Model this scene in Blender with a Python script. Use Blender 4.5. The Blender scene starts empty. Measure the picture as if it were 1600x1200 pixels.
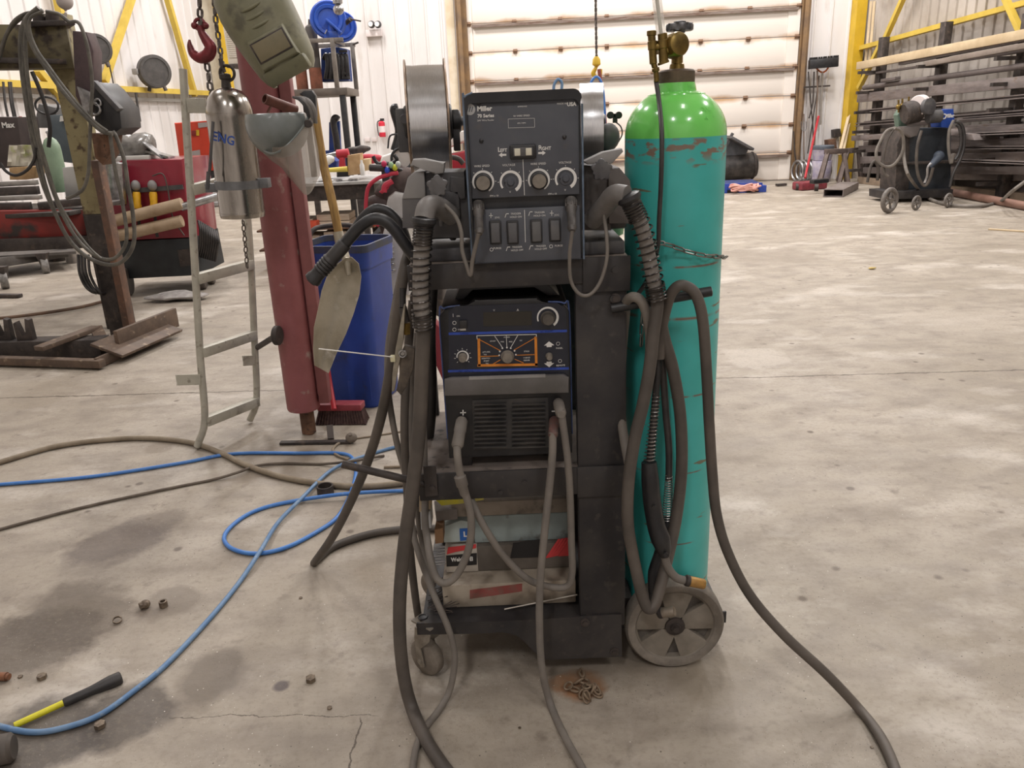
import bpy, bmesh, math, random
from mathutils import Vector, Matrix, Euler
random.seed(7)
PI = math.pi
SC = bpy.context.scene
COL = SC.collection
# ---------------------------------------------------------------- camera model (1600x1200 frame)
FPX = 1230.0; PITCH = math.radians(18.8); ROLL = math.radians(2.5); CH = 1.44
cF = Vector((0, math.cos(PITCH), -math.sin(PITCH)))
cU0 = Vector((0, math.sin(PITCH), math.cos(PITCH))); cR0 = Vector((1, 0, 0))
cR = math.cos(ROLL)*cR0 - math.sin(ROLL)*cU0
cU = math.sin(ROLL)*cR0 + math.cos(ROLL)*cU0
def ray(x, y): return cF + (x-800)/FPX*cR + (600-y)/FPX*cU
def P(x, y, Y):                      # point of the world at distance Y seen at that spot of the photo
    d = ray(x, y); t = Y/d.y; return Vector((d.x*t, Y, CH+d.z*t))
def F(x, y, z=0.0):                  # point at height z
    d = ray(x, y); t = (z-CH)/d.z; return Vector((d.x*t, d.y*t, z))
RA = math.radians(6.5)
RM = Matrix.Rotation(-RA, 4, 'Z')    # the hall stands turned against the cart
RMI = RM.inverted()
def av(x, y, v):                     # hall coordinates (u across, v along, z) on plane v
    d = RMI.to_3x3() @ ray(x, y); t = v/d.y; return Vector((d.x*t, v, CH+d.z*t))
def au(x, y, u):
    d = RMI.to_3x3() @ ray(x, y); t = u/d.x; return Vector((u, d.y*t, CH+d.z*t))
def af(x, y, z=0.0): return RMI @ F(x, y, z)
# ---------------------------------------------------------------- materials
def lin(h):
    if isinstance(h, str):
        h = h.lstrip('#'); c = [int(h[i:i+2], 16)/255 for i in (0, 2, 4)]
    else: c = list(h)
    return [(x/12.92 if x <= .04045 else ((x+.055)/1.055)**2.4) for x in c]
MATS = {}
def mat(name, c1, c2=None, scale=12, rough=.6, metal=0, bump=0, lo=.4, hi=.65, c3=None, sc3=40, lo3=.6, hi3=.7,
        stretch=None, emit=0, rough2=None, coat=0, trans=0, alpha=1, spec=None, world=False):
    if name in MATS: return MATS[name]
    m = bpy.data.materials.new(name); m.use_nodes = True; nt = m.node_tree; N = nt.nodes; L = nt.links
    b = N['Principled BSDF']
    b.inputs['Roughness'].default_value = rough; b.inputs['Metallic'].default_value = metal
    b.inputs['Coat Weight'].default_value = coat
    b.inputs['Transmission Weight'].default_value = trans
    b.inputs['Alpha'].default_value = alpha
    if spec is not None: b.inputs['Specular IOR Level'].default_value = spec
    a = lin(c1)
    b.inputs['Base Color'].default_value = (*a, 1)
    if emit:
        b.inputs['Emission Color'].default_value = (*a, 1); b.inputs['Emission Strength'].default_value = emit
    if c2 or bump:
        tc = N.new('ShaderNodeTexCoord'); mp = N.new('ShaderNodeMapping')
        L.new(tc.outputs['Object'], mp.inputs[0])
        if stretch: mp.inputs['Scale'].default_value = stretch
        n = N.new('ShaderNodeTexNoise'); n.inputs['Scale'].default_value = scale; n.inputs['Detail'].default_value = 6
        n.inputs['Roughness'].default_value = .6
        L.new(mp.outputs[0], n.inputs[0])
        mr = N.new('ShaderNodeMapRange'); mr.inputs[1].default_value = lo; mr.inputs[2].default_value = hi
        L.new(n.outputs[0], mr.inputs[0])
        if c2:
            mx = N.new('ShaderNodeMix'); mx.data_type = 'RGBA'
            mx.inputs[6].default_value = (*a, 1); mx.inputs[7].default_value = (*lin(c2), 1)
            L.new(mr.outputs[0], mx.inputs[0]); out = mx.outputs[2]
            if c3:
                n3 = N.new('ShaderNodeTexNoise'); n3.inputs['Scale'].default_value = sc3; n3.inputs['Detail'].default_value = 4
                L.new(mp.outputs[0], n3.inputs[0])
                m3 = N.new('ShaderNodeMapRange'); m3.inputs[1].default_value = lo3; m3.inputs[2].default_value = hi3
                L.new(n3.outputs[0], m3.inputs[0])
                x3 = N.new('ShaderNodeMix'); x3.data_type = 'RGBA'; x3.inputs[7].default_value = (*lin(c3), 1)
                L.new(out, x3.inputs[6]); L.new(m3.outputs[0], x3.inputs[0]); out = x3.outputs[2]
            L.new(out, b.inputs['Base Color'])
        if rough2 is not None:
            rr = N.new('ShaderNodeMapRange'); rr.inputs[1].default_value = lo; rr.inputs[2].default_value = hi
            rr.inputs[3].default_value = rough; rr.inputs[4].default_value = rough2
            L.new(n.outputs[0], rr.inputs[0]); L.new(rr.outputs[0], b.inputs['Roughness'])
        if bump:
            bp = N.new('ShaderNodeBump'); bp.inputs['Strength'].default_value = bump; bp.inputs['Distance'].default_value = .01
            L.new(n.outputs[0], bp.inputs['Height']); L.new(bp.outputs[0], b.inputs['Normal'])
    MATS[name] = m
    return m
# ---------------------------------------------------------------- mesh builder
def crom(pts, res=6, closed=False):
    pts = [Vector(p) for p in pts]; n = len(pts)
    if n < 3 and not closed: return pts
    out = []
    for i in range(n if closed else n-1):
        p1, p2 = pts[i], pts[(i+1) % n]
        p0 = pts[(i-1) % n] if closed or i > 0 else p1*2-p2
        p3 = pts[(i+2) % n] if closed or i+2 < n else p2*2-p1
        for k in range(res):
            t = k/res
            out.append(.5*((2*p1)+(p2-p0)*t+(2*p0-5*p1+4*p2-p3)*t*t+(3*p1-p0-3*p2+p3)*t**3))
    if not closed: out.append(pts[-1])
    return out
def frames(pts, closed=False):
    n = len(pts); T = []
    for i in range(n):
        a = pts[(i-1) % n] if closed or i > 0 else pts[i]; b = pts[(i+1) % n] if closed or i < n-1 else pts[i]
        t = (b-a); T.append(t.normalized() if t.length > 1e-9 else Vector((0, 0, 1)))
    u = T[0].orthogonal().normalized(); Fm = []
    for t in T:
        u = (u-t*u.dot(t))
        u = u.normalized() if u.length > 1e-6 else t.orthogonal().normalized()
        Fm.append((t, u, t.cross(u)))
    return Fm
def arclen(pts):
    s = [0]
    for a, b in zip(pts, pts[1:]): s.append(s[-1]+(b-a).length)
    return s
def along(pts, n):
    s = arclen(pts); out = []; j = 0
    for i in range(n):
        d = s[-1]*i/(n-1)
        while j < len(s)-2 and s[j+1] < d: j += 1
        f = (d-s[j])/max(1e-9, s[j+1]-s[j]); out.append(pts[j].lerp(pts[j+1], min(1, f)))
    return out
class MB:
    def __init__(s, M=None): s.bm = bmesh.new(); s.M = M or Matrix(); s.mi = 0
    def _v(s, p): return s.bm.verts.new(s.M @ Vector(p))
    def _f(s, vs):
        try: f = s.bm.faces.new(vs); f.material_index = s.mi; f.smooth = True; return f
        except ValueError: return None
    def hexa(s, p, bev=0, seg=2):            # p: 4 bottom + 4 top
        v = [s._v(q) for q in p]; fs = []
        for idx in ((3, 2, 1, 0), (4, 5, 6, 7), (0, 1, 5, 4), (1, 2, 6, 5), (2, 3, 7, 6), (3, 0, 4, 7)):
            fs.append(s._f([v[i] for i in idx]))
        if bev:
            es = set(e for f in fs if f for e in f.edges)
            bmesh.ops.bevel(s.bm, geom=list(es), offset=bev, segments=seg, affect='EDGES', profile=.5)
        return s
    def box(s, c, d, rot=None, bev=0, seg=2):
        c = Vector(c); h = Vector(d)/2
        R = Matrix() if rot is None else (rot.to_matrix().to_4x4() if isinstance(rot, Euler) else rot)
        q = [(-1, -1, -1), (1, -1, -1), (1, 1, -1), (-1, 1, -1), (-1, -1, 1), (1, -1, 1), (1, 1, 1), (-1, 1, 1)]
        return s.hexa([c+R @ Vector((a*h.x, b*h.y, e*h.z)) for a, b, e in q], bev, seg)
    def bx(s, x0, x1, y0, y1, z0, z1, bev=0, seg=2):
        return s.box(((x0+x1)/2, (y0+y1)/2, (z0+z1)/2), (abs(x1-x0), abs(y1-y0), abs(z1-z0)), None, bev, seg)
    def bar(s, a, b, w, h, up=(0, 0, 1), bev=0):  # rectangular bar from a to b, w sideways, h along up
        a = Vector(a); b = Vector(b); t = (b-a).normalized(); up = Vector(up)
        sd = t.cross(up); sd = sd.normalized() if sd.length > 1e-6 else t.orthogonal().normalized()
        u = sd.cross(t).normalized(); x = sd*w/2; y = u*h/2
        return s.hexa([a-x-y, b-x-y, b+x-y, a+x-y, a-x+y, b-x+y, b+x+y, a+x+y][0:8] and
                      [a-x-y, a+x-y, b+x-y, b-x-y, a-x+y, a+x+y, b+x+y, b-x+y], bev)
    def prism(s, poly, ext, bev=0):
        ext = Vector(ext); a = [s._v(p) for p in poly]; b = [s._v(Vector(p)+ext) for p in poly]; n = len(poly)
        fs = [s._f(a[::-1]), s._f(b)]+[s._f([a[i], a[(i+1) % n], b[(i+1) % n], b[i]]) for i in range(n)]
        if bev:
            es = set(e for f in fs[:2] if f for e in f.edges)
            bmesh.ops.bevel(s.bm, geom=list(es), offset=bev, segments=2, affect='EDGES', profile=.5)
        return s
    def rings(s, rs, cap=True, closed=False):
        R = [[s._v(p) for p in r] for r in rs]; n = len(R[0]); m = len(R)
        for i in range(m if closed else m-1):
            A, B = R[i], R[(i+1) % m]
            for k in range(n): s._f([A[k], A[(k+1) % n], B[(k+1) % n], B[k]])
        if cap and not closed: s._f(R[0][::-1]); s._f(R[-1])
        return s
    def tube(s, pts, r, seg=10, closed=False, res=6, cap=True, smooth=True):
        rs = r if isinstance(r, (list, tuple)) else None
        base = [Vector(p) for p in pts]
        c = crom(base, res, closed) if (smooth and res > 1) else base
        fr = frames(c, closed); n = len(c)
        if rs:
            m = len(rs); rad = []
            for i in range(n):
                t = i/(n-1)*(m-1); j = min(m-2, int(t)); f = t-j; rad.append(rs[j]*(1-f)+rs[j+1]*f)
        else: rad = [r]*n
        rr = []
        for p, (t, u, w), q in zip(c, fr, rad):
            rr.append([p+(u*math.cos(2*PI*k/seg)+w*math.sin(2*PI*k/seg))*q for k in range(seg)])
        return s.rings(rr, cap, closed)
    def cyl(s, a, b, r0, r1=None, seg=24, bev=0):
        r1 = r0 if r1 is None else r1; a = Vector(a); b = Vector(b); t = (b-a).normalized()
        if bev:
            L_ = (b-a).length
            return s.lathe([(r0-bev, 0), (r0, bev), (r1, L_-bev), (r1-bev, L_)], a, t, seg)
        u = t.orthogonal().normalized(); w = t.cross(u)
        g = lambda p, r: [p+(u*math.cos(2*PI*k/seg)+w*math.sin(2*PI*k/seg))*r for k in range(seg)]
        return s.rings([g(a, r0), g(b, r1)])
    def lathe(s, prof, o, ax=(0, 0, 1), seg=32, cap=True):
        o = Vector(o); t = Vector(ax).normalized()
        u = t.orthogonal().normalized(); w = t.cross(u)
        return s.rings([[o+t*h+(u*math.cos(2*PI*k/seg)+w*math.sin(2*PI*k/seg))*max(r, 1e-4) for k in range(seg)] for r, h in prof], cap)
    def torus(s, c, ax, R, r, seg=28, ms=8, sx=1.0, udir=None):
        c = Vector(c); t = Vector(ax).normalized(); u = (Vector(udir) if udir else t.orthogonal()).normalized(); w = t.cross(u)
        return s.tube([c+u*math.cos(2*PI*k/seg)*R*sx+w*math.sin(2*PI*k/seg)*R for k in range(seg)], r, ms, closed=True, res=1)
    def sph(s, c, r, sc=(1, 1, 1), seg=20, R=None):
        c = Vector(c); R = R or Matrix.Identity(3); rr = []
        n = seg//2
        for i in range(n+1):
            a = PI*i/n; q = max(math.sin(a), 1e-3)
            rr.append([c+R @ Vector((r*sc[0]*q*math.cos(2*PI*k/seg), r*sc[1]*q*math.sin(2*PI*k/seg), -r*sc[2]*math.cos(a))) for k in range(seg)])
        return s.rings(rr)
    def helix(s, pts, R, r, turns, seg=6, spt=18, R1=None):
        c = crom([Vector(p) for p in pts], 8) if len(pts) > 2 else [Vector(p) for p in pts]
        n = int(turns*spt)+1; c = along(c, n); fr = frames(c); q = []
        for i, (p, (t, u, w)) in enumerate(zip(c, fr)):
            a = 2*PI*i/spt; RR = R if R1 is None else R+(R1-R)*i/(n-1); q.append(p+(u*math.cos(a)+w*math.sin(a))*RR)
        return s.tube(q, r, seg, res=1)
    def sheet(s, rows, th):                  # grid of points thickened along its normals
        m = len(rows); n = len(rows[0]); rows = [[Vector(p) for p in r] for r in rows]
        def nrm(i, j):
            a = rows[min(i+1, m-1)][j]-rows[max(i-1, 0)][j]; b = rows[i][min(j+1, n-1)]-rows[i][max(j-1, 0)]
            c = a.cross(b); return c.normalized() if c.length > 1e-9 else Vector((0, 0, 1))
        A = [[s._v(rows[i][j]) for j in range(n)] for i in range(m)]
        B = [[s._v(rows[i][j]-nrm(i, j)*th) for j in range(n)] for i in range(m)]
        for i in range(m-1):
            for j in range(n-1):
                s._f([A[i][j], A[i+1][j], A[i+1][j+1], A[i][j+1]]); s._f([B[i][j], B[i][j+1], B[i+1][j+1], B[i+1][j]])
        for i in range(m-1):
            s._f([A[i][0], B[i][0], B[i+1][0], A[i+1][0]]); s._f([A[i][-1], A[i+1][-1], B[i+1][-1], B[i][-1]])
        for j in range(n-1):
            s._f([A[0][j], A[0][j+1], B[0][j+1], B[0][j]]); s._f([A[-1][j], B[-1][j], B[-1][j+1], A[-1][j+1]])
        return s
    def chain(s, pts, link=.03, wire=.004, width=.6, seg=6):
        c = crom([Vector(p) for p in pts], 8) if len(pts) > 2 else [Vector(p) for p in pts]
        L_ = arclen(c)[-1]; n = max(2, int(L_/(link*.78))+1); q = along(c, n); fr = frames(q)
        for i, (p, (t, u, w)) in enumerate(zip(q, fr)):
            x = u if i % 2 else w
            hl = link/2-wire; hw = link*width/2-wire; k = []
            for a in range(12):
                an = 2*PI*a/12; sx = math.cos(an); sy = math.sin(an)
                k.append(p+t*((hl-hw)*(1 if sx > 0 else -1)+hw*sx)+x*hw*sy)
            s.tube(k, wire, seg, closed=True, res=1)
        return s
    def arc(s, c, ux, uz, r0, r1, a0, a1, th, n=24, w1=None):   # flat arc band in plane (ux, uz); width grows to w1
        c = Vector(c); ux = Vector(ux); uz = Vector(uz); nn = ux.cross(uz).normalized()*th; a_ = []; b_ = []
        for i in range(n+1):
            f = i/n; a = a0+(a1-a0)*f; d = ux*math.cos(a)+uz*math.sin(a)
            ri = r0 if w1 is None else r1-((r1-r0)*(1-f)+w1*f)
            a_.append(c+d*r1); b_.append(c+d*ri)
        A = [s._v(p+nn) for p in a_]; B = [s._v(p+nn) for p in b_]; A2 = [s._v(p) for p in a_]; B2 = [s._v(p) for p in b_]
        for i in range(n):
            s._f([A[i], A[i+1], B[i+1], B[i]]); s._f([A2[i], B2[i], B2[i+1], A2[i+1]])
            s._f([A[i], A2[i], A2[i+1], A[i+1]]); s._f([B[i], B[i+1], B2[i+1], B2[i]])
        s._f([A[0], B[0], B2[0], A2[0]]); s._f([A[-1], A2[-1], B2[-1], B[-1]])
        return s
    def text(s, st, c, ux, uz, size, th=.0008, wide=1.0, align='CENTER', bold=0):
        cu = bpy.data.curves.new('t', 'FONT'); cu.body = st; cu.size = size; cu.align_x = align; cu.align_y = 'CENTER'
        cu.extrude = th/2; cu.offset = bold; cu.resolution_u = 2
        o = bpy.data.objects.new('t', cu); COL.objects.link(o)
        dg = bpy.context.evaluated_depsgraph_get(); me = o.evaluated_get(dg).to_mesh()
        ux = Vector(ux).normalized(); uz = Vector(uz).normalized(); nz = ux.cross(uz); c = Vector(c)
        vs = [s._v(c+ux*v.co.x*wide+uz*v.co.y+nz*(v.co.z+th/2)) for v in me.vertices]
        for f in me.polygons:
            g = s._f([vs[i] for i in f.vertices])
            if g: g.smooth = False
        o.evaluated_get(dg).to_mesh_clear(); bpy.data.objects.remove(o); bpy.data.curves.remove(cu)
        return s
    def build(s, name, m, parent=None, sharp=38, **tags):
        bm = s.bm
        bmesh.ops.recalc_face_normals(bm, faces=bm.faces)
        ca = math.radians(sharp)
        for e in bm.edges:
            if len(e.link_faces) == 2:
                if e.calc_face_angle(0) > ca: e.smooth = False
        me = bpy.data.meshes.new(name)
        org = parent['_o'] if parent is not None else None
        if parent is None:
            xs = [v.co for v in bm.verts]
            org = [sum(c.x for c in xs)/len(xs), sum(c.y for c in xs)/len(xs), min(c.z for c in xs)]
            if tags.get('kind') == 'structure': org = [0, 0, 0]
        bmesh.ops.translate(bm, verts=bm.verts, vec=-Vector(org))
        bm.to_mesh(me); bm.free()
        for k in (m if isinstance(m, (list, tuple)) else [m]): me.materials.append(k)
        o = bpy.data.objects.new(name, me); COL.objects.link(o)
        if parent is not None: o.parent = parent
        else: o.location = org
        o['_o'] = org
        for k, v in tags.items(): o[k] = v
        return o
def T(name, label, cat, loc, group=None):
    o = bpy.data.objects.new(name, None); COL.objects.link(o); o.location = loc; o['_o'] = list(loc)
    o.empty_display_size = .05
    o['label'] = label; o['category'] = cat
    if group: o['group'] = group
    return o
def S(mb, name, m, label, cat, group=None, **k):
    if group: k['group'] = group
    return mb.build(name, m, None, label=label, category=cat, **k)
X = Vector((1, 0, 0)); Yv = Vector((0, 1, 0)); Z = Vector((0, 0, 1))
# ---------------------------------------------------------------- shared materials
m_black = mat('dusty_black_steel', '#28262a', '#3d3937', 9, .55, .2, .06, c3='#575049', sc3=70, lo3=.62, hi3=.78)
m_cart = mat('grimy_cart_paint', '#282628', '#3d3937', 6, .6, .1, .08, c3='#4f4842', sc3=45, lo3=.6, hi3=.85)
m_cart_top = mat('dust_covered_shelf', '#645b55', '#82776e', 8, .85, 0, .1, c3='#2f2b2a', sc3=30, lo3=.6, hi3=.72)
m_plastic = mat('black_plastic', '#1c1c1f', '#2b2a2b', 20, .42, 0, .03)
m_rubber = mat('dusty_rubber_hose', '#47413c', '#5f5750', 5, .6, 0, .05)
m_rubber_d = mat('dark_rubber_hose', '#292727', '#403c3a', 9, .5, 0, .05)
m_rubber_l = mat('light_grey_dusty_cable', '#6a645e', '#7c756d', 8, .7, 0, .05)
m_grey = mat('grey_moulded_plastic', '#84817f', '#94918d', 10, .6, 0, .03)
m_dgrey = mat('dark_grey_plastic', '#454447', '#575554', 14, .55, 0, .03)
m_steel = mat('bright_steel', '#b9b9bb', '#8b8a8a', 14, .28, .95, .02)
m_bsteel = mat('brushed_steel_wire', '#d6d7d9', '#bdbec1', 60, .2, 1, .012, stretch=(30, 1, 1))
m_spring = mat('oiled_spring_steel', '#33302f', '#5c5652', 40, .3, .85)
m_white = mat('white_print', '#dcdad6', None, rough=.6)
m_face = mat('feeder_face_plate', '#46484f', '#505258', 9, .5, 0, .02, c3='#55504c', sc3=30, lo3=.62, hi3=.85)
m_edge = mat('feeder_edge_blue_grey', '#6f7f93', '#55606e', 20, .45, .3)
m_knob = mat('worn_knob', '#6e675e', '#857d72', 40, .6, 0, .05)
m_orange = mat('orange_print', '#d8862a', '#c06f1e', 30, .5)
m_blue_p = mat('blue_stripe_print', '#2b4aa8', '#243d8c', 30, .45)
m_green = mat('lime_green_paint', '#77d465', '#6fcb5e', 12, .2, 0, .01, coat=.5, c3='#5aac4e', sc3=18, lo3=.66, hi3=.75)
m_brass = mat('tarnished_brass', '#8a7440', '#6b5a35', 30, .35, .85, .05)
m_rust = mat('rusty_steel', '#5c4334', '#7a5a45', 14, .75, .2, .15, c3='#3a2f2b', sc3=30)
m_dsteel = mat('dark_mill_steel', '#3b3634', '#534b47', 10, .6, .4, .08, c3='#6d5f54', sc3=24, lo3=.6, hi3=.8)
m_yellow = mat('yellow_structural_paint', '#d3ae2c', '#c4a02a', 4, .5, 0, .02)
m_chain = mat('steel_chain', '#6f6862', '#4c4643', 60, .45, .7)
m_bluehose = mat('blue_air_hose', '#3d74bd', '#4a7fc2', 20, .42, 0, .02, c3='#7f97b8', sc3=60, lo3=.62, hi3=.8)
m_glass = mat('clear_plastic', '#e8e8e4', None, rough=.12, alpha=.35, trans=.3)
m_concrete_dirt = mat('dirt', '#6a5c4c', '#54483c', 30, .9, 0, .1)
m_wood = mat('pine_wood', '#cdb998', '#bba583', 3, .65, 0, .03)
m_red = mat('red_paint', '#a8323c', '#8e2a33', 6, .4, 0, .03, c3='#6f3a38', sc3=26, lo3=.6, hi3=.75)
m_card = mat('cardboard', '#b99a72', '#a5855f', 12, .85, 0, .04)
# teal gas cylinder body: scratches and rust bands
def teal():
    m = bpy.data.materials.new('teal_cylinder_paint'); m.use_nodes = True; N = m.node_tree.nodes; L = m.node_tree.links
    b = N['Principled BSDF']; b.inputs['Roughness'].default_value = .42; b.inputs['Coat Weight'].default_value = .15
    tc = N.new('ShaderNodeTexCoord')
    def noise(sc, st, det=5):
        mp = N.new('ShaderNodeMapping'); mp.inputs['Scale'].default_value = st; L.new(tc.outputs['Object'], mp.inputs[0])
        n = N.new('ShaderNodeTexNoise'); n.inputs['Scale'].default_value = sc; n.inputs['Detail'].default_value = det
        L.new(mp.outputs[0], n.inputs[0]); return n.outputs[0]
    def rng(o, a, c):
        r = N.new('ShaderNodeMapRange'); r.inputs[1].default_value = a; r.inputs[2].default_value = c; L.new(o, r.inputs[0]); return r.outputs[0]
    def mix(fac, A, B):
        x = N.new('ShaderNodeMix'); x.data_type = 'RGBA'; L.new(fac, x.inputs[0])
        for i, q in ((6, A), (7, B)):
            if isinstance(q, str): x.inputs[i].default_value = (*lin(q), 1)
            else: L.new(q, x.inputs[i])
        return x.outputs[2]
    def mul(a, c):
        x = N.new('ShaderNodeMath'); x.operation = 'MULTIPLY'; L.new(a, x.inputs[0]); L.new(c, x.inputs[1]); return x.outputs[0]
    base = mix(rng(noise(5, (1, 1, 1)), .35, .65), '#47b6b2', '#3ba69f')
    sx = N.new('ShaderNodeSeparateXYZ'); L.new(tc.outputs['Object'], sx.inputs[0])
    # belt of worn paint under the shoulder
    zs_ = P(1053, 216, 1.95-.1185).z-.102
    a1 = rng(sx.outputs[2], zs_-.062, zs_-.035); a2 = rng(sx.outputs[2], zs_+.002, zs_-.006)
    base = mix(mul(mul(a1, a2), rng(noise(26, (1, 1, 2.5)), .50, .58)), base, '#7d6a5c')
    for z, w in ((.86, .006), (.985, .004), (.66, .004), (.45, .003), (.245, .003)):
        c1 = rng(sx.outputs[2], z-w, z); c2 = rng(sx.outputs[2], z+w, z)
        base = mix(mul(mul(c1, c2), rng(noise(5+z*3, (2, 2, 1)), .45, .55)), base, '#7a4a38')
    base = mix(rng(noise(9, (1, 1, 6)), .66, .70), base, '#6b6a55')
    L.new(base, b.inputs['Base Color'])
    return m
m_teal = teal()
def floor_mat():
    m = bpy.data.materials.new('worn_concrete'); m.use_nodes = True; N = m.node_tree.nodes; L = m.node_tree.links
    b = N['Principled BSDF']
    tc = N.new('ShaderNodeTexCoord'); pos = tc.outputs['Object']
    def noise(sc, det=5, st=(1, 1, 1), ro=.6):
        mp = N.new('ShaderNodeMapping'); mp.inputs['Scale'].default_value = st; L.new(pos, mp.inputs[0])
        n = N.new('ShaderNodeTexNoise'); n.inputs['Scale'].default_value = sc; n.inputs['Detail'].default_value = det
        n.inputs['Roughness'].default_value = ro; L.new(mp.outputs[0], n.inputs[0]); return n.outputs[0]
    def rng(o, a, c, d0=0, d1=1):
        r = N.new('ShaderNodeMapRange'); r.inputs[1].default_value = a; r.inputs[2].default_value = c
        r.inputs[3].default_value = d0; r.inputs[4].default_value = d1; L.new(o, r.inputs[0]); return r.outputs[0]
    def mix(fac, A, B):
        x = N.new('ShaderNodeMix'); x.data_type = 'RGBA'
        if isinstance(fac, float): x.inputs[0].default_value = fac
        else: L.new(fac, x.inputs[0])
        for i, q in ((6, A), (7, B)):
            if isinstance(q, str): x.inputs[i].default_value = (*lin(q), 1)
            else: L.new(q, x.inputs[i])
        return x.outputs[2]
    def op(o, a, c):
        x = N.new('ShaderNodeMath'); x.operation = o
        for i, q in ((0, a), (1, c)):
            if isinstance(q, (int, float)): x.inputs[i].default_value = q
            else: L.new(q, x.inputs[i])
        return x.outputs[0]
    base = mix(rng(noise(.9, 6), .35, .65), '#958b7d', '#a99f92')
    base = mix(rng(noise(4.5, 8, (1, 1.6, 1)), .42, .72), base, '#857b70')
    base = mix(rng(noise(14, 6), .58, .75), base, '#7c7268')
    base = mix(rng(noise(1.6, 7, (.8, 1.3, 1)), .54, .72), base, '#c2bab0')
    sx = N.new('ShaderNodeSeparateXYZ'); L.new(pos, sx.inputs[0])
    warp = rng(noise(3.5, 5), 0, 1, -.5, .5); warp2 = rng(noise(11, 5), 0, 1, -.5, .5)
    # oil stains, each with a place of its own
    for (px, py, r, c, st) in STAINS:
        q = F(px, py)
        dx = op('SUBTRACT', sx.outputs[0], q.x); dy = op('SUBTRACT', sx.outputs[1], q.y)
        d = op('SQRT', op('ADD', op('MULTIPLY', dx, dx), op('MULTIPLY', dy, dy)), 0)
        d = op('ADD', d, op('MULTIPLY', warp, r*1.6)); d = op('ADD', d, op('MULTIPLY', warp2, r*.7))
        base = mix(op('MULTIPLY', rng(d, r*1.05, r*.72), st), base, c)
    # joints and cracks
    for (u0, v0, du, dv, a, c2, w) in CRACKS:   # line through (u0,v0) along (du,dv) limited to a..c2
        ex = op('SUBTRACT', sx.outputs[0], u0); ey = op('SUBTRACT', sx.outputs[1], v0)
        t = op('ADD', op('MULTIPLY', ex, du), op('MULTIPLY', ey, dv))
        nrm = op('SUBTRACT', op('MULTIPLY', ex, dv), op('MULTIPLY', ey, du))
        nrm = op('ABSOLUTE', op('ADD', nrm, op('MULTIPLY', warp2, .05)), 0)
        k = op('MULTIPLY', rng(nrm, w, w*.5), op('MULTIPLY', rng(t, a, a+.02), rng(t, c2, c2-.02)))
        base = mix(k, base, '#5a5046')
    v = N.new('ShaderNodeTexVoronoi'); v.inputs['Scale'].default_value = 42; L.new(pos, v.inputs[0])
    base = mix(op('MULTIPLY', rng(v.outputs[0], .10, .06), rng(noise(2.5, 3), .5, .6)), base, '#443d36')
    v2 = N.new('ShaderNodeTexVoronoi'); v2.inputs['Scale'].default_value = 36; L.new(pos, v2.inputs[0])
    mp = N.new('ShaderNodeMapping'); mp.inputs['Location'].default_value = (3.3, 1.7, 0); L.new(pos, mp.inputs[0]); L.new(mp.outputs[0], v2.inputs[0])
    base = mix(op('MULTIPLY', rng(v2.outputs[0], .07, .04), rng(noise(1.8, 3), .46, .55)), base, '#dcd6cc')
    for sc_, hi_, col_, off_ in ((95, .13, '#3f3831', 1.1), (150, .14, '#4c443b', 4.2), (120, .10, '#ddd7cd', 7.7), (26, .07, '#534a40', 9.1)):
        vv = N.new('ShaderNodeTexVoronoi'); vv.inputs['Scale'].default_value = sc_
        mq = N.new('ShaderNodeMapping'); mq.inputs['Location'].default_value = (off_, off_*.7, 0); L.new(pos, mq.inputs[0]); L.new(mq.outputs[0], vv.inputs[0])
        base = mix(op('MULTIPLY', rng(op('ADD', vv.outputs[0], op('MULTIPLY', warp2, .05)), hi_, hi_*.6), rng(noise(3+off_*.3, 4), .50, .60)), base, col_)
    base = mix(op('MULTIPLY', rng(noise(60, 3), .5, .7), .35), base, '#7d7365')
    v3 = N.new('ShaderNodeTexVoronoi'); v3.inputs['Scale'].default_value = 7; L.new(mp.outputs[0], v3.inputs[0])
    base = mix(op('MULTIPLY', rng(op('ADD', v3.outputs[0], op('MULTIPLY', warp2, .15)), .14, .07), rng(noise(1.1, 3), .5, .56)), base, '#6b6055')
    L.new(base, b.inputs['Base Color'])
    L.new(rng(noise(3, 5), .3, .7, .42, .75), b.inputs['Roughness'])
    bp = N.new('ShaderNodeBump'); bp.inputs['Strength'].default_value = .5; bp.inputs['Distance'].default_value = .006
    L.new(noise(26, 8), bp.inputs['Height']); L.new(bp.outputs[0], b.inputs['Normal'])
    return m
STAINS = [(185, 845, .17, '#5a4f49', .75), (230, 820, .12, '#5d534c', .5), (120, 960, .20, '#5b5045', .7), (260, 940, .10, '#665b50', .5), (40, 1010, .2, '#51473d', .75),
          (200, 1110, .13, '#4a423c', .8), (60, 1150, .16, '#463f3a', .8), (440, 1072, .028, '#463c40', .8), (910, 1072, .075, '#8d5e35', .85),
          (880, 1068, .04, '#9b6636', .6), (900, 1010, .22, '#6d6154', .5), (760, 980, .2, '#6b6053', .5), (540, 810, .06, '#6d6256', .5),
          (1200, 400, .5, '#84796c', .6), (1180, 560, .22, '#b9b0a5', .6), (1500, 500, .35, '#a79d90', .6), (250, 700, .08, '#736759', .5),
          (1120, 1060, .12, '#837868', .5), (30, 620, .3, '#8d8273', .6), (430, 720, .2, '#786c5e', .6), (640, 900, .18, '#887c6c', .6), (330, 1060, .12, '#5c5248', .6)]
_a = F(0, 622); _b = F(1600, 578); _d = (_b-_a).normalized()
_c = F(562, 1118); _e = F(548, 1200); _g = (_e-_c).normalized(); _h = F(150, 1120); _i = (_c-_h).normalized()
_j = F(1000, 1000); _k = F(1180, 1200); _l = (_k-_j).normalized()
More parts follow.
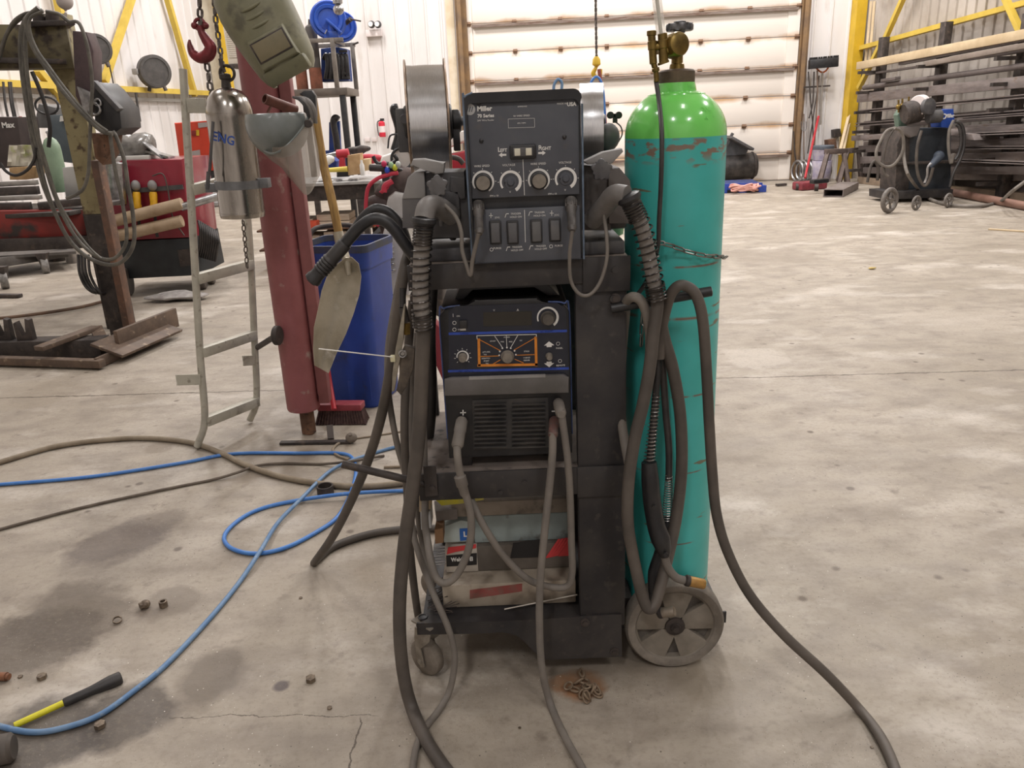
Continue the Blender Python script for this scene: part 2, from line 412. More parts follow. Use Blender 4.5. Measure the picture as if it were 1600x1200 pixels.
CRACKS = [(_a.x, _a.y, _d.x, _d.y, -6, 12, .008), (_c.x, _c.y, _g.x, _g.y, 0, .6, .003), (_h.x, _h.y, _i.x, _i.y, 0, .75, .0018)]
m_floor = floor_mat()
def ribbed(name, c, c2):
    return mat(name, c, c2, 1.4, .5, 0, .01, c3='#b8afa6', sc3=3.5, lo3=.62, hi3=.8, stretch=(1, 1, .25))
m_wall = ribbed('white_ribbed_liner', '#dad6d4', '#cfcac7')
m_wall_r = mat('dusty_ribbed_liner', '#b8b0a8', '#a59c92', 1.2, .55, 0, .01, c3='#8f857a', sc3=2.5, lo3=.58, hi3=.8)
def door_mat():
    m = bpy.data.materials.new('cream_door_section'); m.use_nodes = True; N = m.node_tree.nodes; L = m.node_tree.links
    b = N['Principled BSDF']; b.inputs['Roughness'].default_value = .55
    tc = N.new('ShaderNodeTexCoord'); sx = N.new('ShaderNodeSeparateXYZ'); L.new(tc.outputs['Object'], sx.inputs[0])
    md = N.new('ShaderNodeMath'); md.operation = 'PINGPONG'; md.inputs[1].default_value = DP/2; L.new(sx.outputs[2], md.inputs[0])
    n = N.new('ShaderNodeTexNoise'); n.inputs['Scale'].default_value = 1.6; n.inputs['Detail'].default_value = 8; L.new(tc.outputs['Object'], n.inputs[0])
    a = N.new('ShaderNodeMath'); a.operation = 'MULTIPLY_ADD'; L.new(n.outputs[0], a.inputs[0]); a.inputs[1].default_value = -.22; a.inputs[2].default_value = .11
    s_ = N.new('ShaderNodeMath'); s_.operation = 'ADD'; L.new(md.outputs[0], s_.inputs[0]); L.new(a.outputs[0], s_.inputs[1])
    r = N.new('ShaderNodeMapRange'); L.new(s_.outputs[0], r.inputs[0]); r.inputs[1].default_value = .07; r.inputs[2].default_value = -.02
    cr = N.new('ShaderNodeMix'); cr.data_type = 'RGBA'; cr.inputs[6].default_value = (*lin('#e3dbd2'), 1); cr.inputs[7].default_value = (*lin('#b48d62'), 1)
    L.new(r.outputs[0], cr.inputs[0]); L.new(cr.outputs[2], b.inputs['Base Color'])
    return m
DP = .525
m_door = door_mat()
LK = .36
# ================================================================ THE HALL
def st(mb, name, m, parent=None, **k): return mb.build(name, m, parent, **({} if parent is not None else {'kind': 'structure'}), **k)
VB = 16.6; UL = -7.6; HT = 7.2
W0 = Vector((5.02, 16.62, 0)); W1 = Vector((6.75, 9.8, 0)); WD = (W1-W0).normalized(); WN = Vector((WD.y, -WD.x, 0))   # right wall line, WN inward
def ask(x, y, off=0):                    # hall coordinates on a plane parallel to the right wall, off metres inside it
    d = RMI.to_3x3() @ ray(x, y); q = W0+WN*off; t = (q-Vector((0, 0, 0))).dot(WN)/d.dot(WN)
    return Vector((d.x*t, d.y*t, CH+d.z*t))
def wp(s, off=0, z=0): q = W0+WD*s+WN*off; return Vector((q.x, q.y, z))
if WN.x > 0: WN = -WN
mb = MB(RM); mb.bx(-9, 11.5, -6, 17.2, -.2, 0); st(mb, 'floor', m_floor)
# back wall: three pieces round the door, with ribs
def ribwall(mb, a, b, z0, z1, n_in, step=.3, rib=.02, th=.15):
    a = Vector(a); b = Vector(b); L_ = (b-a).length; t = (b-a)/L_; n_in = Vector(n_in)
    p = []; k = int(L_/step)
    prof = []
    for i in range(k+1):
        x = i*step
        for dx, h in ((0, 0), (step*.35, 0), (step*.40, rib), (step*.5, rib), (step*.55, 0)):
            if x+dx < L_: prof.append((x+dx, h))
    prof.append((L_, 0))
    poly = [a+t*x+n_in*h for x, h in prof]+[b-n_in*th, a-n_in*th]
    mb.prism([Vector((q.x, q.y, z0)) for q in poly], (0, 0, z1-z0))
DU0, DU1, DH = -2.47, 3.83, 5.3
mb = MB(RM)
ribwall(mb, (UL, VB, 0), (DU0-.12, VB, 0), 0, HT, (0, -1, 0))
ribwall(mb, (DU1+.1, VB, 0), (5.3, VB, 0), 0, HT, (0, -1, 0), step=.32)
ribwall(mb, (DU0-.12, VB, 0), (DU1+.1, VB, 0), DH, HT, (0, -1, 0))
st(mb, 'wall_back', m_wall, sharp=20)
mb = MB(RM); ribwall(mb, (UL, -6, 0), (UL, VB, 0), 0, HT, (1, 0, 0), step=.3); st(mb, 'wall_left', m_wall, sharp=20)
mb = MB(RM); q = W0+WD*23; ribwall(mb, W0, q, 0, HT, WN, step=.22, rib=.03); st(mb, 'wall_right', m_wall_r, sharp=20)
mb = MB(RM); mb.bx(UL, q.x, -6.2, -6, 0, HT); st(mb, 'wall_front', m_wall)
mb = MB(RM); mb.bx(-9, 11.5, -6.2, 17.2, HT, HT+.15); st(mb, 'ceiling', mat('white_ceiling_liner', '#d8d4cf'))
# overhead door
d = bpy.data.objects.new('door_1', None); COL.objects.link(d); d['kind'] = 'structure'; d['_o'] = [0, 0, 0]
for k in range(10):
    z0 = .01+k*DP
    mb = MB(RM); mb.bx(DU0, DU1, VB+.02, VB+.07, z0+.006, z0+DP-.006, .008)
    # recessed faces: border stiles at each end
    mb.bx(DU0, DU0+.1, VB+.0, VB+.03, z0+.008, z0+DP-.008); mb.bx(DU1-.22, DU1, VB+.0, VB+.03, z0+.008, z0+DP-.008)
    st(mb, 'door_section', m_door, d)
    if k:
        mb = MB(RM)
        for i in range(8): u = DU0+.04+i*(DU1-DU0-.08)/7; mb.bx(u-.04, u+.04, VB-.02, VB+.02, z0-.04, z0+.035, .004); mb.cyl((u-.05, VB-.03, z0), (u+.05, VB-.03, z0), .011, seg=8)
        st(mb, 'hinge', mat('rusty_hinge', '#7a5c44', '#8a7160', 30, .6, .3), d)
    if k in (0, 3, 5, 8):
        zt = z0+DP if k else DP
        mb = MB(RM); mb.bx(DU0+.1, DU1-.05, VB-.055, VB+.01, zt-.055, zt-.03, .002); mb.bx(DU0+.1, DU1-.05, VB-.06, VB-.05, zt-.075, zt-.02)
        st(mb, 'strut', mat('galvanised_strut', '#8c8078', '#6b564a', 3, .5, .5, stretch=(1, 8, 8)), d)
mt = mat('aged_track', '#8b6f4e', '#6e5a48', 3, .6, .2)
for n, u, w in (('trim_1', DU0-.10, .22), ('trim_2', DU1+.09, .16)):
    mb = MB(RM); mb.bx(u-w/2, u+w/2, VB-.05, VB+.03, 0, DH); mb.bx(u-.02, u+.02, VB-.16, VB-.05, 0, DH); mb.bx(u-.05, u-.02, VB-.16, VB-.14, 0, DH)
    st(mb, n, mt)
mb = MB(RM); mb.bx(DU0-.4, DU0-.24, VB-.03, VB, 0, DH+.1); st(mb, 'trim_3', mat('cream_jamb_cover', '#d9cdb8', '#c6b496', 3, .6))
m_fy = mat('faded_yellow_paint', '#cdb14a', '#bfa23f', 4, .55)
# yellow frame on the left wall
mb = MB(RM); mb.bx(UL, UL+.16, -5, VB, 2.07, 2.13); mb.bx(UL+.14, UL+.17, -5, VB, 2.055, 2.14); st(mb, 'trim_4', m_fy)
k = 5
for (a, b) in (((205, 0), (163, 128)), ((262, 0), (305, 150)), ((85, 0), (103, 172)), ((60, 120), (112, 178))):
    A = au(*a, UL+.12); B = au(*b, UL+.12)
    if a[0] == 60: B = au(118, 180, UL+.12); A = au(58, 108, UL+.12)
    if a[0] == 85: A = Vector((UL+.12, 11.5, HT-.1)); B = Vector((UL+.12, 11.5, 2.1))
    A = B+(A-B)*1.0
    mb = MB(RM); mb.bar(A+(A-B)*.6 if a[1] == 0 and a[0] != 85 else A, B, .09, .09, (1, 0, 0)); st(mb, 'trim_%d' % k, m_fy); k += 1
mb = MB(RM); mb.bx(UL+.02, UL+.26, 16.15, 16.5, 0, HT); mb.bx(UL+.26, UL+.36, 16.28, 16.36, 0, HT); st(mb, 'trim_%d' % k, mat('pale_column_paint', '#cfc7b4', '#b8ae9a', 4, .6)); k += 1
mb = MB(RM); A = av(350, 60, 16.1); mb.bx(A.x-.1, A.x+.05, 16.02, 16.14, 0, HT); st(mb, 'trim_%d' % k, m_yellow); k += 1
# electrical duct along the beam
mb = MB(RM); mb.bx(UL+.02, UL+.1, 4, VB, 1.93, 1.98); st(mb, 'trim_%d' % k, mat('grey_duct', '#8d8983')); k += 1
# yellow frame on the right wall
mb = MB(RM); c = wp(.55, .32); 
A = ask(1352, 0, .35); sA = (A-W0).dot(WD)
mb.bar(wp(.05, .18, 0), wp(.05, .18, HT-.02), .19, .2, WN); st(mb, 'trim_%d' % k, m_yellow); k += 1
A = ask(1345, 75, .12); B = ask(1600, 5, .12)
mb = MB(RM); mb.bar(A, A+(B-A)*2.2, .1, .075, Z); st(mb, 'trim_%d' % k, m_fy); k += 1
for a, b in (((1410, 0), (1378, 72)), ((1378, 66), (1342, 138)), ((1572, 0), (1600, 62))):
    A = ask(*a, .2); B = ask(*b, .2)
    if a[1] == 0: A = A+(A-B)*1.5
    mb = MB(RM); mb.bar(A, B, .07, .08, WN); st(mb, 'trim_%d' % k, m_fy); k += 1
# lamps under the roof
def lamp(u, v, z, sx, sy, w, col=(1, .97, .955)):
    l = bpy.data.lights.new('high_bay_lamp', 'AREA'); l.shape = 'RECTANGLE'; l.size = sx; l.size_y = sy; l.energy = w; l.color = col
    o = bpy.data.objects.new('high_bay_lamp', l); COL.objects.link(o); o.location = RM @ Vector((u, v, z)); o.rotation_euler = (0, 0, -RA)
for u, v, w in ((-4.5, 14, 720), (0, 14, 720), (4, 14, 640), (-5, 9.8, 560), (0, 9.8, 580), (4.6, 9.8, 560), (-4.5, 5.2, 290), (.4, 5.2, 330), (5, 5.2, 370),
                (-3.6, .6, 95), (1.2, .8, 95), (5.4, .6, 120), (-1, -3.5, 370), (3.4, -3.5, 370)):
    lamp(u, v, HT-.5, .5, 1.1, w*LK)
# ================================================================ WELDING CART
YF = 1.76
cart = T('welding_cart', 'black steel two-shelf welding cart on wheels carrying the stacked welding machines', 'cart', (0, 1.95, 0))
def pp(pts, Y): return [P(x, y, Y) for x, y in pts]
ZD, ZM, ZT = .185, .617, 1.13
mb = MB()
mb.bx(-.265, .27, 1.762, 2.2, ZD-.006, ZD)
mb.prism(pp([(651, 974), (800, 970), (971, 960), (972, 1026), (860, 1031), (846, 1029), (833, 1017), (820, 1003), (807, 993), (787, 988), (747, 990), (652, 992)], 1.754), (0, .005, 0))
mb.bx(-.265, .27, 2.195, 2.2, ZD-.12, ZD)
mb.build('bottom_deck', m_cart, cart)
mb = MB(); c = P(661, 967, 1.79); mb.torus((c.x, c.y, ZD+.001), Z, .011, .0025, 20, 6); mb.cyl((c.x, c.y, ZD-.004), (c.x, c.y, ZD+.0015), .010); mb.build('grommet', m_plastic, cart)
mb = MB()
mb.bx(.153, .27, YF, YF+.035, ZD-.03, ZT-.005, .002); mb.build('upright', m_cart, cart)
mb = MB(); mb.bx(.153, .27, 2.16, 2.195, ZD, ZT-.005, .002); mb.build('upright', m_cart, cart)
mb = MB(); mb.bx(.262, .27, YF+.03, 2.17, ZD, .56); mb.build('end_panel', m_cart, cart)
mb = MB(); mb.bx(-.238, -.218, 2.16, 2.19, ZD, ZT-.005, .002); mb.build('upright', m_cart, cart)
mb = MB()
mb.bx(-.25, .268, 1.765, 2.19, ZM-.006, ZM); mb.build('middle_shelf', m_cart_top, cart)
mb = MB()
mb.bx(-.24, .273, 1.755, 1.762, ZM-.07, ZM+.002, .001); mb.bx(.15, .274, 1.752, 1.757, ZM-.078, ZM+.004, .001)
for x, z in ((.02, ZM-.03), (-.04, ZM-.055)): mb.cyl((x, 1.756, z), (x, 1.750, z), .006, seg=12)
mb.build('shelf_apron', m_cart, cart)
mb = MB(); a = pp([(661, 729), (681, 728), (684, 774), (665, 776)], 1.745); mb.prism(a, (0, .004, 0)); c = P(676, 761, 1.745); mb.cyl(c, c+Vector((0, -.008, 0)), .007, seg=8)
mb.build('corner_bracket', m_dsteel, cart)
# top shelf: tray with lip and dusty clutter edge
mb = MB(); mb.bx(-.222, .275, 1.765, 2.19, ZT-.008, ZT, .001); mb.build('top_shelf', m_cart_top, cart)
mb = MB(); mb.bx(-.224, .278, 1.755, 1.765, ZT-.055, ZT+.002, .001); mb.bx(.17, .276, 1.75, 1.757, ZT-.075, ZT+.004, .001)
for q in ((961, 421), (958, 466)):
    c = P(*q, 1.752); mb.cyl(c, c+Vector((0, -.006, 0)), .008, seg=12)
mb.build('shelf_apron', m_cart, cart)
mb = MB(); mb.bx(-.12, .16, 2.14, 2.15, .97, ZT-.01); mb.build('back_panel', m_cart, cart)
# bolt heads on the skirt and post
for q in ((914, 972), (960, 1018), (961, 466)):
    mb = MB(); c = P(*q, 1.754); mb.cyl(c, c+Vector((0, -.004, 0)), .012, seg=20); mb.cyl(c+Vector((0, -.004, 0)), c+Vector((0, -.010, 0)), .0075, seg=6); mb.build('bolt', m_dsteel, cart)
# handle bars at the end
def hb(pts, r, Y): return [P(x, y, Y) for x, y in pts]
mb = MB(); mb.tube([P(668, 425, 1.80), P(645, 398, 1.80), P(610, 352, 1.80), P(585, 342, 1.80), P(562, 355, 1.80), P(543, 376, 1.80), P(515, 408, 1.80), P(486, 440, 1.80)], .0135, 14)
h = mb.build('handle_bar', m_plastic, cart)
mb = MB(); A = P(540, 380, 1.80); B = P(487, 439, 1.80); t = (B-A).normalized(); L_ = (B-A).length
pr_ = [(.0145, 0), (.0165, .004), (.0165, L_*.38)]
for i in range(5): s0 = L_*(.42+i*.065); pr_ += [(.0172, s0), (.0192, s0+.003), (.0192, s0+.005), (.0165, s0+.008)]
pr_ += [(.0168, L_*.86), (.019, L_*.9), (.0195, L_-.002), (.015, L_)]
mb.lathe(pr_, A, t, 20); mb.cyl(B-t*.002, B+t*.0008, .010, seg=16); mb.build('grip', m_rubber_d, h)
mb = MB(); mb.tube([P(640, 425, 2.12), P(634, 372, 2.12), P(615, 338, 2.12), P(590, 326, 2.12), P(570, 338, 2.12), P(552, 362, 2.12), P(520, 400, 2.12), P(505, 421, 2.12)], .0135, 14); mb.build('handle_bar', m_plastic, cart)
# pegs for the torch leads
mb = MB(); mb.cyl(P(534, 725, 1.74), P(668, 757, 1.76), .0095, seg=16, bev=.001); mb.build('hose_peg', m_dsteel, cart)
mb = MB(); mb.cyl(P(1112, 455, 1.73), P(955, 482, 1.752), .0115, seg=16, bev=.001); c = P(1112, 455, 1.73)
mb.build('hose_peg', m_plastic, cart)
mb = MB(); d = (P(1112, 455, 1.73)-P(955, 482, 1.752)).normalized(); mb.cyl(c-d*.002, c+d*.001, .008, seg=16); mb.build('peg_end', m_steel, cart)
# wheel
def big_wheel(c, R, w, ay, parent):
    c = Vector(c)
    mb = MB(); mb.lathe([(R*.80, 0), (R*.86, -.004), (R*.95, -.003), (R, .006), (R, w-.006), (R*.95, w+.003), (R*.8, w)], c, ay, 56, cap=False)
    mb.lathe([(R*.80, w), (R*.78, w*.9), (R*.78, w*.1), (R*.80, 0)], c, ay, 56, cap=False)
    for k in range(56):     # fine tread marks
        pass
    wh = mb.build('wheel', mat('dusty_rubber_tyre', '#6c655d', '#857d73', 16, .8, 0, .06), parent)
    mb = MB(); mb.lathe([(R*.79, w*.45), (R*.30, w*.55), (.012, w*.6), (.012, w*.75), (R*.79, w*.75)], c, ay, 56)
    mb.build('wheel_web', mat('dark_wheel_web', '#4f4a45', '#645e57', 20, .8), wh)
    mb = MB(); u = Vector((1, 0, 0)); v = ay.cross(u) if ay.cross(u).z > 0 else -ay.cross(u)
    for k in range(5):
        a0 = math.radians(72*k+64); a1 = a0+math.radians(48)
        n = 8; lo = []; 
        for i in range(n+1): a = a0+(a1-a0)*i/n; lo.append(c+(u*math.cos(a)+v*math.sin(a))*R*.80)
        ang = (a0+a1)/2
        q = [c+(u*math.cos(a1+.45)+v*math.sin(a1+.45))*R*.17, c+(u*math.cos(a0-.45)+v*math.sin(a0-.45))*R*.17]
        mb.prism([p+ay*w*.08 for p in lo+q], ay*w*.6, .0015)
    mb.lathe([(R*.83, w*.04), (R*.83, w*.5), (R*.74, w*.5), (R*.76, w*.1), (R*.79, w*.02)], c, ay, 56, cap=False)
    mb.build('wheel_spokes', mat('grey_brown_wheel_plastic', '#857d72', '#6c655b', 9, .75, 0, .06), wh)
    mb = MB(); mb.lathe([(.001, -.010), (.012, -.010), (.014, -.004), (.026, -.002), (.028, w*.5)], c, ay, 28); mb.cyl(c-ay*.018, c, .0085, seg=6)
    mb.build('hub', m_dsteel, wh)
    return wh
wc = P(1055, 973, 1.775); WR = .1325
wx = wc.x
big_wheel((wx, 1.775, WR), WR, .045, Yv, cart)
big_wheel((wx, 2.2, WR), WR, -.045*-1, Yv, cart)
mb = MB(); mb.cyl((wx, 1.78, WR), (wx, 2.24, WR), .009, seg=12); mb.build('axle', m_dsteel, cart)
# platform under the gas cylinder
mb = MB(); mb.bx(.27, .56, 1.835, 2.15, .095, .101); mb.bx(.26, .30, 1.83, 2.15, .095, .19); mb.bx(.27, .56, 1.833, 1.838, .095, .13)
mb.build('cylinder_platform', m_cart, cart)
# caster
cc = P(663, 1034, 1.80)
for yy, rz in ((1.80, -40), (2.15, -30)):
    R_ = Matrix.Rotation(math.radians(rz), 4, 'Z')
    cx = -.250; M_ = Matrix.Translation((cx, yy-.01, 0)) @ R_
    mb = MB(M_); mb.bx(-.035, .035, -.03, .03, ZD-.012, ZD-.007); mb.lathe([(.024, ZD-.036), (.03, ZD-.03), (.03, ZD-.02), (.022, ZD-.012)], (0, 0, 0), Z, 24)
    for s in (-1, 1):
        mb.prism([(-.03, s*.022, ZD-.03), (.028, s*.022, ZD-.03), (.022, s*.022, ZD-.055), (-.012, s*.024, ZD-.09), (-.004, s*.024, .04), (-.018, s*.024, .032), (-.030, s*.024, .045), (-.036, s*.022, ZD-.07)], (0, s*.003, 0))
    mb.cyl((-.018, -.032, .052), (-.018, .032, .052), .006, seg=8)
    cst = mb.build('caster', mat('worn_zinc_fork', '#9c958a', '#7d756b', 24, .6, .4, .05), cart)
    mb = MB(M_); mb.lathe([(.010, -.02), (.044, -.018), (.052, -.011), (.053, 0), (.052, .011), (.044, .018), (.010, .02)], (-.018, 0, .053), Yv, 32); mb.build('caster_wheel', mat('caster_tread', '#6f665c', '#7f766b', 30, .8), cst)
# ================================================================ boxes of electrodes on the bottom deck
def rodbox(pts, dep, name, m, label, group='boxes of welding rods under the middle shelf', Y=1.80, bev=.0015):
    a = pp(pts, Y); mb = MB(); mb.prism(a, (0, dep, 0), bev); return S(mb, name, m, label, 'box', group)
m_boxg = mat('grimy_grey_cardboard', '#968c80', '#776d62', 9, .85, 0, .08, c3='#554d46', sc3=18, lo3=.58, hi3=.75)
z0 = ZD
def bxy(x0, x1, y0, y1, z0, z1, rz=0, bev=.002, c=None):
    c = c or ((x0+x1)/2, (y0+y1)/2); M_ = Matrix.Translation((c[0], c[1], 0)) @ Matrix.Rotation(math.radians(rz), 4, 'Z') @ Matrix.Translation((-c[0], -c[1], 0))
    m = MB(M_); m.bx(x0, x1, y0, y1, z0, z1, bev); return m
# heights on plane Y=1.80
def zY(x, y, Y): return P(x, y, Y).z
def xY(x, y, Y): return P(x, y, Y).x
b0 = T('welding_rod_box', 'long beige crushed cardboard rod box with faded red stripe, lowest of the stack', 'box', (-.03, 1.88, ZD), 'boxes of welding rods')
Yb = 1.825
x0 = xY(692, 935, Yb); 
mb = bxy(x0, .148, Yb, 2.08, ZD+.001, ZD+.072, 0, .004); mb.build('carton', mat('wrapped_carton', '#a59a8b', '#8d8172', 7, .5, 0, .12, c3='#6b6055', sc3=16, lo3=.55, hi3=.72), b0)
mb = MB(); a = [(734, 936), (816, 924), (816, 912), (734, 922)]; mb.prism([P(x, y, Yb-.001) for x, y in a], (0, .001, 0)); mb.build('red_stripe', mat('faded_red_print', '#8e4a45', '#7d5a50', 50, .7), b0)
z1 = ZD+.075
b1 = T('welding_rod_box', 'black and red printed welding electrode box with torn white end', 'box', (0, 1.9, z1), 'boxes of welding rods')
Yc = 1.885; xa = xY(746, 870, Yc)
mb = bxy(xa, .148, Yc, 2.08, z1, z1+.077); mb.build('carton', mat('dark_carton', '#575049', '#6d655c', 8, .75, 0, .05), b1)
mb = bxy(xY(696, 870, Yc), xa, Yc-.001, 2.08, z1, z1+.075, 0, .001); mb.build('carton_end', mat('off_white_carton', '#b9b1a6', '#9c9388', 9, .8), b1)
def dec(par, name, m, pts, Y, th=.0012): mb = MB(); mb.prism([P(x, y, Y) for x, y in pts], (0, -th, 0)); return mb.build(name, m, par)
dec(b1, 'black_print', mat('black_ink', '#1d1b1c'), [(797, 872), (802, 848), (848, 842), (848, 870)], Yc-.001)
mr = mat('bright_red_ink', '#c43a3c')
for i in range(4): dec(b1, 'red_print', mr, [(852+i*5, 872-i), (872+i*5.5, 842-i), (876+i*5.5, 842-i), (857+i*5, 871-i)], Yc-.0015)
dec(b1, 'red_print', mr, [(872, 869), (888, 846), (889, 868)], Yc-.0015)
dec(b1, 'black_print', mat('black_ink', '#1d1b1c'), [(698, 885), (697, 868), (745, 864), (745, 882)], Yc-.0025)
mb = MB(); mb.text('Welding El', P(722, 874, Yc-.0045), X, Z, .017, .0006, .8, bold=.0006); mb.build('lettering', m_white, b1)
dec(b1, 'red_print', mr, [(698, 866), (700, 855), (744, 850), (744, 856), (712, 862)], Yc-.0025)
mb = MB()
for i in range(7): c = P(680+random.uniform(-4, 4), 856+i*4.5, Yc+.02); mb.cyl(c, c+Vector((.08, .01, 0)), .0026, seg=8)
S(mb, 'loose_welding_rods', m_steel, 'bare silver rod ends poking out beside the torn electrode box', 'welding rods', kind='stuff')
z2 = z1+.079
b2 = T('welding_rod_box', 'pale blue-grey electrode box with blue letter label on its end', 'box', (0, 1.92, z2), 'boxes of welding rods')
Yd = 1.90; xa = xY(740, 820, Yd)
mb = bxy(xa, .148, Yd, 2.08, z2, z2+.081); mb.build('carton', mat('pale_blue_carton', '#94a09f', '#838d8b', 8, .75, 0, .06, c3='#6b6a66', sc3=25), b2)
mb = MB(); mb.prism([P(x, y, Yd-.006) for x, y in [(694, 848), (691, 824), (720, 813), (738, 816), (741, 846)]], (0, .15, 0), .002); mb.build('open_flap', mat('pale_carton_end', '#b5c0bd', '#9fa9a5', 8, .75), b2)
dec(b2, 'blue_label', mat('blue_label_ink', '#2a5ea8'), [(719, 845), (718, 826), (734, 825), (735, 843)], Yd-.007)
mb = MB(); mb.text('L', P(727, 835, Yd-.009), X, Z, .022, .0006, bold=.0008); mb.build('lettering', m_white, b2)
z3 = z2+.083
b3 = T('welding_rod_box', 'dirty brown rod box, topmost of the stack, with yellow sticker', 'box', (0, 1.92, z3), 'boxes of welding rods')
mb = bxy(xY(706, 800, Yd), .148, Yd-.003, 2.08, z3, z3+.042); mb.build('carton', m_boxg, b3)
mb = bxy(xY(678, 795, 1.89), xY(712, 795, 1.89), 1.885, 1.95, z3-.003, z3+.028, 8); mb.build('carton_flap', mat('grey_flap', '#8b8480', '#7a736e', 12, .8), b3)
mb = MB(); mb.prism([P(x, y, 1.895) for x, y in [(674, 775), (690, 790), (720, 787), (756, 781), (755, 768), (700, 766)]], (0, .003, .002)); mb.build('yellow_label', mat('dusty_yellow_label', '#d7cf3f', '#b9b06a', 20, .5, 0, .1), b3)
# small carton pieces at the left end
for pts, Y, col, lab in (([(655, 800), (655, 776), (673, 777), (673, 796)], 1.83, '#a8967c', 'small tan carton standing at the open end of the rod boxes'),
                         ([(658, 828), (657, 803), (672, 799), (674, 825)], 1.825, '#b9babb', 'small white-grey carton end under the tan carton'),
                         ([(680, 850), (679, 828), (692, 825), (693, 848)], 1.84, '#8f6e50', 'brown corrugated carton scrap beside the pale blue box')):
    mb = MB(); mb.prism(pp(pts, Y), (0, .06, 0), .001); S(mb, 'carton_scrap', mat('scrap'+col, col, None, rough=.8), lab, 'carton')
# fill under the scraps: brush of shreds
mb = MB()
for i in range(40):
    c = Vector((-.26+random.uniform(0, .05), 1.80+random.uniform(0, .12), ZD+.002+i*.0004)); a = random.uniform(-.6, .6)
    mb.cyl(c, c+Vector((math.cos(a)*.05, math.sin(a)*.05, random.uniform(0, .03))), .0014, seg=5)
S(mb, 'electrode_stubs', m_dsteel, 'bundle of short dirty wire stubs at the left end of the bottom deck', 'welding rods', kind='stuff')
mb = MB(); mb.cyl(P(788, 952, 1.80)+Vector((0, 0, 0)), P(902, 929, 1.815), .0022, seg=10)
for v in mb.bm.verts: v.co.z = max(v.co.z, ZD+.0)
S(mb, 'welding_rod', mat('bare_rod', '#b9b2a8', None, rough=.4, metal=.5), 'single bare welding rod lying on the bottom deck in front of the boxes', 'welding rod')
# ================================================================ POWER SOURCE (lower machine)
K = .00148
ps = T('welding_power_source', 'dark welding power source with orange-framed dial panel on the middle shelf', 'welding machine', (0, 1.95, ZM))
Yp = 1.785
A = P(697, 480, Yp); B = P(888, 478, Yp); C = P(897, 708, Yp); D = P(700, 708, Yp)
PX0, PX1, PZ0, PZ1 = D.x+.002, C.x-.004, ZM+.028, A.z
mb = MB(); mb.bx(PX0+.004, PX1-.004, Yp+.02, 2.16, PZ0, PZ1, .008); mb.build('case', m_black, ps)
mb = MB()
ol = [(PX0, PZ0), (PX1, PZ0), (PX1-.002, PZ1-.022), (PX1-.014, PZ1-.006), (PX1-.065, PZ1), (PX1-.075, PZ1+.012), (PX0+.085, PZ1+.014), (PX0+.07, PZ1), (PX0+.016, PZ1-.004), (PX0+.002, PZ1-.02)]
mb.prism([(x, Yp, z) for x, z in ol], (0, .03, 0), .003); mb.build('front_bezel', m_plastic, ps)
for s, x in ((-1, PX0), (1, PX1)): mb = MB(); mb.tube([(x-s*.0, Yp+.006, PZ0+.05), (x-s*.001, Yp+.006, PZ1-.03), (x-s*.014, Yp+.006, PZ1-.004), (x-s*.05, Yp+.006, PZ1+.001)], .0022, 8); mb.build('bezel_trim', mat('blue_trim', '#44578a', '#39486e', 20, .4), ps)
# lifting handle
mb = MB(); zt = zY(790, 437, 1.84)
mb.prism([(PX0+.035, 1.84, PZ1+.004), (PX0+.055, 1.84, zt), (PX1-.06, 1.84, zt), (PX1-.02, 1.84, PZ1+.004), (PX1-.05, 1.84, PZ1+.004), (PX1-.078, 1.84, zt-.018), (PX0+.078, 1.84, zt-.018), (PX0+.06, 1.84, PZ1+.004)], (0, .25, 0), .003)
mb.build('lifting_handle', m_plastic, ps)
for x in (PX0+.02, PX1-.055):
    mb = MB(); mb.bx(x, x+.035, 1.80, 1.83, ZM, PZ0+.002, .002); mb.build('foot', m_rubber_d, ps)
    mb = MB(); mb.bx(x, x+.035, 2.08, 2.11, ZM, PZ0+.002, .002); mb.build('foot', m_rubber_d, ps)
# panel faces
def onf(par, name, m, Yq, pts, th=.0012): return dec(par, name, m, pts, Yq, th)
m_pan = mat('dark_navy_panel', '#1b1e2b', '#20232e', 20, .4, 0, .02, c3='#35332f', sc3=20, lo3=.6, hi3=.85)
pan = onf(ps, 'control_panel', m_pan, Yp, [(701, 487), (712, 478), (870, 473), (884, 482), (889, 586), (701, 590)], .002)
Yq = Yp-.0022
def strip(mb, x0, y0, x1, y1, w, Y=None, th=.0006): a = P(x0, y0, Y or Yq); b = P(x1, y1, Y or Yq); d = (b-a).normalized(); n = Vector((-d.z, 0, d.x))*w/2; mb.prism([a-n, b-n, b+n, a+n], (0, -th, 0))
mb = MB(); strip(mb, 701, 521.5, 886, 517, .006); strip(mb, 700, 580, 889, 575.5, .006); mb.build('blue_stripes', m_blue_p, pan)
mb = MB(); w = .006
strip(mb, 748, 529, 749, 572, w); strip(mb, 837, 526, 838, 572, w); strip(mb, 746, 571, 840, 569.5, w)
for x, y, x2, y2 in ((782, 548, 750, 531), (803, 547, 836, 528), (780, 556, 749, 557), (805, 555, 837, 554), (782, 562, 770, 569), (804, 561, 818, 567)): strip(mb, x, y, x2, y2, .0016)
mb.build('orange_frame', m_orange, pan)
mb = MB(); strip(mb, 745, 524.5, 838, 522.5, .0014); strip(mb, 745, 524, 745.5, 530, .0014); strip(mb, 838, 522, 838, 529, .0014)
for x, y, x2, y2 in ((785, 543, 773, 525), (792, 542, 791, 524), (798, 543, 809, 524)): strip(mb, x, y, x2, y2, .0012)
for x, y in ((785, 544), (792, 543), (798, 544), (781, 549), (804, 548), (780, 555), (806, 554)): c = P(x, y, Yq); mb.cyl(c, c+Vector((0, -.0008, 0)), .002, seg=10)
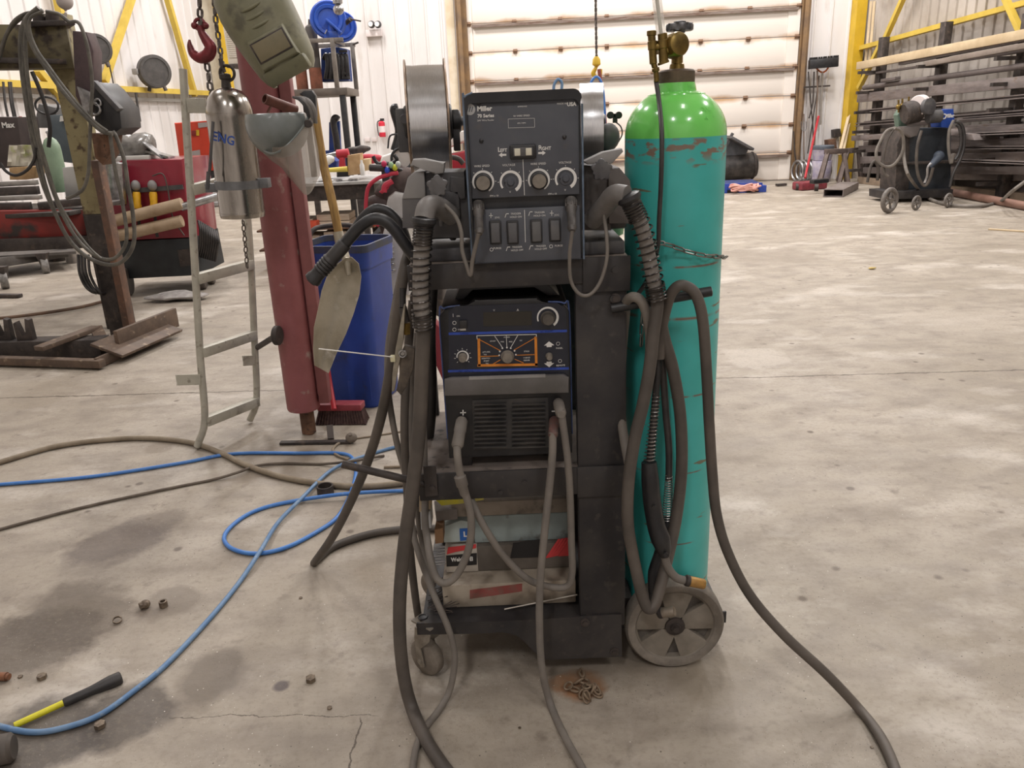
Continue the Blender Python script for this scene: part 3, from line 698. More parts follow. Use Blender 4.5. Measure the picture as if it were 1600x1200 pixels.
c = P(856, 496, Yq); mb.arc(c, X, Z, .0225, .0255, math.radians(200), math.radians(-55), .0006, 32, w1=.006)
c = P(723, 557, Yq); mb.arc(c, X, Z, .0125, .0148, math.radians(190), math.radians(-60), .0006, 24, w1=.004)
for k in range(9):
    a = math.radians(225-k*33.75); d = X*math.cos(a)+Z*math.sin(a); p0 = c+d*.0175; p1 = c+d*.0205; n = Vector((-d.z, 0, d.x))*.0006; mb.prism([p0-n, p1-n, p1+n, p0+n], (0, -.0006, 0))
for x, y, s in ((858, 539, 1), (858, 568, -1)):
    c = P(x, y, Yq); mb.prism([c+Vector((-.012, 0, -.001*s)), c+Vector((0, 0, .009*s)), c+Vector((.012, 0, -.001*s)), c+Vector((.006, 0, -.001*s)), c+Vector((.006, 0, -.005*s)), c+Vector((-.006, 0, -.005*s)), c+Vector((-.006, 0, -.001*s))], (0, -.0006, 0))
def tx(s, x, y, sz, Y=None, wd=1.0, bold=0): mb.text(s, P(x, y, Y or Yq), X+Z*-.0, Z, sz, .0006, wd, bold=bold)
for s, x, y, sz in (('V', 772, 485, .007), ('A', 809, 484.5, .008), ('I', 708, 493, .011), ('ON', 716, 494, .005), ('OFF', 718, 515, .005), ('POWER', 726, 521, .0055), ('V/A ADJUST', 854, 518, .0055),
                    ('ARC CONTROL', 728, 580, .0055), ('V/A CONTROL', 858, 576, .0055), ('PANEL', 874, 544, .0055), ('REMOTE', 876, 571, .0055), ('GTAW', 770, 533, .0045), ('PULSED', 792, 527, .0042),
                    ('MIG', 785, 534, .0045), ('MIG', 798, 534, .0045), ('CC', 814, 532, .0045), ('LIFT-ARC', 760, 550, .0045), ('TIG', 758, 554, .0045), ('SCRATCH', 759, 560, .0045), ('START', 760, 564, .0045), ('TIG', 761, 568, .0045),
                    ('STICK', 823, 549, .0048), ('V-SENSE', 823, 559, .0045), ('FEEDER', 823, 563, .0045)): tx(s, x, y, sz)
c = P(710, 504.5, Yq); mb.torus(c, Yv, .004, .0006, 16, 4); c = P(710, 515, Yq); mb.torus(c, Yv, .004, .0006, 16, 4)
strip(mb, 719, 514.8, 728, 514.5, .005)
for x, y in ((872, 537), (875, 564)): c = P(x, y, Yq); mb.torus(c, Yv, .004, .0005, 14, 4)
for x, y in ((724, 530), (724, 478)): pass
mb.build('lettering', m_white, pan)
mb = MB(); mb.prism([P(x, y, Yq) for x, y in [(755, 510), (755, 488), (831, 486), (831, 508)]], (0, -.0008, 0)); mb.build('display', mat('dark_display_window', '#2a2722', '#2f2c26', 10, .25), pan)
mb = MB(); mb.bx(P(718, 505, Yq).x, P(730, 505, Yq).x, Yq-.006, Yq, P(718, 513, Yq).z, P(718, 500, Yq).z, .001); mb.build('power_switch', m_plastic, pan)
for x, y, r, h in ((856, 497, .0155, .018), (723, 558, .0095, .018), (793, 557, .014, .016), (858, 556, .0075, .018)):
    mb = MB(); c = P(x, y, Yq); mb.lathe([(r*1.12, 0), (r*1.1, .003), (r, .004), (r*.92, h-.002), (r*.82, h)], c, -Yv, 28); mb.build('knob', m_knob if r < .015 else mat('dark_knob', '#4a4540', '#5d574f', 40, .6), pan)
# hinged dust bar under the panel
mb = MB(); mb.prism([P(x, y, Yp-.003) for x, y in [(695, 616), (695, 591), (705, 588), (880, 583), (888, 588), (888, 611)]], (0, -.014, 0), .003)
mb.build('panel_door_edge', mat('grey_dusty_cover', '#55524f', '#656160', 10, .6, 0, .03), ps)
mb = MB(); mb.prism([P(x, y, Yp-.01) for x, y in [(733, 592), (733, 588), (852, 584), (852, 588)]], (0, -.008, 0)); mb.build('cover_lip', m_grey, ps)
# louvre grille
gr = MB(); gr.prism([P(x, y, Yp+.001) for x, y in [(738, 625), (856, 620), (858, 698), (740, 702)]], (0, -.003, 0)); 
for r in range(11):
    y0 = 629+r*6.7
    for xa, xb in ((741, 791), (800, 852)):
        gr.prism([P(xa, y0, Yp-.001), P(xb, y0-1.6, Yp-.001), P(xb, y0+1.6, Yp-.011), P(xa, y0+3.2, Yp-.011)], (0, 0, -.0025))
gr.build('louvre_grille', mat('dusty_louvres', '#2c2b2b', '#45413e', 16, .6), ps)
mb = MB(); strip(mb, 719, 645, 728, 644.6, .0025, Yp-.0005); strip(mb, 723.4, 640.5, 723.6, 649, .0025, Yp-.0005); strip(mb, 862, 642.5, 868, 642.3, .0022, Yp-.0005); mb.build('terminal_marks', m_white, ps)
def plug(x0, y0, x1, y1, r, m, nm, Yq=None):
    mb = MB(); a = P(x0, y0, Yp); b = P(x1, y1, Yp-.075); t = (b-a).normalized(); L_ = (b-a).length
    mb.lathe([(r*.8, 0), (r, .006), (r*1.05, L_*.4), (r*.95, L_*.45), (r, L_*.9), (r*.7, L_)], a, t, 20); return mb, b
# ================================================================ WIRE FEEDER (upper machine)
fd = T('wire_feeder', 'two-sided wire feeder with dark slanted control console on the top shelf', 'wire feeder', (.05, 1.9, ZT))
Yw = 1.745
TL = P(724, 147, Yw); TR = P(907, 137, Yw); BR = P(912, 399, Yw); BL = P(738, 404, Yw)
fx0, fx1, fz0, fz1 = (TL.x+BL.x)/2, (TR.x+BR.x)/2, ZT+.004, (TL.z+TR.z)/2
def rrect(x0, x1, z0, z1, r, n=5, low=None):
    pts = []; 
    for cx, cz, a0, rr in ((x1-r, z1-r, 0, r), (x0+r, z1-r, 90, r)):
        for i in range(n+1): a = math.radians(a0+90*i/n); pts.append((cx+rr*math.cos(a), cz+rr*math.sin(a)))
    pts += [(x0, z0), (x1, z0)]; return pts
m_hood = mat('feeder_hood', '#2d2e32', '#393a3d', 10, .5, .1, .03, c3='#5b554f', sc3=20, lo3=.62, hi3=.8)
mb = MB(); mb.prism([(x, Yw+.012, z) for x, z in rrect(fx0, fx1, fz0, fz1, .018)], (0, .32, 0), .002); con = mb.build('console', m_hood, fd)
# lip around the face
o_ = rrect(fx0, fx1, fz0, fz1, .018); i_ = rrect(fx0+.006, fx1-.006, fz0+.002, fz1-.020, .012)
mb = MB(); n = len(o_)
ro = [mb._v((x, Yw-.012, z)) for x, z in o_]; ri = [mb._v((x, Yw-.008, z)) for x, z in i_]; bo = [mb._v((x, Yw+.014, z)) for x, z in o_]; bi = [mb._v((x, Yw+.014, z)) for x, z in i_]
for k in range(n-1):
    mb._f([ro[k], ro[k+1], ri[k+1], ri[k]]); mb._f([ro[k], bo[k], bo[k+1], ro[k+1]]); mb._f([ri[k], ri[k+1], bi[k+1], bi[k]])
mb._f([ro[0], ri[0], bi[0], bo[0]])
mb.build('hood_lip', m_hood, fd)
mb = MB()
mb.tube([(fx0-.0005, Yw-.011, fz0), (fx0-.0005, Yw-.011, fz1-.03), (fx0+.003, Yw-.011, fz1-.008), (fx0+.02, Yw-.011, fz1+.0005)], .0022, 8); mb.build('edge_trim', m_edge, fd); mb = MB()
mb.tube([(fx1+.0005, Yw-.011, fz0), (fx1+.0005, Yw-.011, fz1-.03)], .0022, 8)
mb.build('edge_trim', m_edge, fd)
# face plates
zb = P(820, 307, Yw).z; zc = P(820, 325, Yw).z
mb = MB(); mb.bx(fx0+.006, fx1-.006, Yw-.0, Yw+.014, zb, fz1-.018, .001); fp = mb.build('face_plate', m_face, fd)
mb = MB(); mb.hexa([(fx0+.006, Yw-.010, fz0+.001), (fx1-.006, Yw-.010, fz0+.001), (fx1-.006, Yw+.014, fz0+.001), (fx0+.006, Yw+.014, fz0+.001), (fx0+.006, Yw+.002, zc), (fx1-.006, Yw+.002, zc), (fx1-.006, Yw+.014, zc), (fx0+.006, Yw+.014, zc)], .0008); lp = mb.build('lower_plate', m_face, fd)
Yq = Yw-.0004
mb = MB()
def dial(x, y, grow, R0=.0225):
    c = P(x, y, Yq)
    mb.arc(c, X, Z, R0-.0028, R0+.0012, math.radians(215), math.radians(-60), .0006, 36, w1=.0068 if grow else .0055)
    for k in range(7):
        a = math.radians(225-k*45); d = X*math.cos(a)+Z*math.sin(a); p0 = c+d*(R0+.003); p1 = c+d*(R0+.0055); n_ = Vector((-d.z, 0, d.x))*.0006
        if k in (0, 6): continue
        mb.prism([p0-n_, p1-n_, p1+n_, p0+n_], (0, -.0006, 0))
for x, y, g in ((755, 284, 0), (798, 284, 1), (842, 281, 0), (884, 279, 1)): dial(x, y, g)
for s, x, y, sz, b in (('WIRE SPEED', 753, 259.5, .0062, 0), ('VOLTAGE', 795, 258, .0062, 0), ('WIRE SPEED', 841, 256, .0062, 0), ('VOLTAGE', 883, 254, .0062, 0), ('L', 780, 234, .0135, .0002), ('EFT', 787, 235, .0095, .0002), ('R', 844, 231, .0135, .0002),
                       ('IGHT', 853, 232, .0095, .0002), ('Miller', 757, 170, .0135, .0005), ('70 Series', 759, 181, .0095, .0003), ('24V Wire Feeder', 759, 188, .0050, 0), ('MADE IN', 878, 162, .0052, 0), ('USA', 893, 163, .0105, .0004), ('IPM x 10', 772, 306, .0052, 0),
                       ('IPM x 10', 863, 303, .0052, 0), ('V', 797, 300, .0065, 0), ('V', 883, 297, .0065, 0), ('V VOLTAGE', 813, 155, .0052, 0), ('W WIRE SPEED', 815, 181, .0052, 0), ('AMPERAGE', 816, 166.5, .004, 0), ('IPM / MPM', 815, 192.5, .004, 0)): tx(s, x, y, sz, bold=b)
def rect(x0, y0, x1, y1, sl=-.03, w=.0006):
    k = (x1-x0)*sl; strip(mb, x0, y0, x1, y0+k, w); strip(mb, x0, y1, x1, y1+k, w); strip(mb, x0, y0, x0+.5, y1, w); strip(mb, x1, y0+k, x1+.5, y1+k, w)
rect(794, 186, 835, 200); 
for x, y, s in ((786, 242, -1), (846, 239, 1)):
    c = P(x, y, Yq); mb.prism([c+Vector((s*.009, 0, 0)), c+Vector((s*.002, 0, .005)), c+Vector((s*.002, 0, .002)), c+Vector((-s*.007, 0, .002)), c+Vector((-s*.007, 0, -.002)), c+Vector((s*.002, 0, -.002)), c+Vector((s*.002, 0, -.005))], (0, -.0006, 0))
strip(mb, 817, 249, 819.5, 305, .0012)
mb.build('lettering', m_white, fp)
mb = MB(); c = P(734, 171, Yq); mb.cyl(c, c+Vector((0, -.0008, 0)), .0115, seg=32); mb.build('emblem', mat('grey_print', '#a9a9a9'), fp)
mb = MB()
for dx in (-.0045, .0005, .0055): q = c+Vector((dx, -.0012, 0)); mb.prism([q+Vector((-.003, 0, -.005)), q+Vector((-.0012, 0, -.005)), q+Vector((.0022, 0, .005)), q+Vector((.0002, 0, .005))], (0, -.0004, 0))
mb.build('emblem_slashes', m_face, fp)
for x, y in ((748, 161), (878, 153), (752, 220), (882, 214)):
    mb = MB(); c = P(x, y, Yq); mb.lathe([(.0045, 0), (.0045, .002), (.003, .0035), (.0008, .0038)], c, -Yv, 16); mb.build('screw', m_plastic, fp)
for x, y, r, h in ((755, 285, .0185, .018), (842, 282, .0185, .018)):
    mb = MB(); c = P(x, y, Yq); mb.lathe([(r*1.05, 0), (r*1.05, .004), (r*.98, .005), (r*.95, h-.002), (r*.84, h), (r*.8, h-.001)], c, -Yv, 36); k_ = mb.build('knob', m_plastic, fp)
    mb = MB(); mb.lathe([(r*.82, h-.004), (r*.8, h+.0006)], c, -Yv, 36); mb.build('knob_cap', m_knob, fp)
for x, y in ((798, 285), (884, 279)):
    mb = MB(); c = P(x, y, Yq); mb.lathe([(.014, 0), (.0135, .0015), (.008, .002), (.0072, .005), (.006, .006)], c, -Yv, 24); mb.build('trim_knob', m_face, fp)
    mb = MB(); q = c+Vector((-.0125, -.0015, 0)); mb.cyl(q, q+Vector((0, -.001, 0)), .0018, seg=10); mb.build('pointer', m_plastic, fp)
# left / right selector rocker
c = P(817, 237, Yq); mb = MB(); mb.box(c+Vector((0, -.004, 0)), (.056, .010, .030), bev=.004); rk = mb.build('selector_switch', m_plastic, fp)
mb = MB(); mb.box(c+Vector((0, -.0092, 0)), (.042, .006, .019), bev=.002); mb.build('rocker', m_dgrey, fp)
mb = MB(); mb.box(c+Vector((-.012, -.0115, 0)), (.0125, .004, .015), bev=.001); mb.box(c+Vector((.012, -.0115, 0)), (.0125, .004, .015), bev=.001); mb.build('switch_window', mat('cream_window', '#cfcab8', None, rough=.3), fp)
# lower plate
Yl = lambda y: Yw+.002-.012*(y-325)/76-.0006
mb = MB()
for s, x, y, sz in (('JOG', 777, 340, .0055), ('TRIGGER', 806, 334, .0056), ('HOLD ON', 806, 339, .0056), ('TRIGGER', 843, 332, .0056), ('HOLD ON', 843, 337, .0056), ('JOG', 870, 336, .0055), ('PURGE', 777, 388, .0058), ('TRIGGER', 808, 386, .0056), ('HOLD OFF', 808, 391, .0056),
                    ('TRIGGER', 845, 384.5, .0056), ('HOLD OFF', 845, 389, .0056), ('PURGE', 873, 384, .0058)): tx(s, x, y, sz, Yl(y))
strip(mb, 819.5, 328, 821.5, 399, .0012, Yl(360)-.001)
for x, y in ((767, 337), (862, 333)): strip(mb, x-3, y, x+3, y, .0012, Yl(y)); strip(mb, x, y-4, x, y+4, .0012, Yl(y))
for x, y in ((768, 390), (861, 385)): mb.torus(P(x, y, Yl(y)), Yv, .0035, .0006, 14, 4)
for x, y in ((791, 337), (828, 334), (793, 389), (829, 387)): strip(mb, x-2, y+3, x, y-3, .0012, Yl(y)); strip(mb, x, y-3, x+4, y-3, .0014, Yl(y))
mb.build('lettering', m_white, lp)
for x, y in ((774, 363), (801, 363), (838, 361), (867, 359)):
    c = P(x, y, Yl(y)); mb = MB(); mb.box(c+Vector((0, -.002, 0)), (.026, .006, .052), bev=.0025); q_ = mb.build('switch_frame', m_plastic, lp)
    mb = MB(); mb.hexa([c+Vector((a, b, d)) for a, b, d in ((-.0095, -.013, -.021), (.0095, -.013, -.021), (.0095, 0, -.021), (-.0095, 0, -.021), (-.0095, -.006, .021), (.0095, -.006, .021), (.0095, 0, .021), (-.0095, 0, .021))], .0015); mb.build('rocker_switch', m_dgrey, lp)
# circular plugs in the ledge
for x, y0, y1 in ((748, 318, 366), (893, 312, 361)):
    a = P(x-1, y0, Yw+.008); b = P(x+1, y1, Yw-.055); t = (b-a).normalized(); L_ = (b-a).length
    mb = MB(); mb.lathe([(.0125, 0), (.013, .012), (.0115, .014), (.0115, .03), (.010, .032), (.009, L_-.012), (.0105, L_-.01), (.0065, L_)], a, t, 20)
    for k in range(10): an = 2*PI*k/10; u_ = t.orthogonal().normalized(); w_ = t.cross(u_); q = a+t*.004+(u_*math.cos(an)+w_*math.sin(an))*.0125; mb.cyl(q, q+t*.018, .0013, seg=6)
    S(mb, 'cable_plug', mat('worn_plug', '#4b4846', '#66615d', 40, .5, .2), 'round threaded cable plug hanging from the console ledge on its %s end' % ('left' if x < 800 else 'right'), 'plug', 'control cable plugs')
# ---- drive housings each side
def star(mb, c, R, h, ax=-Yv):
    pts = []; u = X; w = Z
    for k in range(40):
        a = 2*PI*k/40; r = R*1.12*(.86+.14*math.cos(5*(a-PI/2))); pts.append(Vector(c)+u*math.cos(a)*r+w*math.sin(a)*r)
    mb.prism(pts, ax*h, .003)
dl = MB(); dl.prism([P(x, y, 1.80) for x, y in [(629, 357), (628, 311), (637, 277), (645, 270), (664, 268), (665, 357)]], (0, .16, 0), .004)
dl = dl.build('drive_housing', mat('housing_lower', '#5a585a', '#676462', 10, .6), fd)
mb = MB(); mb.prism([P(x, y, 1.797) for x, y in [(629, 311), (637, 279), (647, 269), (663, 268), (665, 310)]], (0, .165, 0), .003); mb.build('cover', m_grey, dl)
mb = MB(); a = P(638, 256, 1.79); 
mb.prism([P(x, y, 1.785) for x, y in [(641, 259), (645, 249), (662, 248), (684, 253), (695, 254), (693, 271), (679, 273), (664, 263), (644, 261)]], (0, .035, 0), .004); mb.build('pressure_lever', m_grey, dl)
mb = MB(); star(mb, P(684, 290, 1.765), .0215, .016); c = P(684, 290, 1.765); mb.cyl(c, c+Vector((0, .05, 0)), .006, seg=12); mb.cyl(c+Vector((0, .02, -.001)), c+Vector((0, .02, -.09)), .005, seg=12); mb.build('star_knob', mat('star_knob_grey', '#5c5a5a', '#6a6766', 14, .6), dl)
mb = MB(); mb.prism([P(x, y, 1.81) for x, y in [(664, 372), (664, 270), (725, 268), (738, 372)]], (0, .13, 0), .003); mb.prism([P(x, y, 1.80) for x, y in [(703, 300), (704, 276), (726, 278), (727, 310), (718, 312), (716, 302)]], (0, .02, 0), .002)
mb.bx(P(676, 345, 1.8).x, P(720, 345, 1.8).x, 1.80, 1.82, P(676, 345, 1.8).z, P(676, 300, 1.8).z, .003)
mb.build('gearbox', m_dgrey, dl)
mb = MB(); mb.cyl((fx0-.13, 1.86, 1.21), (fx0, 1.86, 1.21), .036, seg=28, bev=.003); mb.cyl((fx0-.055, 1.855, 1.21), (fx0-.04, 1.855, 1.21), .040, seg=28, bev=.003); mb.build('motor', mat('drive_motor', '#55514f', '#6b6563', 14, .6), dl)
mb = MB(); mb.bx(fx0-.13, fx0+.0, 1.80, 2.1, ZT+.001, ZT+.03, .002); mb.build('mounting_bracket', m_dgrey, dl)
dr = MB(); dr.prism([P(x, y, 1.80) for x, y in [(951, 350), (950, 263), (968, 262), (985, 282), (990, 350)]], (0, .15, 0), .005)
dr = dr.build('drive_housing', mat('housing_brown', '#57504d', '#625c58', 10, .6), fd)
mb = MB(); mb.prism([P(x, y, 1.785) for x, y in [(913, 252), (942, 238), (972, 232), (974, 237), (956, 256), (918, 257)]], (0, .04, 0), .003); mb.build('pressure_lever', m_grey, dr)
mb = MB(); star(mb, P(939, 265, 1.765), .0215, .016); c = P(939, 265, 1.765); mb.cyl(c, c+Vector((0, .05, 0)), .006, seg=12); mb.build('star_knob', m_dgrey, dr)
mb = MB(); mb.prism([P(x, y, 1.81) for x, y in [(912, 360), (912, 258), (952, 262), (955, 360)]], (0, .13, 0), .003); mb.build('gearbox', mat('gearbox_dark', '#3c3836', '#524c48', 10, .6), dr)
mb = MB(); mb.cyl((fx1, 1.86, 1.22), (fx1+.11, 1.86, 1.22), .040, seg=28, bev=.003); mb.build('motor', mat('drive_motor', '#55514f'), dr)
mb = MB(); mb.bx(fx1, fx1+.10, 1.80, 2.1, ZT+.001, ZT+.03, .002); mb.build('mounting_bracket', m_dgrey, dr)
# spool posts at the back
mb = MB(); mb.cyl((fx0-.16, 2.2, 1.432), (fx0+.20, 2.2, 1.432), .010, seg=16); mb.build('spool_spindle', m_dgrey, fd)
mb = MB(); mb.bx(fx0+.0, fx1, 2.07, 2.22, 1.36, 1.41, .003); mb.build('spool_bracket', m_dgrey, fd)
# ---- wire spools
m_fl = mat('copper_edge_flange', '#a9917a', '#8d8078', 30, .35, .7)
def spool(xa, xb, cz, Y, Rf, Rw, label, flange=True):
    cx_ = (P(xa, 200, Y).x+P(xb, 200, Y).x)/2; MS = Matrix.Translation((cx_, Y, cz)) @ Matrix.Rotation(-cx_/Y, 4, 'Z') @ Matrix.Translation((-cx_, -Y, -cz))
    x0 = P(xa, 200, Y).x; x1 = P(xb, 200, Y).x; t = T('wire_spool', label, 'wire spool', (x0, Y, cz-Rf), 'welding wire spools')
    mb = MB(MS); mb.lathe([(Rw-.03, .004), (Rw, .0045), (Rw+.001, .05*(x1-x0)), (Rw, .2*(x1-x0)), (Rw+.001, .5*(x1-x0)), (Rw, .9*(x1-x0)), (Rw, x1-x0-.0045), (Rw-.03, x1-x0-.004)], (x0, Y, cz), X, 80); mb.build('wound_wire', m_bsteel, t)
    if flange:
        for x in (x0, x1):
            mb = MB(MS); mb.torus((x, Y, cz), X, Rf, .0022, 80, 6); mb.torus((x, Y, cz), X, Rf*.55, .002, 60, 6)
            for k in range(12):
                a = 2*PI*k/12; d = Vector((0, math.cos(a), math.sin(a))); mb.cyl(Vector((x, Y, cz))+d*.03, Vector((x, Y, cz))+d*Rf, .0018, seg=6)
            mb.build('wire_flange', m_fl, t)
    mb = MB(MS); mb.cyl((x0-.012, Y, cz), (x1+.012 if flange else x1+.002, Y, cz), .045, seg=32, bev=.004)
    if flange: mb.cyl((x1+.012, Y, cz), (x1+.035, Y, cz), .028, seg=24, bev=.003)
    mb.build('hub', m_plastic, t)
    if not flange: return x0, x1
    mb = MB(MS); mb.cyl((x1+.03, Y, cz), (x1+.06, Y, cz), .012, seg=16); mb.bx(x1+.012, x1+.03, Y-.02, Y+.02, cz-.075, cz+.03, .003); mb.build('retaining_nut', m_dgrey, t)
    return x0, x1
spool(640, 700, 1.432, 2.2, .155, .142, 'tall full spool of silver welding wire left of the feeder console')
spool(905, 945, 1.39, 2.2, .125, .122, 'smaller silver wire spool behind the right edge of the feeder console', False)
mb = MB(); c = P(632, 192, 2.2); mb.bx(c.x-.018, c.x+.012, 2.17, 2.23, 1.36, 1.47, .004); q = P(634, 186, 2.16); mb.cyl(q, q+Vector((0, -.03, 0)), .013, seg=18, bev=.002); mb.build('spool_brake', m_dgrey, fd)
# ================================================================ GAS CYLINDER
GX, GY, GR = P(1053, 300, 1.95).x, 1.95, .1185
GB = .102
gc = T('gas_cylinder', 'tall teal gas cylinder with bright green shoulder standing at the end of the cart', 'gas cylinder', (GX, GY, GB))
zs = P(1053, 216, 1.95-GR).z-GB; zn = P(1053, 121, GY).z-GB
mb = MB(); mb.lathe([(GR-.012, 0), (GR, .014), (GR, .3), (GR, .7), (GR, 1.1), (GR, zs)], (GX, GY, GB), Z, 72); mb.build('cylinder_body', m_teal, gc)
prof = []
for i in range(15):
    a = math.radians(90*i/14); prof.append((.046+(GR-.046)*math.cos(a)**1.35 if i < 14 else .046, zs+.004+(zn-.035-zs)*math.sin(a)))
mb = MB(); mb.lathe([(GR, zs)]+[(r, z) for r, z in prof]+[(.044, zn-.02), (.042, zn-.012)], (GX, GY, GB), Z, 72); sh = mb.build('cylinder_shoulder', m_green, gc)
mb = MB(); mb.torus((GX, GY, GB+zn-.040), Z, .063, .0045, 48, 8); mb.build('shoulder_ring', m_green, gc)
mb = MB(); mb.text('ARGON', (GX+.03, GY-GR*.80, GB+zs+.058), X, Z+Yv*.55, .014, .0008); mb.text('TC-3AA', (GX+.03, GY-GR*.865, GB+zs+.040), X, Z+Yv*.5, .012, .0008); mb.build('stamped_letters', m_green, sh)
mb = MB(); mb.lathe([(.040, zn-.018), (.0415, zn-.012), (.0415, zn+.012), (.037, zn+.016), (.02, zn+.018)], (GX, GY, GB), Z, 40); mb.build('neck_ring', mat('grimy_neck_ring', '#5d5044', '#72624f', 30, .7, .3, .1), gc)
zv = GB+zn+.016
vx = GX
mb = MB(); mb.lathe([(.018, 0), (.016, .012), (.013, .014), (.013, .03), (.017, .034), (.017, .058), (.010, .062), (.008, .085)], (vx, GY, zv), Z, 24)
mb.cyl((vx, GY, zv+.045), (vx-.05, GY-.012, zv+.045), .011, seg=16)
vv = mb.build('valve', m_brass, gc)
hw = P(1057, 43, GY); zh = hw.z
mb = MB(); pts = []
for k in range(48):
    a = 2*PI*k/48; r = .0295+.0022*math.cos(8*a); pts.append((vx+.004+math.cos(a)*r, GY+math.sin(a)*r, zh-.008))
mb.prism(pts, (0, 0, .016), .004); mb.lathe([(.012, -.012), (.014, .012), (.006, .014)], (vx+.004, GY, zh), Z, 20)
mb.build('handwheel', mat('worn_handwheel', '#4c4d50', '#77777a', 50, .45, .5), vv)
# regulator with flow tube
rg = T('gas_regulator', 'brass regulator with upright clear flow tube on the cylinder valve', 'regulator', tuple(P(1045, 80, GY-.03)))
Yr = GY-.055
mb = MB(); c = P(1057, 70, Yr); ax = Vector((.35, -.9, .12)).normalized(); mb.lathe([(.012, -.03), (.024, -.026), (.0265, -.02), (.0265, .008), (.024, .014), (.018, .017)], c, ax, 32); mb.cyl(c-ax*.03, Vector((vx-.02, GY-.01, zv+.045)), .011, seg=16); mb.build('regulator_body', m_brass, rg)
def bro(x0, y0, x1, y1, r, Y=Yr-.005): mb.cyl(P(x0, y0, Y), P(x1, y1, Y), r, seg=18, bev=.001)
mb = MB(); bro(1018, 48, 1018, 56, .0105); bro(1018, 55, 1021, 100, .0085); bro(1019, 64, 1020, 78, .0105); bro(1035, 52, 1037, 98, .0105); bro(1035, 62, 1036, 76, .0125); bro(1018, 74, 1040, 72, .008); bro(1040, 78, 1054, 75, .008); bro(1021, 98, 1024, 108, .0065); bro(1024, 106, 1025, 112, .0085); bro(1025, 111, 1026, 128, .006); bro(1036, 96, 1037, 100, .013)
mb.build('valve_block', m_brass, rg)
mb = MB(); mb.cyl(P(1033, 54, Yr-.005), P(1023, -30, Yr+.0), .0105, seg=24); mb.build('flow_tube', m_glass, rg)
mb = MB(); mb.cyl(P(1033, 54, Yr-.005), P(1023, -30, Yr+.0), .004, seg=12); mb.build('inner_tube', mat('tube_core', '#b9b3a4', None, rough=.4), rg)
mb = MB(); mb.tube([P(1025, 126, Yr), P(1030, 160, Yr-.03), P(1034, 210, 1.79), P(1033, 280, 1.785), P(1030, 340, 1.79), P(1027, 390, 1.80), P(1010, 440, 1.84), P(985, 470, 1.86), P(960, 480, 1.95)], .0052, 12)
S(mb, 'gas_hose', m_rubber_d, 'thin black gas hose hanging from the brass regulator down the green shoulder', 'hose')
# safety chain round the cylinder
mb = MB(); pts = [P(1010, 383, 1.80), P(1033, 380, 1.80), P(1060, 388, 1.815), P(1085, 396, 1.815), P(1108, 400, 1.83), P(1125, 401, 1.87), P(1133, 402, 1.92)]
mb.chain(pts, .034, .0022, .42); S(mb, 'safety_chain', mat('zinc_chain', '#8b8b86', '#6d6b66', 40, .35, .8), 'zinc safety chain slung across the front of the teal cylinder', 'chain')
mb = MB(); mb.chain([P(1005, 480, 1.86), P(1003, 505, 1.86), P(1002, 533, 1.86)], .032, .0022, .42); S(mb, 'chain_end', mat('zinc_chain', '#8b8b86'), 'short loose chain end dangling behind the hose over the right peg', 'chain')
# ================================================================ HOSES AND LEADS AROUND THE CART
def hose(name, pts, r, m, label, cat='hose', group=None, seg=12, res=8, parent=None):
    q = []
    for p in pts:
        if isinstance(p, Vector): q.append(p)
        elif len(p) == 3 and p[2] == 'f': q.append(F(p[0], p[1], r+.001))
        elif len(p) == 4: q.append(F(p[0], p[1], r+.001+p[3]))
        else: q.append(P(*p))
    mb = MB(); mb.tube(q, r, seg, res=res)
    if parent: return mb.build(name, m, parent)
    return S(mb, name, m, label, cat, group)
def lead(label, group, elbow, spr, path, r, R, hood):
    root = T('welding_gun_lead', label, 'welding lead', tuple(P(*spr[0])), group)
    e = [P(*p) for p in elbow]
    mb = MB(); mb.tube(e, hood, 20, res=6); mb.build('elbow', mat('worn_elbow_plastic', '#66625f', '#7f7b78', 12, .5, 0, .03), root)
    s = [P(*p) for p in spr]; t = (s[1]-s[0]).normalized()
    mb = MB(); mb.lathe([(R*.85, -.016), (R*1.25, -.012), (R*1.3, -.004), (R*1.15, 0), (R*1.0, .004), (R*1.02, .01)], s[0], t, 28); mb.build('collar', m_plastic, root)
    c = crom(s, 10); al = along(c, 40)
    mb = MB(); mb.helix(al[:9], R, .0019, 7.5, 6); mb.helix(al[7:35], R*1.04, .0021, 10, 6); mb.helix(al[33:], R*1.05, .0021, 5, 6); mb.build('strain_relief_spring', m_spring, root)
    q = s[:-1]
    for p in [spr[-1]]+path:
        if len(p) == 3 and p[2] == 'f': q.append(F(p[0], p[1], r+.001))
        elif len(p) == 4: q.append(F(p[0], p[1], r+p[3]))
        else: q.append(P(*p))
    mb = MB(); mb.tube(q, r, 16, res=10); mb.build('cable', m_rubber, root)
    mb = MB(); mb.tube(s, r*1.06, 16, res=8); mb.build('inner_sleeve', mat('sleeve_grey', '#7c7670', '#8f8983', 20, .7), root)
    return root
lead('thick rubber gun lead with black spring running down the left side of the cart', 'gun leads',
     [(706, 338, 1.80), (684, 322, 1.76), (668, 324, 1.72), (662, 345, 1.70)], [(662, 350, 1.70), (658, 405, 1.70), (657, 460, 1.70), (661, 514, 1.70)],
     [(659, 580, 1.70), (655, 670, 1.70), (645, 760, 1.695), (632, 850, 1.69), (625, 930, 1.68), (625, 1000, 1.67), (632, 1062, 1.66), (645, 1110, 'f'), (668, 1160, 'f'), (700, 1208, 'f'), (730, 1240, 'f')], .0165, .0205, .022)
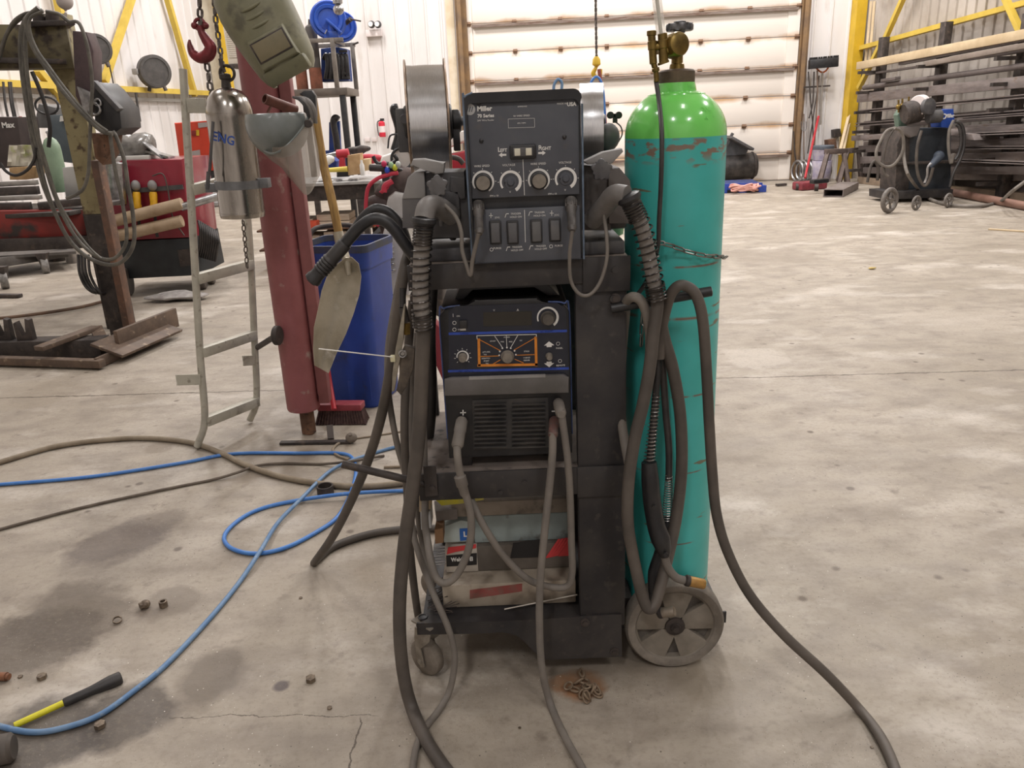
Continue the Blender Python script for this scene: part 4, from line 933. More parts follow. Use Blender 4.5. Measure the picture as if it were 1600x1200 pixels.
lead('thick rubber gun lead with black spring hanging in front of the teal cylinder', 'gun leads',
     [(925, 345, 1.80), (945, 322, 1.76), (960, 305, 1.72), (980, 306, 1.70)], [(985, 314, 1.70), (1004, 358, 1.70), (1016, 412, 1.70), (1027, 468, 1.70)],
     [(1021, 520, 1.695), (1015, 575, 1.69), (1005, 630, 1.685), (991, 690, 1.68), (982, 755, 1.68), (981, 815, 1.68), (988, 862, 1.685), (997, 905, 1.68), (1003, 930, 1.68), (1012, 950, 1.675), (1022, 945, 1.68), (1032, 915, 1.70), (1046, 860, 1.73), (1058, 800, 1.75), (1065, 730, 1.76), (1063, 650, 1.765), (1052, 580, 1.76), (1038, 530, 1.75), (1031, 495, 1.745)], .0145, .0205, .022)
hose('welding_hose', [(985, 735, 1.70), (976, 690, 1.74), (970, 640, 1.78), (971, 565, 1.80), (976, 500, 1.79), (979, 472, 1.75), (990, 464, 1.72), (1003, 472, 1.715), (1012, 498, 1.72), (1016, 540, 1.735), (1012, 600, 1.74)], .0115, m_rubber_l, 'grey lead looping out from behind the cart post at peg height', group=None)
hose('welding_hose', [(1030, 560, 1.745), (1033, 520, 1.745), (1040, 485, 1.735), (1048, 460, 1.715), (1060, 447, 1.705), (1074, 448, 1.705), (1088, 462, 1.70), (1098, 500, 1.70), (1104, 580, 1.70), (1108, 660, 1.70), (1113, 740, 1.70), (1120, 805, 1.69), (1138, 865, 1.68), (1172, 930, 1.66), (1225, 992, 1.63), (1290, 1052, 1.60), (1340, 1105, 'f'), (1375, 1150, 'f'), (1398, 1200, 'f'), (1408, 1240, 'f')], .0125, m_rubber,
     'long dark lead draped over the right peg and sweeping out across the floor')
# hanging guns
def gun(label, hb_, s0, s1, body, neck, noz, mn):
    root = T('welding_gun', label, 'welding gun', tuple(P(*body[0])), 'welding guns hung on the peg')
    mb = MB(); mb.tube([P(*p) for p in hb_], .0085, 12); mb.build('cable', m_rubber_d, root)
    a, b = P(*s0), P(*s1); mb = MB(); mb.helix([a, b], .0085, .0014, 19, 5, 12, R1=.0135); mb.build('spring', mat('bright_spring', '#8f8a86', '#b5b2b0', 60, .3, .9), root)
    mb = MB(); mb.tube([P(*p) for p in body], [.018, .021, .0215, .022, .024, .019, .013], 14, res=5)
    for p in (body[2], body[-2]): q = P(*p)+Vector((0, -.022, 0)); mb.cyl(q, q+Vector((0, -.005, 0)), .0055, seg=10)
    mb.build('handle', m_plastic, root)
    mb = MB(); mb.tube([P(*p) for p in neck], .0105, 12); mb.build('neck', m_rubber_l, root)
    a, b = P(*noz[0]), P(*noz[1]); t = (b-a).normalized(); L_ = (b-a).length
    mb = MB(); mb.lathe([(.011, -.004), (.0145, 0), (.0145, .008), (.012, .010)], a, t, 20); mb.build('nozzle_collar', m_dsteel, root)
    mb = MB(); mb.lathe([(.013, .008), (.0135, .014), (.0128, L_-.003), (.0115, L_), (.008, L_-.002)], a, t, 20); mb.build('nozzle', mn, root)
m_gold = mat('gold_nozzle', '#b08648', '#8f6d40', 40, .45, .4)
gun('black welding gun with gold nozzle hanging over the wheel', [(1028, 560, 1.76), (1026, 600, 1.75), (1021, 660, 1.735), (1015, 722, 1.72)], (1026, 615, 1.745), (1014, 724, 1.715),
    [(1014, 722, 1.715), (1016, 750, 1.71), (1019, 785, 1.71), (1025, 820, 1.705), (1032, 842, 1.70), (1037, 858, 1.70), (1039, 868, 1.70)], [(1037, 862, 1.70), (1043, 885, 1.70), (1056, 902, 1.70), (1074, 908, 1.70)], ((1072, 907, 1.70), (1101, 913, 1.70)), m_gold)
gun('worn grey welding gun hanging nozzle-down behind the other gun', [(1035, 560, 1.78), (1040, 640, 1.78), (1045, 700, 1.775), (1045, 750, 1.77)], (1045, 742, 1.77), (1043, 815, 1.765),
    [(1043, 812, 1.765), (1043, 830, 1.765), (1040, 850, 1.76), (1034, 870, 1.75), (1027, 895, 1.745), (1024, 920, 1.74), (1023, 940, 1.735)], [(1023, 935, 1.74), (1024, 950, 1.735), (1032, 958, 1.73)], ((1030, 958, 1.73), (1054, 955, 1.715)), mat('dull_nozzle', '#8a7f71', '#6f665b', 30, .5, .4))
# leads down the front of the machines
mb, e = plug(722, 655, 714, 700, .0145, 0, 0)
S(mb, 'cable_connector', m_rubber_l, 'tapered grey cable connector plugged in under the plus sign', 'connector', 'power cable connectors')
hose('power_cable', [e+Vector((0, .006, .006)), (715, 715, 1.70), (719, 740, 1.70), (727, 770, 1.70), (735, 800, 1.70), (736, 835, 1.70), (729, 868, 1.70), (714, 898, 1.70), (697, 911, 1.70), (682, 903, 1.71), (673, 875, 1.73), (668, 845, 1.76), (664, 815, 1.80), (664, 780, 1.83), (662, 700, 1.80), (660, 640, 1.78)], .0095, m_rubber_l, 'grey cable from the plus connector curling back up left of the boxes', 'cable')
a = P(718, 742, 1.70); mb = MB(); mb.lathe([(.010, 0), (.0145, .004), (.0145, .028), (.0115, .032), (.0115, .05), (.0095, .055)], a, (P(727, 775, 1.70)-a), 18); S(mb, 'cable_joint', m_rubber_l, 'short grey sleeve joint in the cable below the plus connector', 'cable joint')
mb, e = plug(872, 628, 877, 648, .013, 0, 0)
S(mb, 'cable_connector', m_rubber_l, 'grey cable connector plugged in beside the minus sign', 'connector', 'power cable connectors')
hose('power_cable', [e+Vector((0, .01, .01)), (880, 665, 1.72), (887, 720, 1.72), (891, 780, 1.725), (893, 850, 1.73), (894, 895, 1.735), (886, 916, 1.74), (860, 917, 1.74), (825, 905, 1.735), (790, 872, 1.73), (762, 832, 1.725), (742, 795, 1.74), (733, 770, 1.80), (728, 755, 1.9)], .009, m_rubber_l, 'grey cable from the minus connector swinging low across the electrode boxes', 'cable')
mb, e = plug(866, 655, 864, 682, .012, 0, 0)
S(mb, 'cable_connector', mat('rust_red_connector', '#6a4a44', '#5a504b', 40, .7), 'rust-stained connector just below the minus connector', 'connector', 'power cable connectors')
hose('power_cable', [e+Vector((0, .008, .008)), (863, 712, 1.71), (857, 775, 1.70), (850, 840, 1.69), (844, 910, 1.68), (843, 980, 1.67), (847, 1045, 1.655), (860, 1100, 'f'), (882, 1150, 'f'), (912, 1205, 'f'), (930, 1240, 'f')], .0095, m_rubber_l, 'grey cable dropping straight past the boxes to the floor in front of the cart', 'cable')
# control cables
hose('control_cable', [(748, 364, 1.69), (743, 385, 1.70), (738, 408, 1.705), (735, 430, 1.71), (728, 412, 1.71), (722, 390, 1.715), (721, 365, 1.72), (714, 342, 1.73), (700, 325, 1.745), (686, 317, 1.75), (674, 320, 1.735), (668, 330, 1.73)], .0045, m_rubber_l, 'thin control cable looping from the left console plug over the gun elbow', 'cable', 'control cables')
hose('control_cable', [(894, 360, 1.69), (890, 400, 1.70), (892, 438, 1.71), (905, 459, 1.71), (922, 460, 1.71), (938, 440, 1.715), (948, 405, 1.72), (948, 370, 1.73), (944, 335, 1.75), (946, 300, 1.76)], .004, m_rubber_l, 'thin control cable looping from the right console plug across the cart post', 'cable', 'control cables')
# leads bundled at the left end
hose('supply_hose', [(640, 392, 1.92), (632, 420, 1.88), (623, 480, 1.86), (611, 570, 1.88), (598, 640, 1.92), (580, 705, 1.98), (552, 775, 2.08), (520, 838, 2.2), (492, 878, 0, .004), (498, 872, 0, .0), (525, 852, 'f'), (585, 833, 'f'), (650, 826, 'f'), (720, 826, 'f')], .0135, m_rubber, 'heavy dusty hose falling from the left handle and turning on the floor')
hose('supply_hose', [(628, 420, 2.0), (618, 470, 1.97), (607, 540, 1.95), (606, 600, 1.95), (612, 650, 1.95), (622, 700, 1.94), (634, 745, 1.93), (641, 800, 1.90), (648, 843, 1.85), (662, 887, 1.80), (680, 934, 1.74), (700, 980, 1.71), (710, 1020, 1.70), (708, 1055, 1.69), (700, 1085, 1.68), (684, 1112, 'f'), (664, 1138, 'f'), (651, 1166, 'f'), (645, 1205, 'f'), (648, 1240, 'f')], .0085, m_rubber_l, 'slimmer grey hose curving past the caster and under the thick gun lead')
hose('supply_hose', [(645, 470, 1.95), (640, 520, 1.93), (634, 600, 1.90), (632, 680, 1.90), (636, 760, 1.90), (640, 850, 1.92), (650, 940, 1.95), (660, 1000, 2.0)], .011, m_rubber, 'grey hose dropping straight down close behind the thick left lead')
hose('supply_hose', [(652, 520, 2.0), (645, 600, 1.98), (643, 680, 1.98), (648, 760, 2.0), (655, 820, 2.0), (662, 860, 1.98), (673, 900, 1.95), (682, 935, 1.93)], .0085, m_rubber_l, 'thin grey hose tucked behind the others beside the shelf bracket')
hose('supply_hose', [(676, 440, 2.02), (672, 520, 2.0), (674, 600, 2.0), (672, 660, 2.0), (664, 730, 2.0), (660, 790, 2.0)], .015, m_rubber_d, 'dark hose between the thick left lead and the lower machine')
# ground clamp with rod
gcl = T('ground_clamp', 'worn brass-jointed ground clamp pinned among the hoses, gripping a thin white rod', 'clamp', tuple(P(630, 560, 1.80)))
mb = MB(); mb.prism([P(x, y, 1.79) for x, y in [(631, 476), (634, 476), (630, 530), (625, 560), (622, 575), (616, 612), (612, 612), (613, 585), (618, 545)]], (0, .012, 0), .002); mb.build('jaw', mat('clamp_steel', '#8b8578', '#a59d8c', 30, .5, .5, .05), gcl)
mb = MB(); mb.prism([P(x, y, 1.80) for x, y in [(632, 540), (648, 545), (646, 575), (636, 603), (626, 618), (619, 610), (626, 585), (622, 560)]], (0, .018, 0), .003); mb.build('jaw', mat('clamp_jaw', '#57504a', '#756b60', 30, .6, .4, .1), gcl)
mb = MB(); c = P(629, 553, 1.785); mb.torus(c, Yv, .008, .0025, 20, 6); mb.cyl(c, c+Vector((0, .03, 0)), .0045, seg=12); mb.build('pivot', m_steel, gcl)
mb = MB(); mb.cyl(P(634, 522, 1.81), P(634, 504, 1.81), .011, seg=6, bev=.001); mb.build('brass_lug', mat('brass_nut', '#a58a4c', '#7f6a3c', 30, .35, .8), gcl)
mb = MB(); mb.cyl(P(634, 503, 1.81), P(629, 480, 1.81), .010, seg=16); mb.cyl(P(629, 480, 1.81), P(629, 450, 1.82), .008, seg=12); mb.build('cable_boot', m_rubber_d, gcl)
mb = MB(); mb.cyl(P(615, 558, 1.785), P(498, 545, 1.70), .0014, seg=8); S(mb, 'white_rod', mat('white_rod', '#e6e3dc', None, rough=.5), 'thin straight white rod held level by the ground clamp', 'rod')
mb = MB(); c = P(614, 560, 1.788); mb.box(c, (.012, .01, .016), bev=.002); S(mb, 'rod_tip', mat('cream_plastic', '#cfc9a6'), 'small cream block where the white rod meets the clamp', 'clip')
# ================================================================ FLOOR CLUTTER
hose('air_hose', [(-20, 759, 'f'), (0, 757, 'f'), (140, 745, 'f'), (280, 724, 'f'), (364, 709, 'f'), (467, 708, 'f'), (527, 708, 'f'), (550, 715, 0, .004), (556, 738, 'f'), (546, 775, 0, .002), (527, 808, 'f'), (495, 831, 'f'), (448, 855, 'f'), (401, 865, 'f'), (364, 858, 'f'), (350, 841, 'f'), (364, 820, 'f'), (397, 799, 'f'), (448, 785, 'f'), (537, 772, 0, .016), (630, 767, 'f'), (680, 768, 'f')], .0078, m_bluehose, 'bright blue air hose making a loop on the floor left of the cart', seg=12)
hose('air_hose', [(-25, 1128, 'f'), (0, 1135, 'f'), (47, 1144, 'f'), (93, 1139, 'f'), (154, 1118, 'f'), (210, 1079, 'f'), (261, 1037, 'f'), (327, 967, 'f'), (373, 911, 'f'), (406, 862, 0, .016), (434, 817, 0, .006), (471, 779, 0, .016), (513, 738, 0, .004), (548, 720, 0, .014), (575, 711, 'f'), (616, 699, 'f'), (660, 693, 'f'), (700, 690, 'f')], .0078, mat('dusty_blue_hose', '#54779f', '#6b87a6', 20, .5, 0, .02, c3='#8a97a3', sc3=50, lo3=.6, hi3=.75), 'dusty blue-grey air hose sweeping from the cart to the lower left corner', seg=12)
hose('floor_hose', [(-20, 728, 'f'), (0, 722, 'f'), (90, 697, 'f'), (180, 686, 'f'), (240, 685, 'f'), (300, 692, 'f'), (345, 708, 'f'), (385, 727, 'f'), (440, 745, 'f'), (510, 757, 'f'), (570, 760, 'f'), (640, 754, 'f'), (700, 750, 'f')], .0125, mat('brown_dusty_hose', '#7d705f', '#8f8371', 14, .8, 0, .05), 'thick brown-grey hose arching over the floor past the ladder foot')
hose('floor_cable', [(-20, 833, 'f'), (0, 827, 'f'), (120, 795, 'f'), (250, 766, 'f'), (330, 750, 'f'), (372, 738, 0, .012), (400, 728, 0, .004), (440, 724, 'f'), (500, 725, 'f'), (545, 721, 0, .018), (600, 712, 'f')], .006, mat('dark_floor_cable', '#5a5047', '#6f655a', 14, .8), 'thin dark cable running straight across the floor below the ladder', 'cable')
hose('floor_cable', [(545, 718, 0, .0), (528, 712, 'f'), (520, 704, 'f'), (527, 694, 'f'), (542, 688, 'f')], .006, mat('tan_cord', '#8d7f6d', '#7b6f60', 14, .8), 'short tan cord curling into a plug beside the red column foot', 'cable')
hose('floor_cable', [(556, 685, 'f'), (590, 680, 'f'), (640, 672, 'f')], .004, mat('tan_cord', '#8d7f6d'), 'thin cord leaving the far side of the floor plug', 'cable')
mb = MB(); c = F(549, 684, .028); mb.sph(c, .028, (1, .8, .9), 18); mb.cyl(c, c+Vector((0, -.02, .028)), .008, seg=12); S(mb, 'floor_plug', mat('dusty_plug', '#7b7166', '#665d54', 30, .8), 'round dusty cable plug on the floor by the broom', 'plug')
hose('floor_cable', [(600, 730, 'f'), (650, 728, 'f'), (700, 724, 'f')], .006, mat('tan_cord', '#8d7f6d'), 'dusty cable end passing under the shelf between the two blue hoses', 'cable')
def ringobj(x, y, R, r, h, name, label, cat, m=m_rust, tilt=(0, 0, 1)):
    c = F(x, y, 0); mb = MB(); ax = Vector(tilt).normalized(); lift = R*math.sqrt(max(0, 1-ax.z**2)); c.z += lift+.001
    mb.lathe([(R-r, 0), (R, 0), (R, h), (R-r, h)], c, ax, 28, cap=False); mb.lathe([(R-r, h), (R-r, 0)], c, ax, 28, cap=False)
    return S(mb, name, m, label, cat)
ringobj(509, 771, .034, .006, .035, 'pipe_coupling', 'short piece of pipe standing on the floor near the blue hose crossing', 'pipe piece', m_dsteel)
mr_ = mat('gritty_steel_bits', '#5a4e43', '#8b7d6c', 60, .5, .5, .1)
ringobj(184, 972, .014, .003, .006, 'steel_ring', 'thin flat steel ring lying nearest the dark stain', 'ring', mr_, (.2, -.3, 1))
ringobj(256, 948, .013, .005, .020, 'steel_sleeve', 'short hollow sleeve standing beside the round ball nut', 'sleeve', mr_)
c = F(227, 944, .014); mb = MB(); mb.sph(c, .0155, (1, 1, .9), 16); mb.cyl(c, c+Vector((-.012, -.012, 0)), .012, seg=8); S(mb, 'ball_nut', mr_, 'rounded metal nut on the floor, left of the hollow sleeve', 'nut')
for x, y, s, lab, nm in ((486, 1064, .014, 'small dark hex nut alone on the floor left of the caster', 'hex_nut'), (66, 1060, .013, 'rusty hex nut near the yellow sleeved tool', 'hex_nut'), (470, 935, .006, 'tiny black chip on bare concrete between hose and caster', 'metal_chip'), (515, 1107, .007, 'tiny brown chip below the lone hex nut', 'metal_chip'),
                     (32, 1058, .007, 'tiny metal chip left of the rusty hex nut', 'metal_chip'), (157, 1136, .014, 'flat dark scrap under the dusty blue hose', 'metal_scrap'), (1362, 1168, .004, 'tiny dark chip inside the curve of the long right lead', 'metal_chip'), (812, 1138, .004, 'tiny dark chip left of the chain pile', 'metal_chip')):
    mb = MB(); c = F(x, y, 0); a = random.uniform(0, 1); hh = s*.9 if s > .01 else s*.6
    mb.lathe([(s*.45, 0), (s, .001), (s, hh), (s*.45, hh)], c, Z, 6); S(mb, nm, mr_, lab, 'nut' if 'nut' in nm else 'metal scrap')
mb = MB(); c = F(5, 1056, .013); mb.cyl(c+Vector((-.03, 0, 0)), c+Vector((.012, -.004, 0)), .012, seg=14); mb.cyl(c+Vector((.012, -.004, 0)), c+Vector((.02, -.005, 0)), .009, seg=14); S(mb, 'pipe_fitting', mat('rusty_fitting', '#8d5f45', '#6f5142', 30, .6, .3), 'rusty pipe fitting at the left edge beside small metal chips', 'fitting')
tl = T('sleeved_tool', 'black tapered rubber boot on a yellow sleeve lying on oily floor', 'tool', tuple(F(100, 1100, .0)))
a, b, c2 = F(22, 1134, .012), F(100, 1098, .013), F(190, 1058, .017)
mb = MB(); mb.cyl(a, b, .0085, seg=16, bev=.001); mb.build('yellow_sleeve', mat('bright_yellow_plastic', '#d8cf28', '#c2b81f', 20, .4), tl)
mb = MB(); t = (c2-b).normalized(); L_ = (c2-b).length; mb.lathe([(.0085, -.002), (.0115, .002), (.0125, L_*.45), (.0145, L_*.6), (.018, L_*.8), (.0175, L_*.98), (.014, L_), (.010, L_-.004)], b, t, 20); mb.build('rubber_boot', m_rubber_d, tl)
mb = MB(); c = F(2, 1176, .03); mb.lathe([(.03, -.05), (.036, -.04), (.036, .03), (.028, .038)], c+Vector((-.01, 0, .006)), (1, .3, 0), 24); S(mb, 'rubber_roller', m_rubber, 'dark rounded roller cut by the lower left corner', 'roller')
# chain heap
mb = MB(); c = F(915, 1078, .006); random.seed(5)
for i in range(15):
    a = random.uniform(0, 6.28); q = c+Vector((random.gauss(0, .019), random.gauss(0, .021), random.uniform(0, .010)))
    ax = Vector((random.gauss(0, .6), random.gauss(0, .6), 1)).normalized(); u = ax.orthogonal().normalized(); w = ax.cross(u); u2 = u*math.cos(a)+w*math.sin(a); w2 = ax.cross(u2)
    k = [q+u2*(.010*math.cos(2*PI*j/14)*1.5)+w2*.0085*math.sin(2*PI*j/14) for j in range(14)]
    lowz = min(p.z for p in k); k = [p+Vector((0, 0, max(0, .004-lowz))) for p in k]; mb.tube(k, .0032, 7, closed=True, res=1)
q = F(909, 1052, .01); k = [q+Vector((.006*math.sin(2*PI*j/14), .016*math.cos(2*PI*j/14), .002)) for j in range(14)]; mb.tube(k, .0032, 7, closed=True, res=1)
S(mb, 'chain_pile', mat('rusty_chain', '#8b7a66', '#6f5c4a', 60, .6, .4, .1), 'small heap of rusty chain links on the orange stain before the cart', 'chain')
mb = MB(); mb.bar(F(1545, 358, .008), F(1640, 364, .008), .05, .012); S(mb, 'wood_strip', m_wood, 'thin pale wood strip lying on open floor at the right edge', 'wood strip')
mb = MB(); c = F(1362, 419, .012); mb.sph(c, .02, (1.6, 1, .5), 8); mb.sph(c+Vector((.03, .01, 0)), .012, (1.4, 1, .6), 8); S(mb, 'yellow_scrap', mat('dull_yellow_scrap', '#c4ad6a', '#a08c58', 30, .8), 'tiny crumpled yellow scrap alone on the open floor', 'scrap')
# ================================================================ LADDER, SILVER BOTTLE, RED COLUMN, HELMETS
m_alu = mat('painted_aluminium', '#b5b1a3', '#a39f93', 12, .45, .15, .03, c3='#8d877a', sc3=30)
ld = T('step_ladder_frame', 'pale grey tube ladder frame standing beside the red column', 'ladder', tuple(F(350, 690)))
FL, FR = F(309, 702, .0), F(391, 661, .0)
yl, yr = FL.y, FR.y
railL = [FL+Vector((0, 0, .015)), P(320, 655, yl), P(313, 560, yl+.01), P(306, 440, yl+.02), P(299, 320, yl+.04), P(292, 210, yl+.06), P(286, 108, yl+.08)]
railR = [FR+Vector((0, 0, .015)), P(401, 622, yr), P(397, 520, yr+.01), P(392, 410, yr+.02), P(384, 300, yr+.04), P(376, 200, yr+.06), P(372, 150, yr+.07)]
for r_ in (railL, railR):
    mb = MB(); mb.tube(r_, .0165, 14, res=4); mb.build('rail', m_alu, ld)
for a, b in (((306, 436, yl+.02), (392, 413, yr+.02)), ((314, 551, yl+.01), (397, 523, yr+.01)), ((320, 659, yl), (401, 627, yr)), ((299, 297, yl+.04), (345, 285, yr-.15))):
    mb = MB(); mb.bar(P(*a), P(*b), .045, .045, (0, 0, 1), .002); mb.build('rung', m_alu, ld)
mb = MB(); mb.bar(P(293, 165, yl+.05), P(322, 165, yl+.05), .02, .06, bev=.002); mb.build('top_bracket', m_alu, ld)
for x, y, Y_, xe in ((313, 593, yl, 276), (398, 563, yr, 380)):
    mb = MB(); mb.bar(P(x, y, Y_-.02), P(xe, y+1, Y_-.06), .004, .05); mb.bar(P(xe, y+1, Y_-.06), P(xe, y+1, Y_-.01), .004, .05); mb.build('stand_off_strap', m_alu, ld)
# round knob on a bar behind the ladder
mb = MB(); a = P(402, 543, 3.8); b = P(432, 524, 3.5)
mb.cyl(a, b, .014, seg=14); mb.cyl(b-Vector((.008, 0, 0)), b+Vector((.016, -.004, 0)), .045, seg=28, bev=.004); S(mb, 'disc_on_rod', m_dsteel, 'short grey rod with a round disc between ladder and red column', 'rod')
# silver bottle
TY = 3.32
tk = T('silver_gas_bottle', 'dented chrome gas bottle strapped high on the ladder frame', 'gas bottle', tuple(P(378, 345, TY)))
A = P(380, 340, TY); B = P(354, 138, TY); ax = (B-A).normalized(); H_ = (B-A).length
m_chrome = mat('dull_chrome', '#b3aea7', '#8f8a84', 3, .16, 1, .02, stretch=(6, 6, 1), rough2=.3)
mb = MB(); R_ = .0895; mb.lathe([(R_*.8, 0), (R_*.98, .003), (R_, .012), (R_*1.01, .02), (R_, .03), (R_, H_*.5), (R_*1.01, H_*.78), (R_*1.02, H_-.10), (R_*.98, H_-.07), (R_*.86, H_-.035), (R_*.62, H_-.01), (R_*.3, H_), (R_*.18, H_+.005)], A, ax, 56); bt = mb.build('bottle_body', m_chrome, tk)
for f in (.045, .815): mb = MB(); mb.torus(A+ax*(H_*f), ax, R_*1.005, .002, 56, 5); mb.build('seam', m_chrome, bt)
mb = MB(); mb.cyl(A+ax*(H_*.235), A+ax*(H_*.30), R_*1.05, seg=56); q = A+ax*(H_*.27)+Vector((R_*.9, 0, 0)); mb.box(q+Vector((.02, 0, 0)), (.05, .05, .038), bev=.002); mb.box(A+ax*(H_*.27)+Vector((-R_*1.1, 0, -.01)), (.07, .04, .035), bev=.002); mb.build('clamp_band', mat('band_grey', '#77787a', '#66676a', 20, .5, .4), tk)
mb = MB(); mb.text('ENG', P(349, 217, TY-R_-.002), (1, .12, -.32), ax+X*.25, .048, .001, .9, bold=.001)
mb.build('blue_marking', mat('blue_marker', '#2f4f9d', None, rough=.5), tk)
mb = MB(); mb.lathe([(.02, -.005), (.016, .03), (.022, .035), (.022, .05), (.010, .055)], B, ax, 20); mb.torus(B+ax*.055+Vector((.01, 0, 0)), Yv, .028, .006, 24, 8); mb.bar(B+ax*.06+Vector((0, 0, 0)), P(344, 92, TY), .03, .006); mb.build('valve', m_dsteel, tk)
mb = MB(); mb.tube([P(333, 190, TY-.12), P(330, 230, TY-.13), P(328, 262, TY-.12), P(325, 277, TY-.11)], .006, 10); mb.cyl(P(326, 268, TY-.12), P(324, 296, TY-.12), .008, seg=12); S(mb, 'bottle_hose', m_dgrey, 'short hose with brass end hanging along the left flank of the silver bottle', 'hose')
# crane chains and hook
m_hook = mat('worn_red_hook', '#7e2a30', '#5d2a2c', 20, .4, .3, .05)
mb = MB(); mb.chain([P(310, -60, 3.5), P(311, -20, 3.5), P(313, 36, 3.5)], .042, .0055, .7); S(mb, 'hoist_chain', m_chain, 'rusty hoist chain holding the red hook', 'chain')
mb = MB(); pts = [P(313, 40, 3.5), P(315, 50, 3.5), P(322, 62, 3.5), P(329, 74, 3.5), P(325, 86, 3.5), P(313, 90, 3.5), P(302, 84, 3.5), P(297, 72, 3.5), P(296, 62, 3.5)]
mb.tube(pts, [.014, .015, .02, .024, .026, .023, .018, .012, .004], 14, res=5); hk = None
mb.torus(P(312, 38, 3.5), Yv, .02, .007, 20, 8); mb.sph(P(304, 40, 3.5), .014); mb.sph(P(321, 40, 3.5), .014)
S(mb, 'crane_hook', m_hook, 'dark red forged hook hanging open to the left of the chains', 'hook')
mb = MB(); mb.chain([P(334, -60, 3.45), P(336, 20, 3.45), P(343, 70, 3.45), P(348, 110, 3.4)], .036, .0045, .7); S(mb, 'hoist_chain', m_chain, 'dark hoist chain dropping to the silver bottle valve', 'chain')
mb = MB(); mb.chain([P(322, 90, 3.52), P(326, 120, 3.5), P(330, 150, 3.48)], .042, .005, .7); S(mb, 'hoist_chain', m_chain, 'chain continuing below the red hook to the bottle shoulder', 'chain')
mb = MB(); mb.chain([P(380, 348, 3.42), P(383, 380, 3.44), P(386, 415, 3.46)], .03, .003, .7); S(mb, 'hanging_chain', m_chain, 'thin chain dangling under the silver bottle', 'chain')
# red column
cb = F(480, 676, 0); m_colred = mat('scuffed_red_column', '#94585a', '#844c4c', 5, .5, 0, .05, c3='#a38a82', sc3=14, lo3=.62, hi3=.72)
rc = T('red_column', 'thick scuffed red steel tube rising from a small foot on the floor', 'column', (cb.x, cb.y, 0))
mb = MB(); mb.lathe([(.04, .13), (.076, .13), (.079, .14), (.079, 1.2), (.079, 2.6), (.079, 3.4), (.07, 3.41)], (cb.x, cb.y, 0), Z, 48); mb.build('tube', m_colred, rc)
mb = MB(); mb.bx(cb.x+.085, cb.x+.135, cb.y-.03, cb.y+.03, .16, 2.05, .003); mb.bx(cb.x+.07, cb.x+.09, cb.y-.01, cb.y+.01, .2, 2.0); mb.build('side_channel', mat('dull_red_channel', '#875150', '#764544', 6, .6, 0, .05), rc)
mb = MB(); mb.cyl((cb.x+.01, cb.y, .0), (cb.x+.01, cb.y, .135), .035, seg=20, bev=.004); mb.cyl((cb.x+.02, cb.y-.02, .003), (cb.x+.02, cb.y-.02, .06), .02, seg=12); mb.build('foot', m_rust, rc)
mb = MB(); mb.bar(F(438, 692, .008), F(548, 690, .008), .03, .012, bev=.001); mb.bar(F(515, 665, .06), F(517, 686, .008), .03, .02); mb.build('floor_strap', m_dsteel, rc)
mb = MB(); q_ = P(430, 50, 3.25); mb.cyl((cb.x, cb.y-.05, q_.z), q_, .012, seg=12); mb.build('helmet_peg', m_dsteel, rc)
# pipe peg on the column
mb = MB(); a, b = P(413, 154, 3.15), P(462, 172, 3.25); mb.lathe([(.014, 0), (.019, .001), (.019, (b-a).length), (.014, (b-a).length)], a, (b-a), 20, cap=False); mb.lathe([(.014, (b-a).length), (.014, 0)], a, (b-a), 20, cap=False); mb.bar(P(425, 163, 3.2), P(418, 176, 3.2), .02, .006)
S(mb, 'pipe_peg', mat('brown_pipe', '#6b4238', '#54342d', 20, .5, .3, .05), 'brown pipe stub sticking out of the red column above the face shield', 'pipe')
# welding helmet
def frame_at(o, z, f):
    z = z.normalized(); f = (f-z*f.dot(z)).normalized(); x = f.cross(z).normalized()
    return Matrix.Translation(o) @ Matrix((x, f, z)).transposed().to_4x4()
o = P(430, 68, 3.14)
M_ = frame_at(o, cR*(-.47)+cU*.86-cF*.41, -cF*.93+cR*.12-cU*.38)
he = T('welding_helmet', 'olive grey welding helmet tilted on top of the red column', 'helmet', tuple(o))
m_helm = mat('dusty_olive_fibre', '#6f6d55', '#7f7c64', 7, .5, 0, .04, c3='#5b5848', sc3=16, lo3=.55, hi3=.7)
mb = MB(M_); rows = []
secs = [(-.128, .08, .060, .02), (-.11, .094, .080, .01), (-.08, .106, .095, .0), (-.02, .115, .100, -.005), (.04, .122, .085, 0), (.09, .126, .085, 0), (.14, .127, .085, -.005), (.20, .12, .075, -.02), (.25, .095, .055, -.04), (.28, .045, .03, -.06)]
for z_, w_, d_, y0 in secs:
    r = []
    for k in range(19):
        a = math.radians(-25+230*k/18); ca, sa = math.cos(a), math.sin(a); e = .75
        r.append(Vector((w_*math.copysign(abs(ca)**e, ca), y0+d_*1.15*(abs(sa)**e if sa > 0 else -abs(sa)*1.2)+.0, z_)))
    rows.append(r)
mb.sheet(rows, .004); shl = mb.build('shell', m_helm, he, sharp=50)
mb = MB(M_); mb.hexa([(-.092, .02, -.125), (.092, .02, -.125), (.082, .092, -.13), (-.082, .092, -.13), (-.098, .02, -.07), (.098, .02, -.07), (.082, .118, -.075), (-.082, .118, -.075)], .012); mb.build('chin_block', m_helm, he)
mb = MB(M_); mb.hexa([(-.080, .07, -.085), (.080, .07, -.085), (.070, .128, -.068), (-.070, .128, -.068), (-.076, .06, .045), (.076, .06, .045), (.068, .126, .032), (-.068, .126, .032)], .004); mb.build('window_box', m_helm, he)
mb = MB(M_); mb.bx(-.066, .066, .124, .1305, -.048, .024, .001); mb.build('lens_frame', m_dsteel, he)
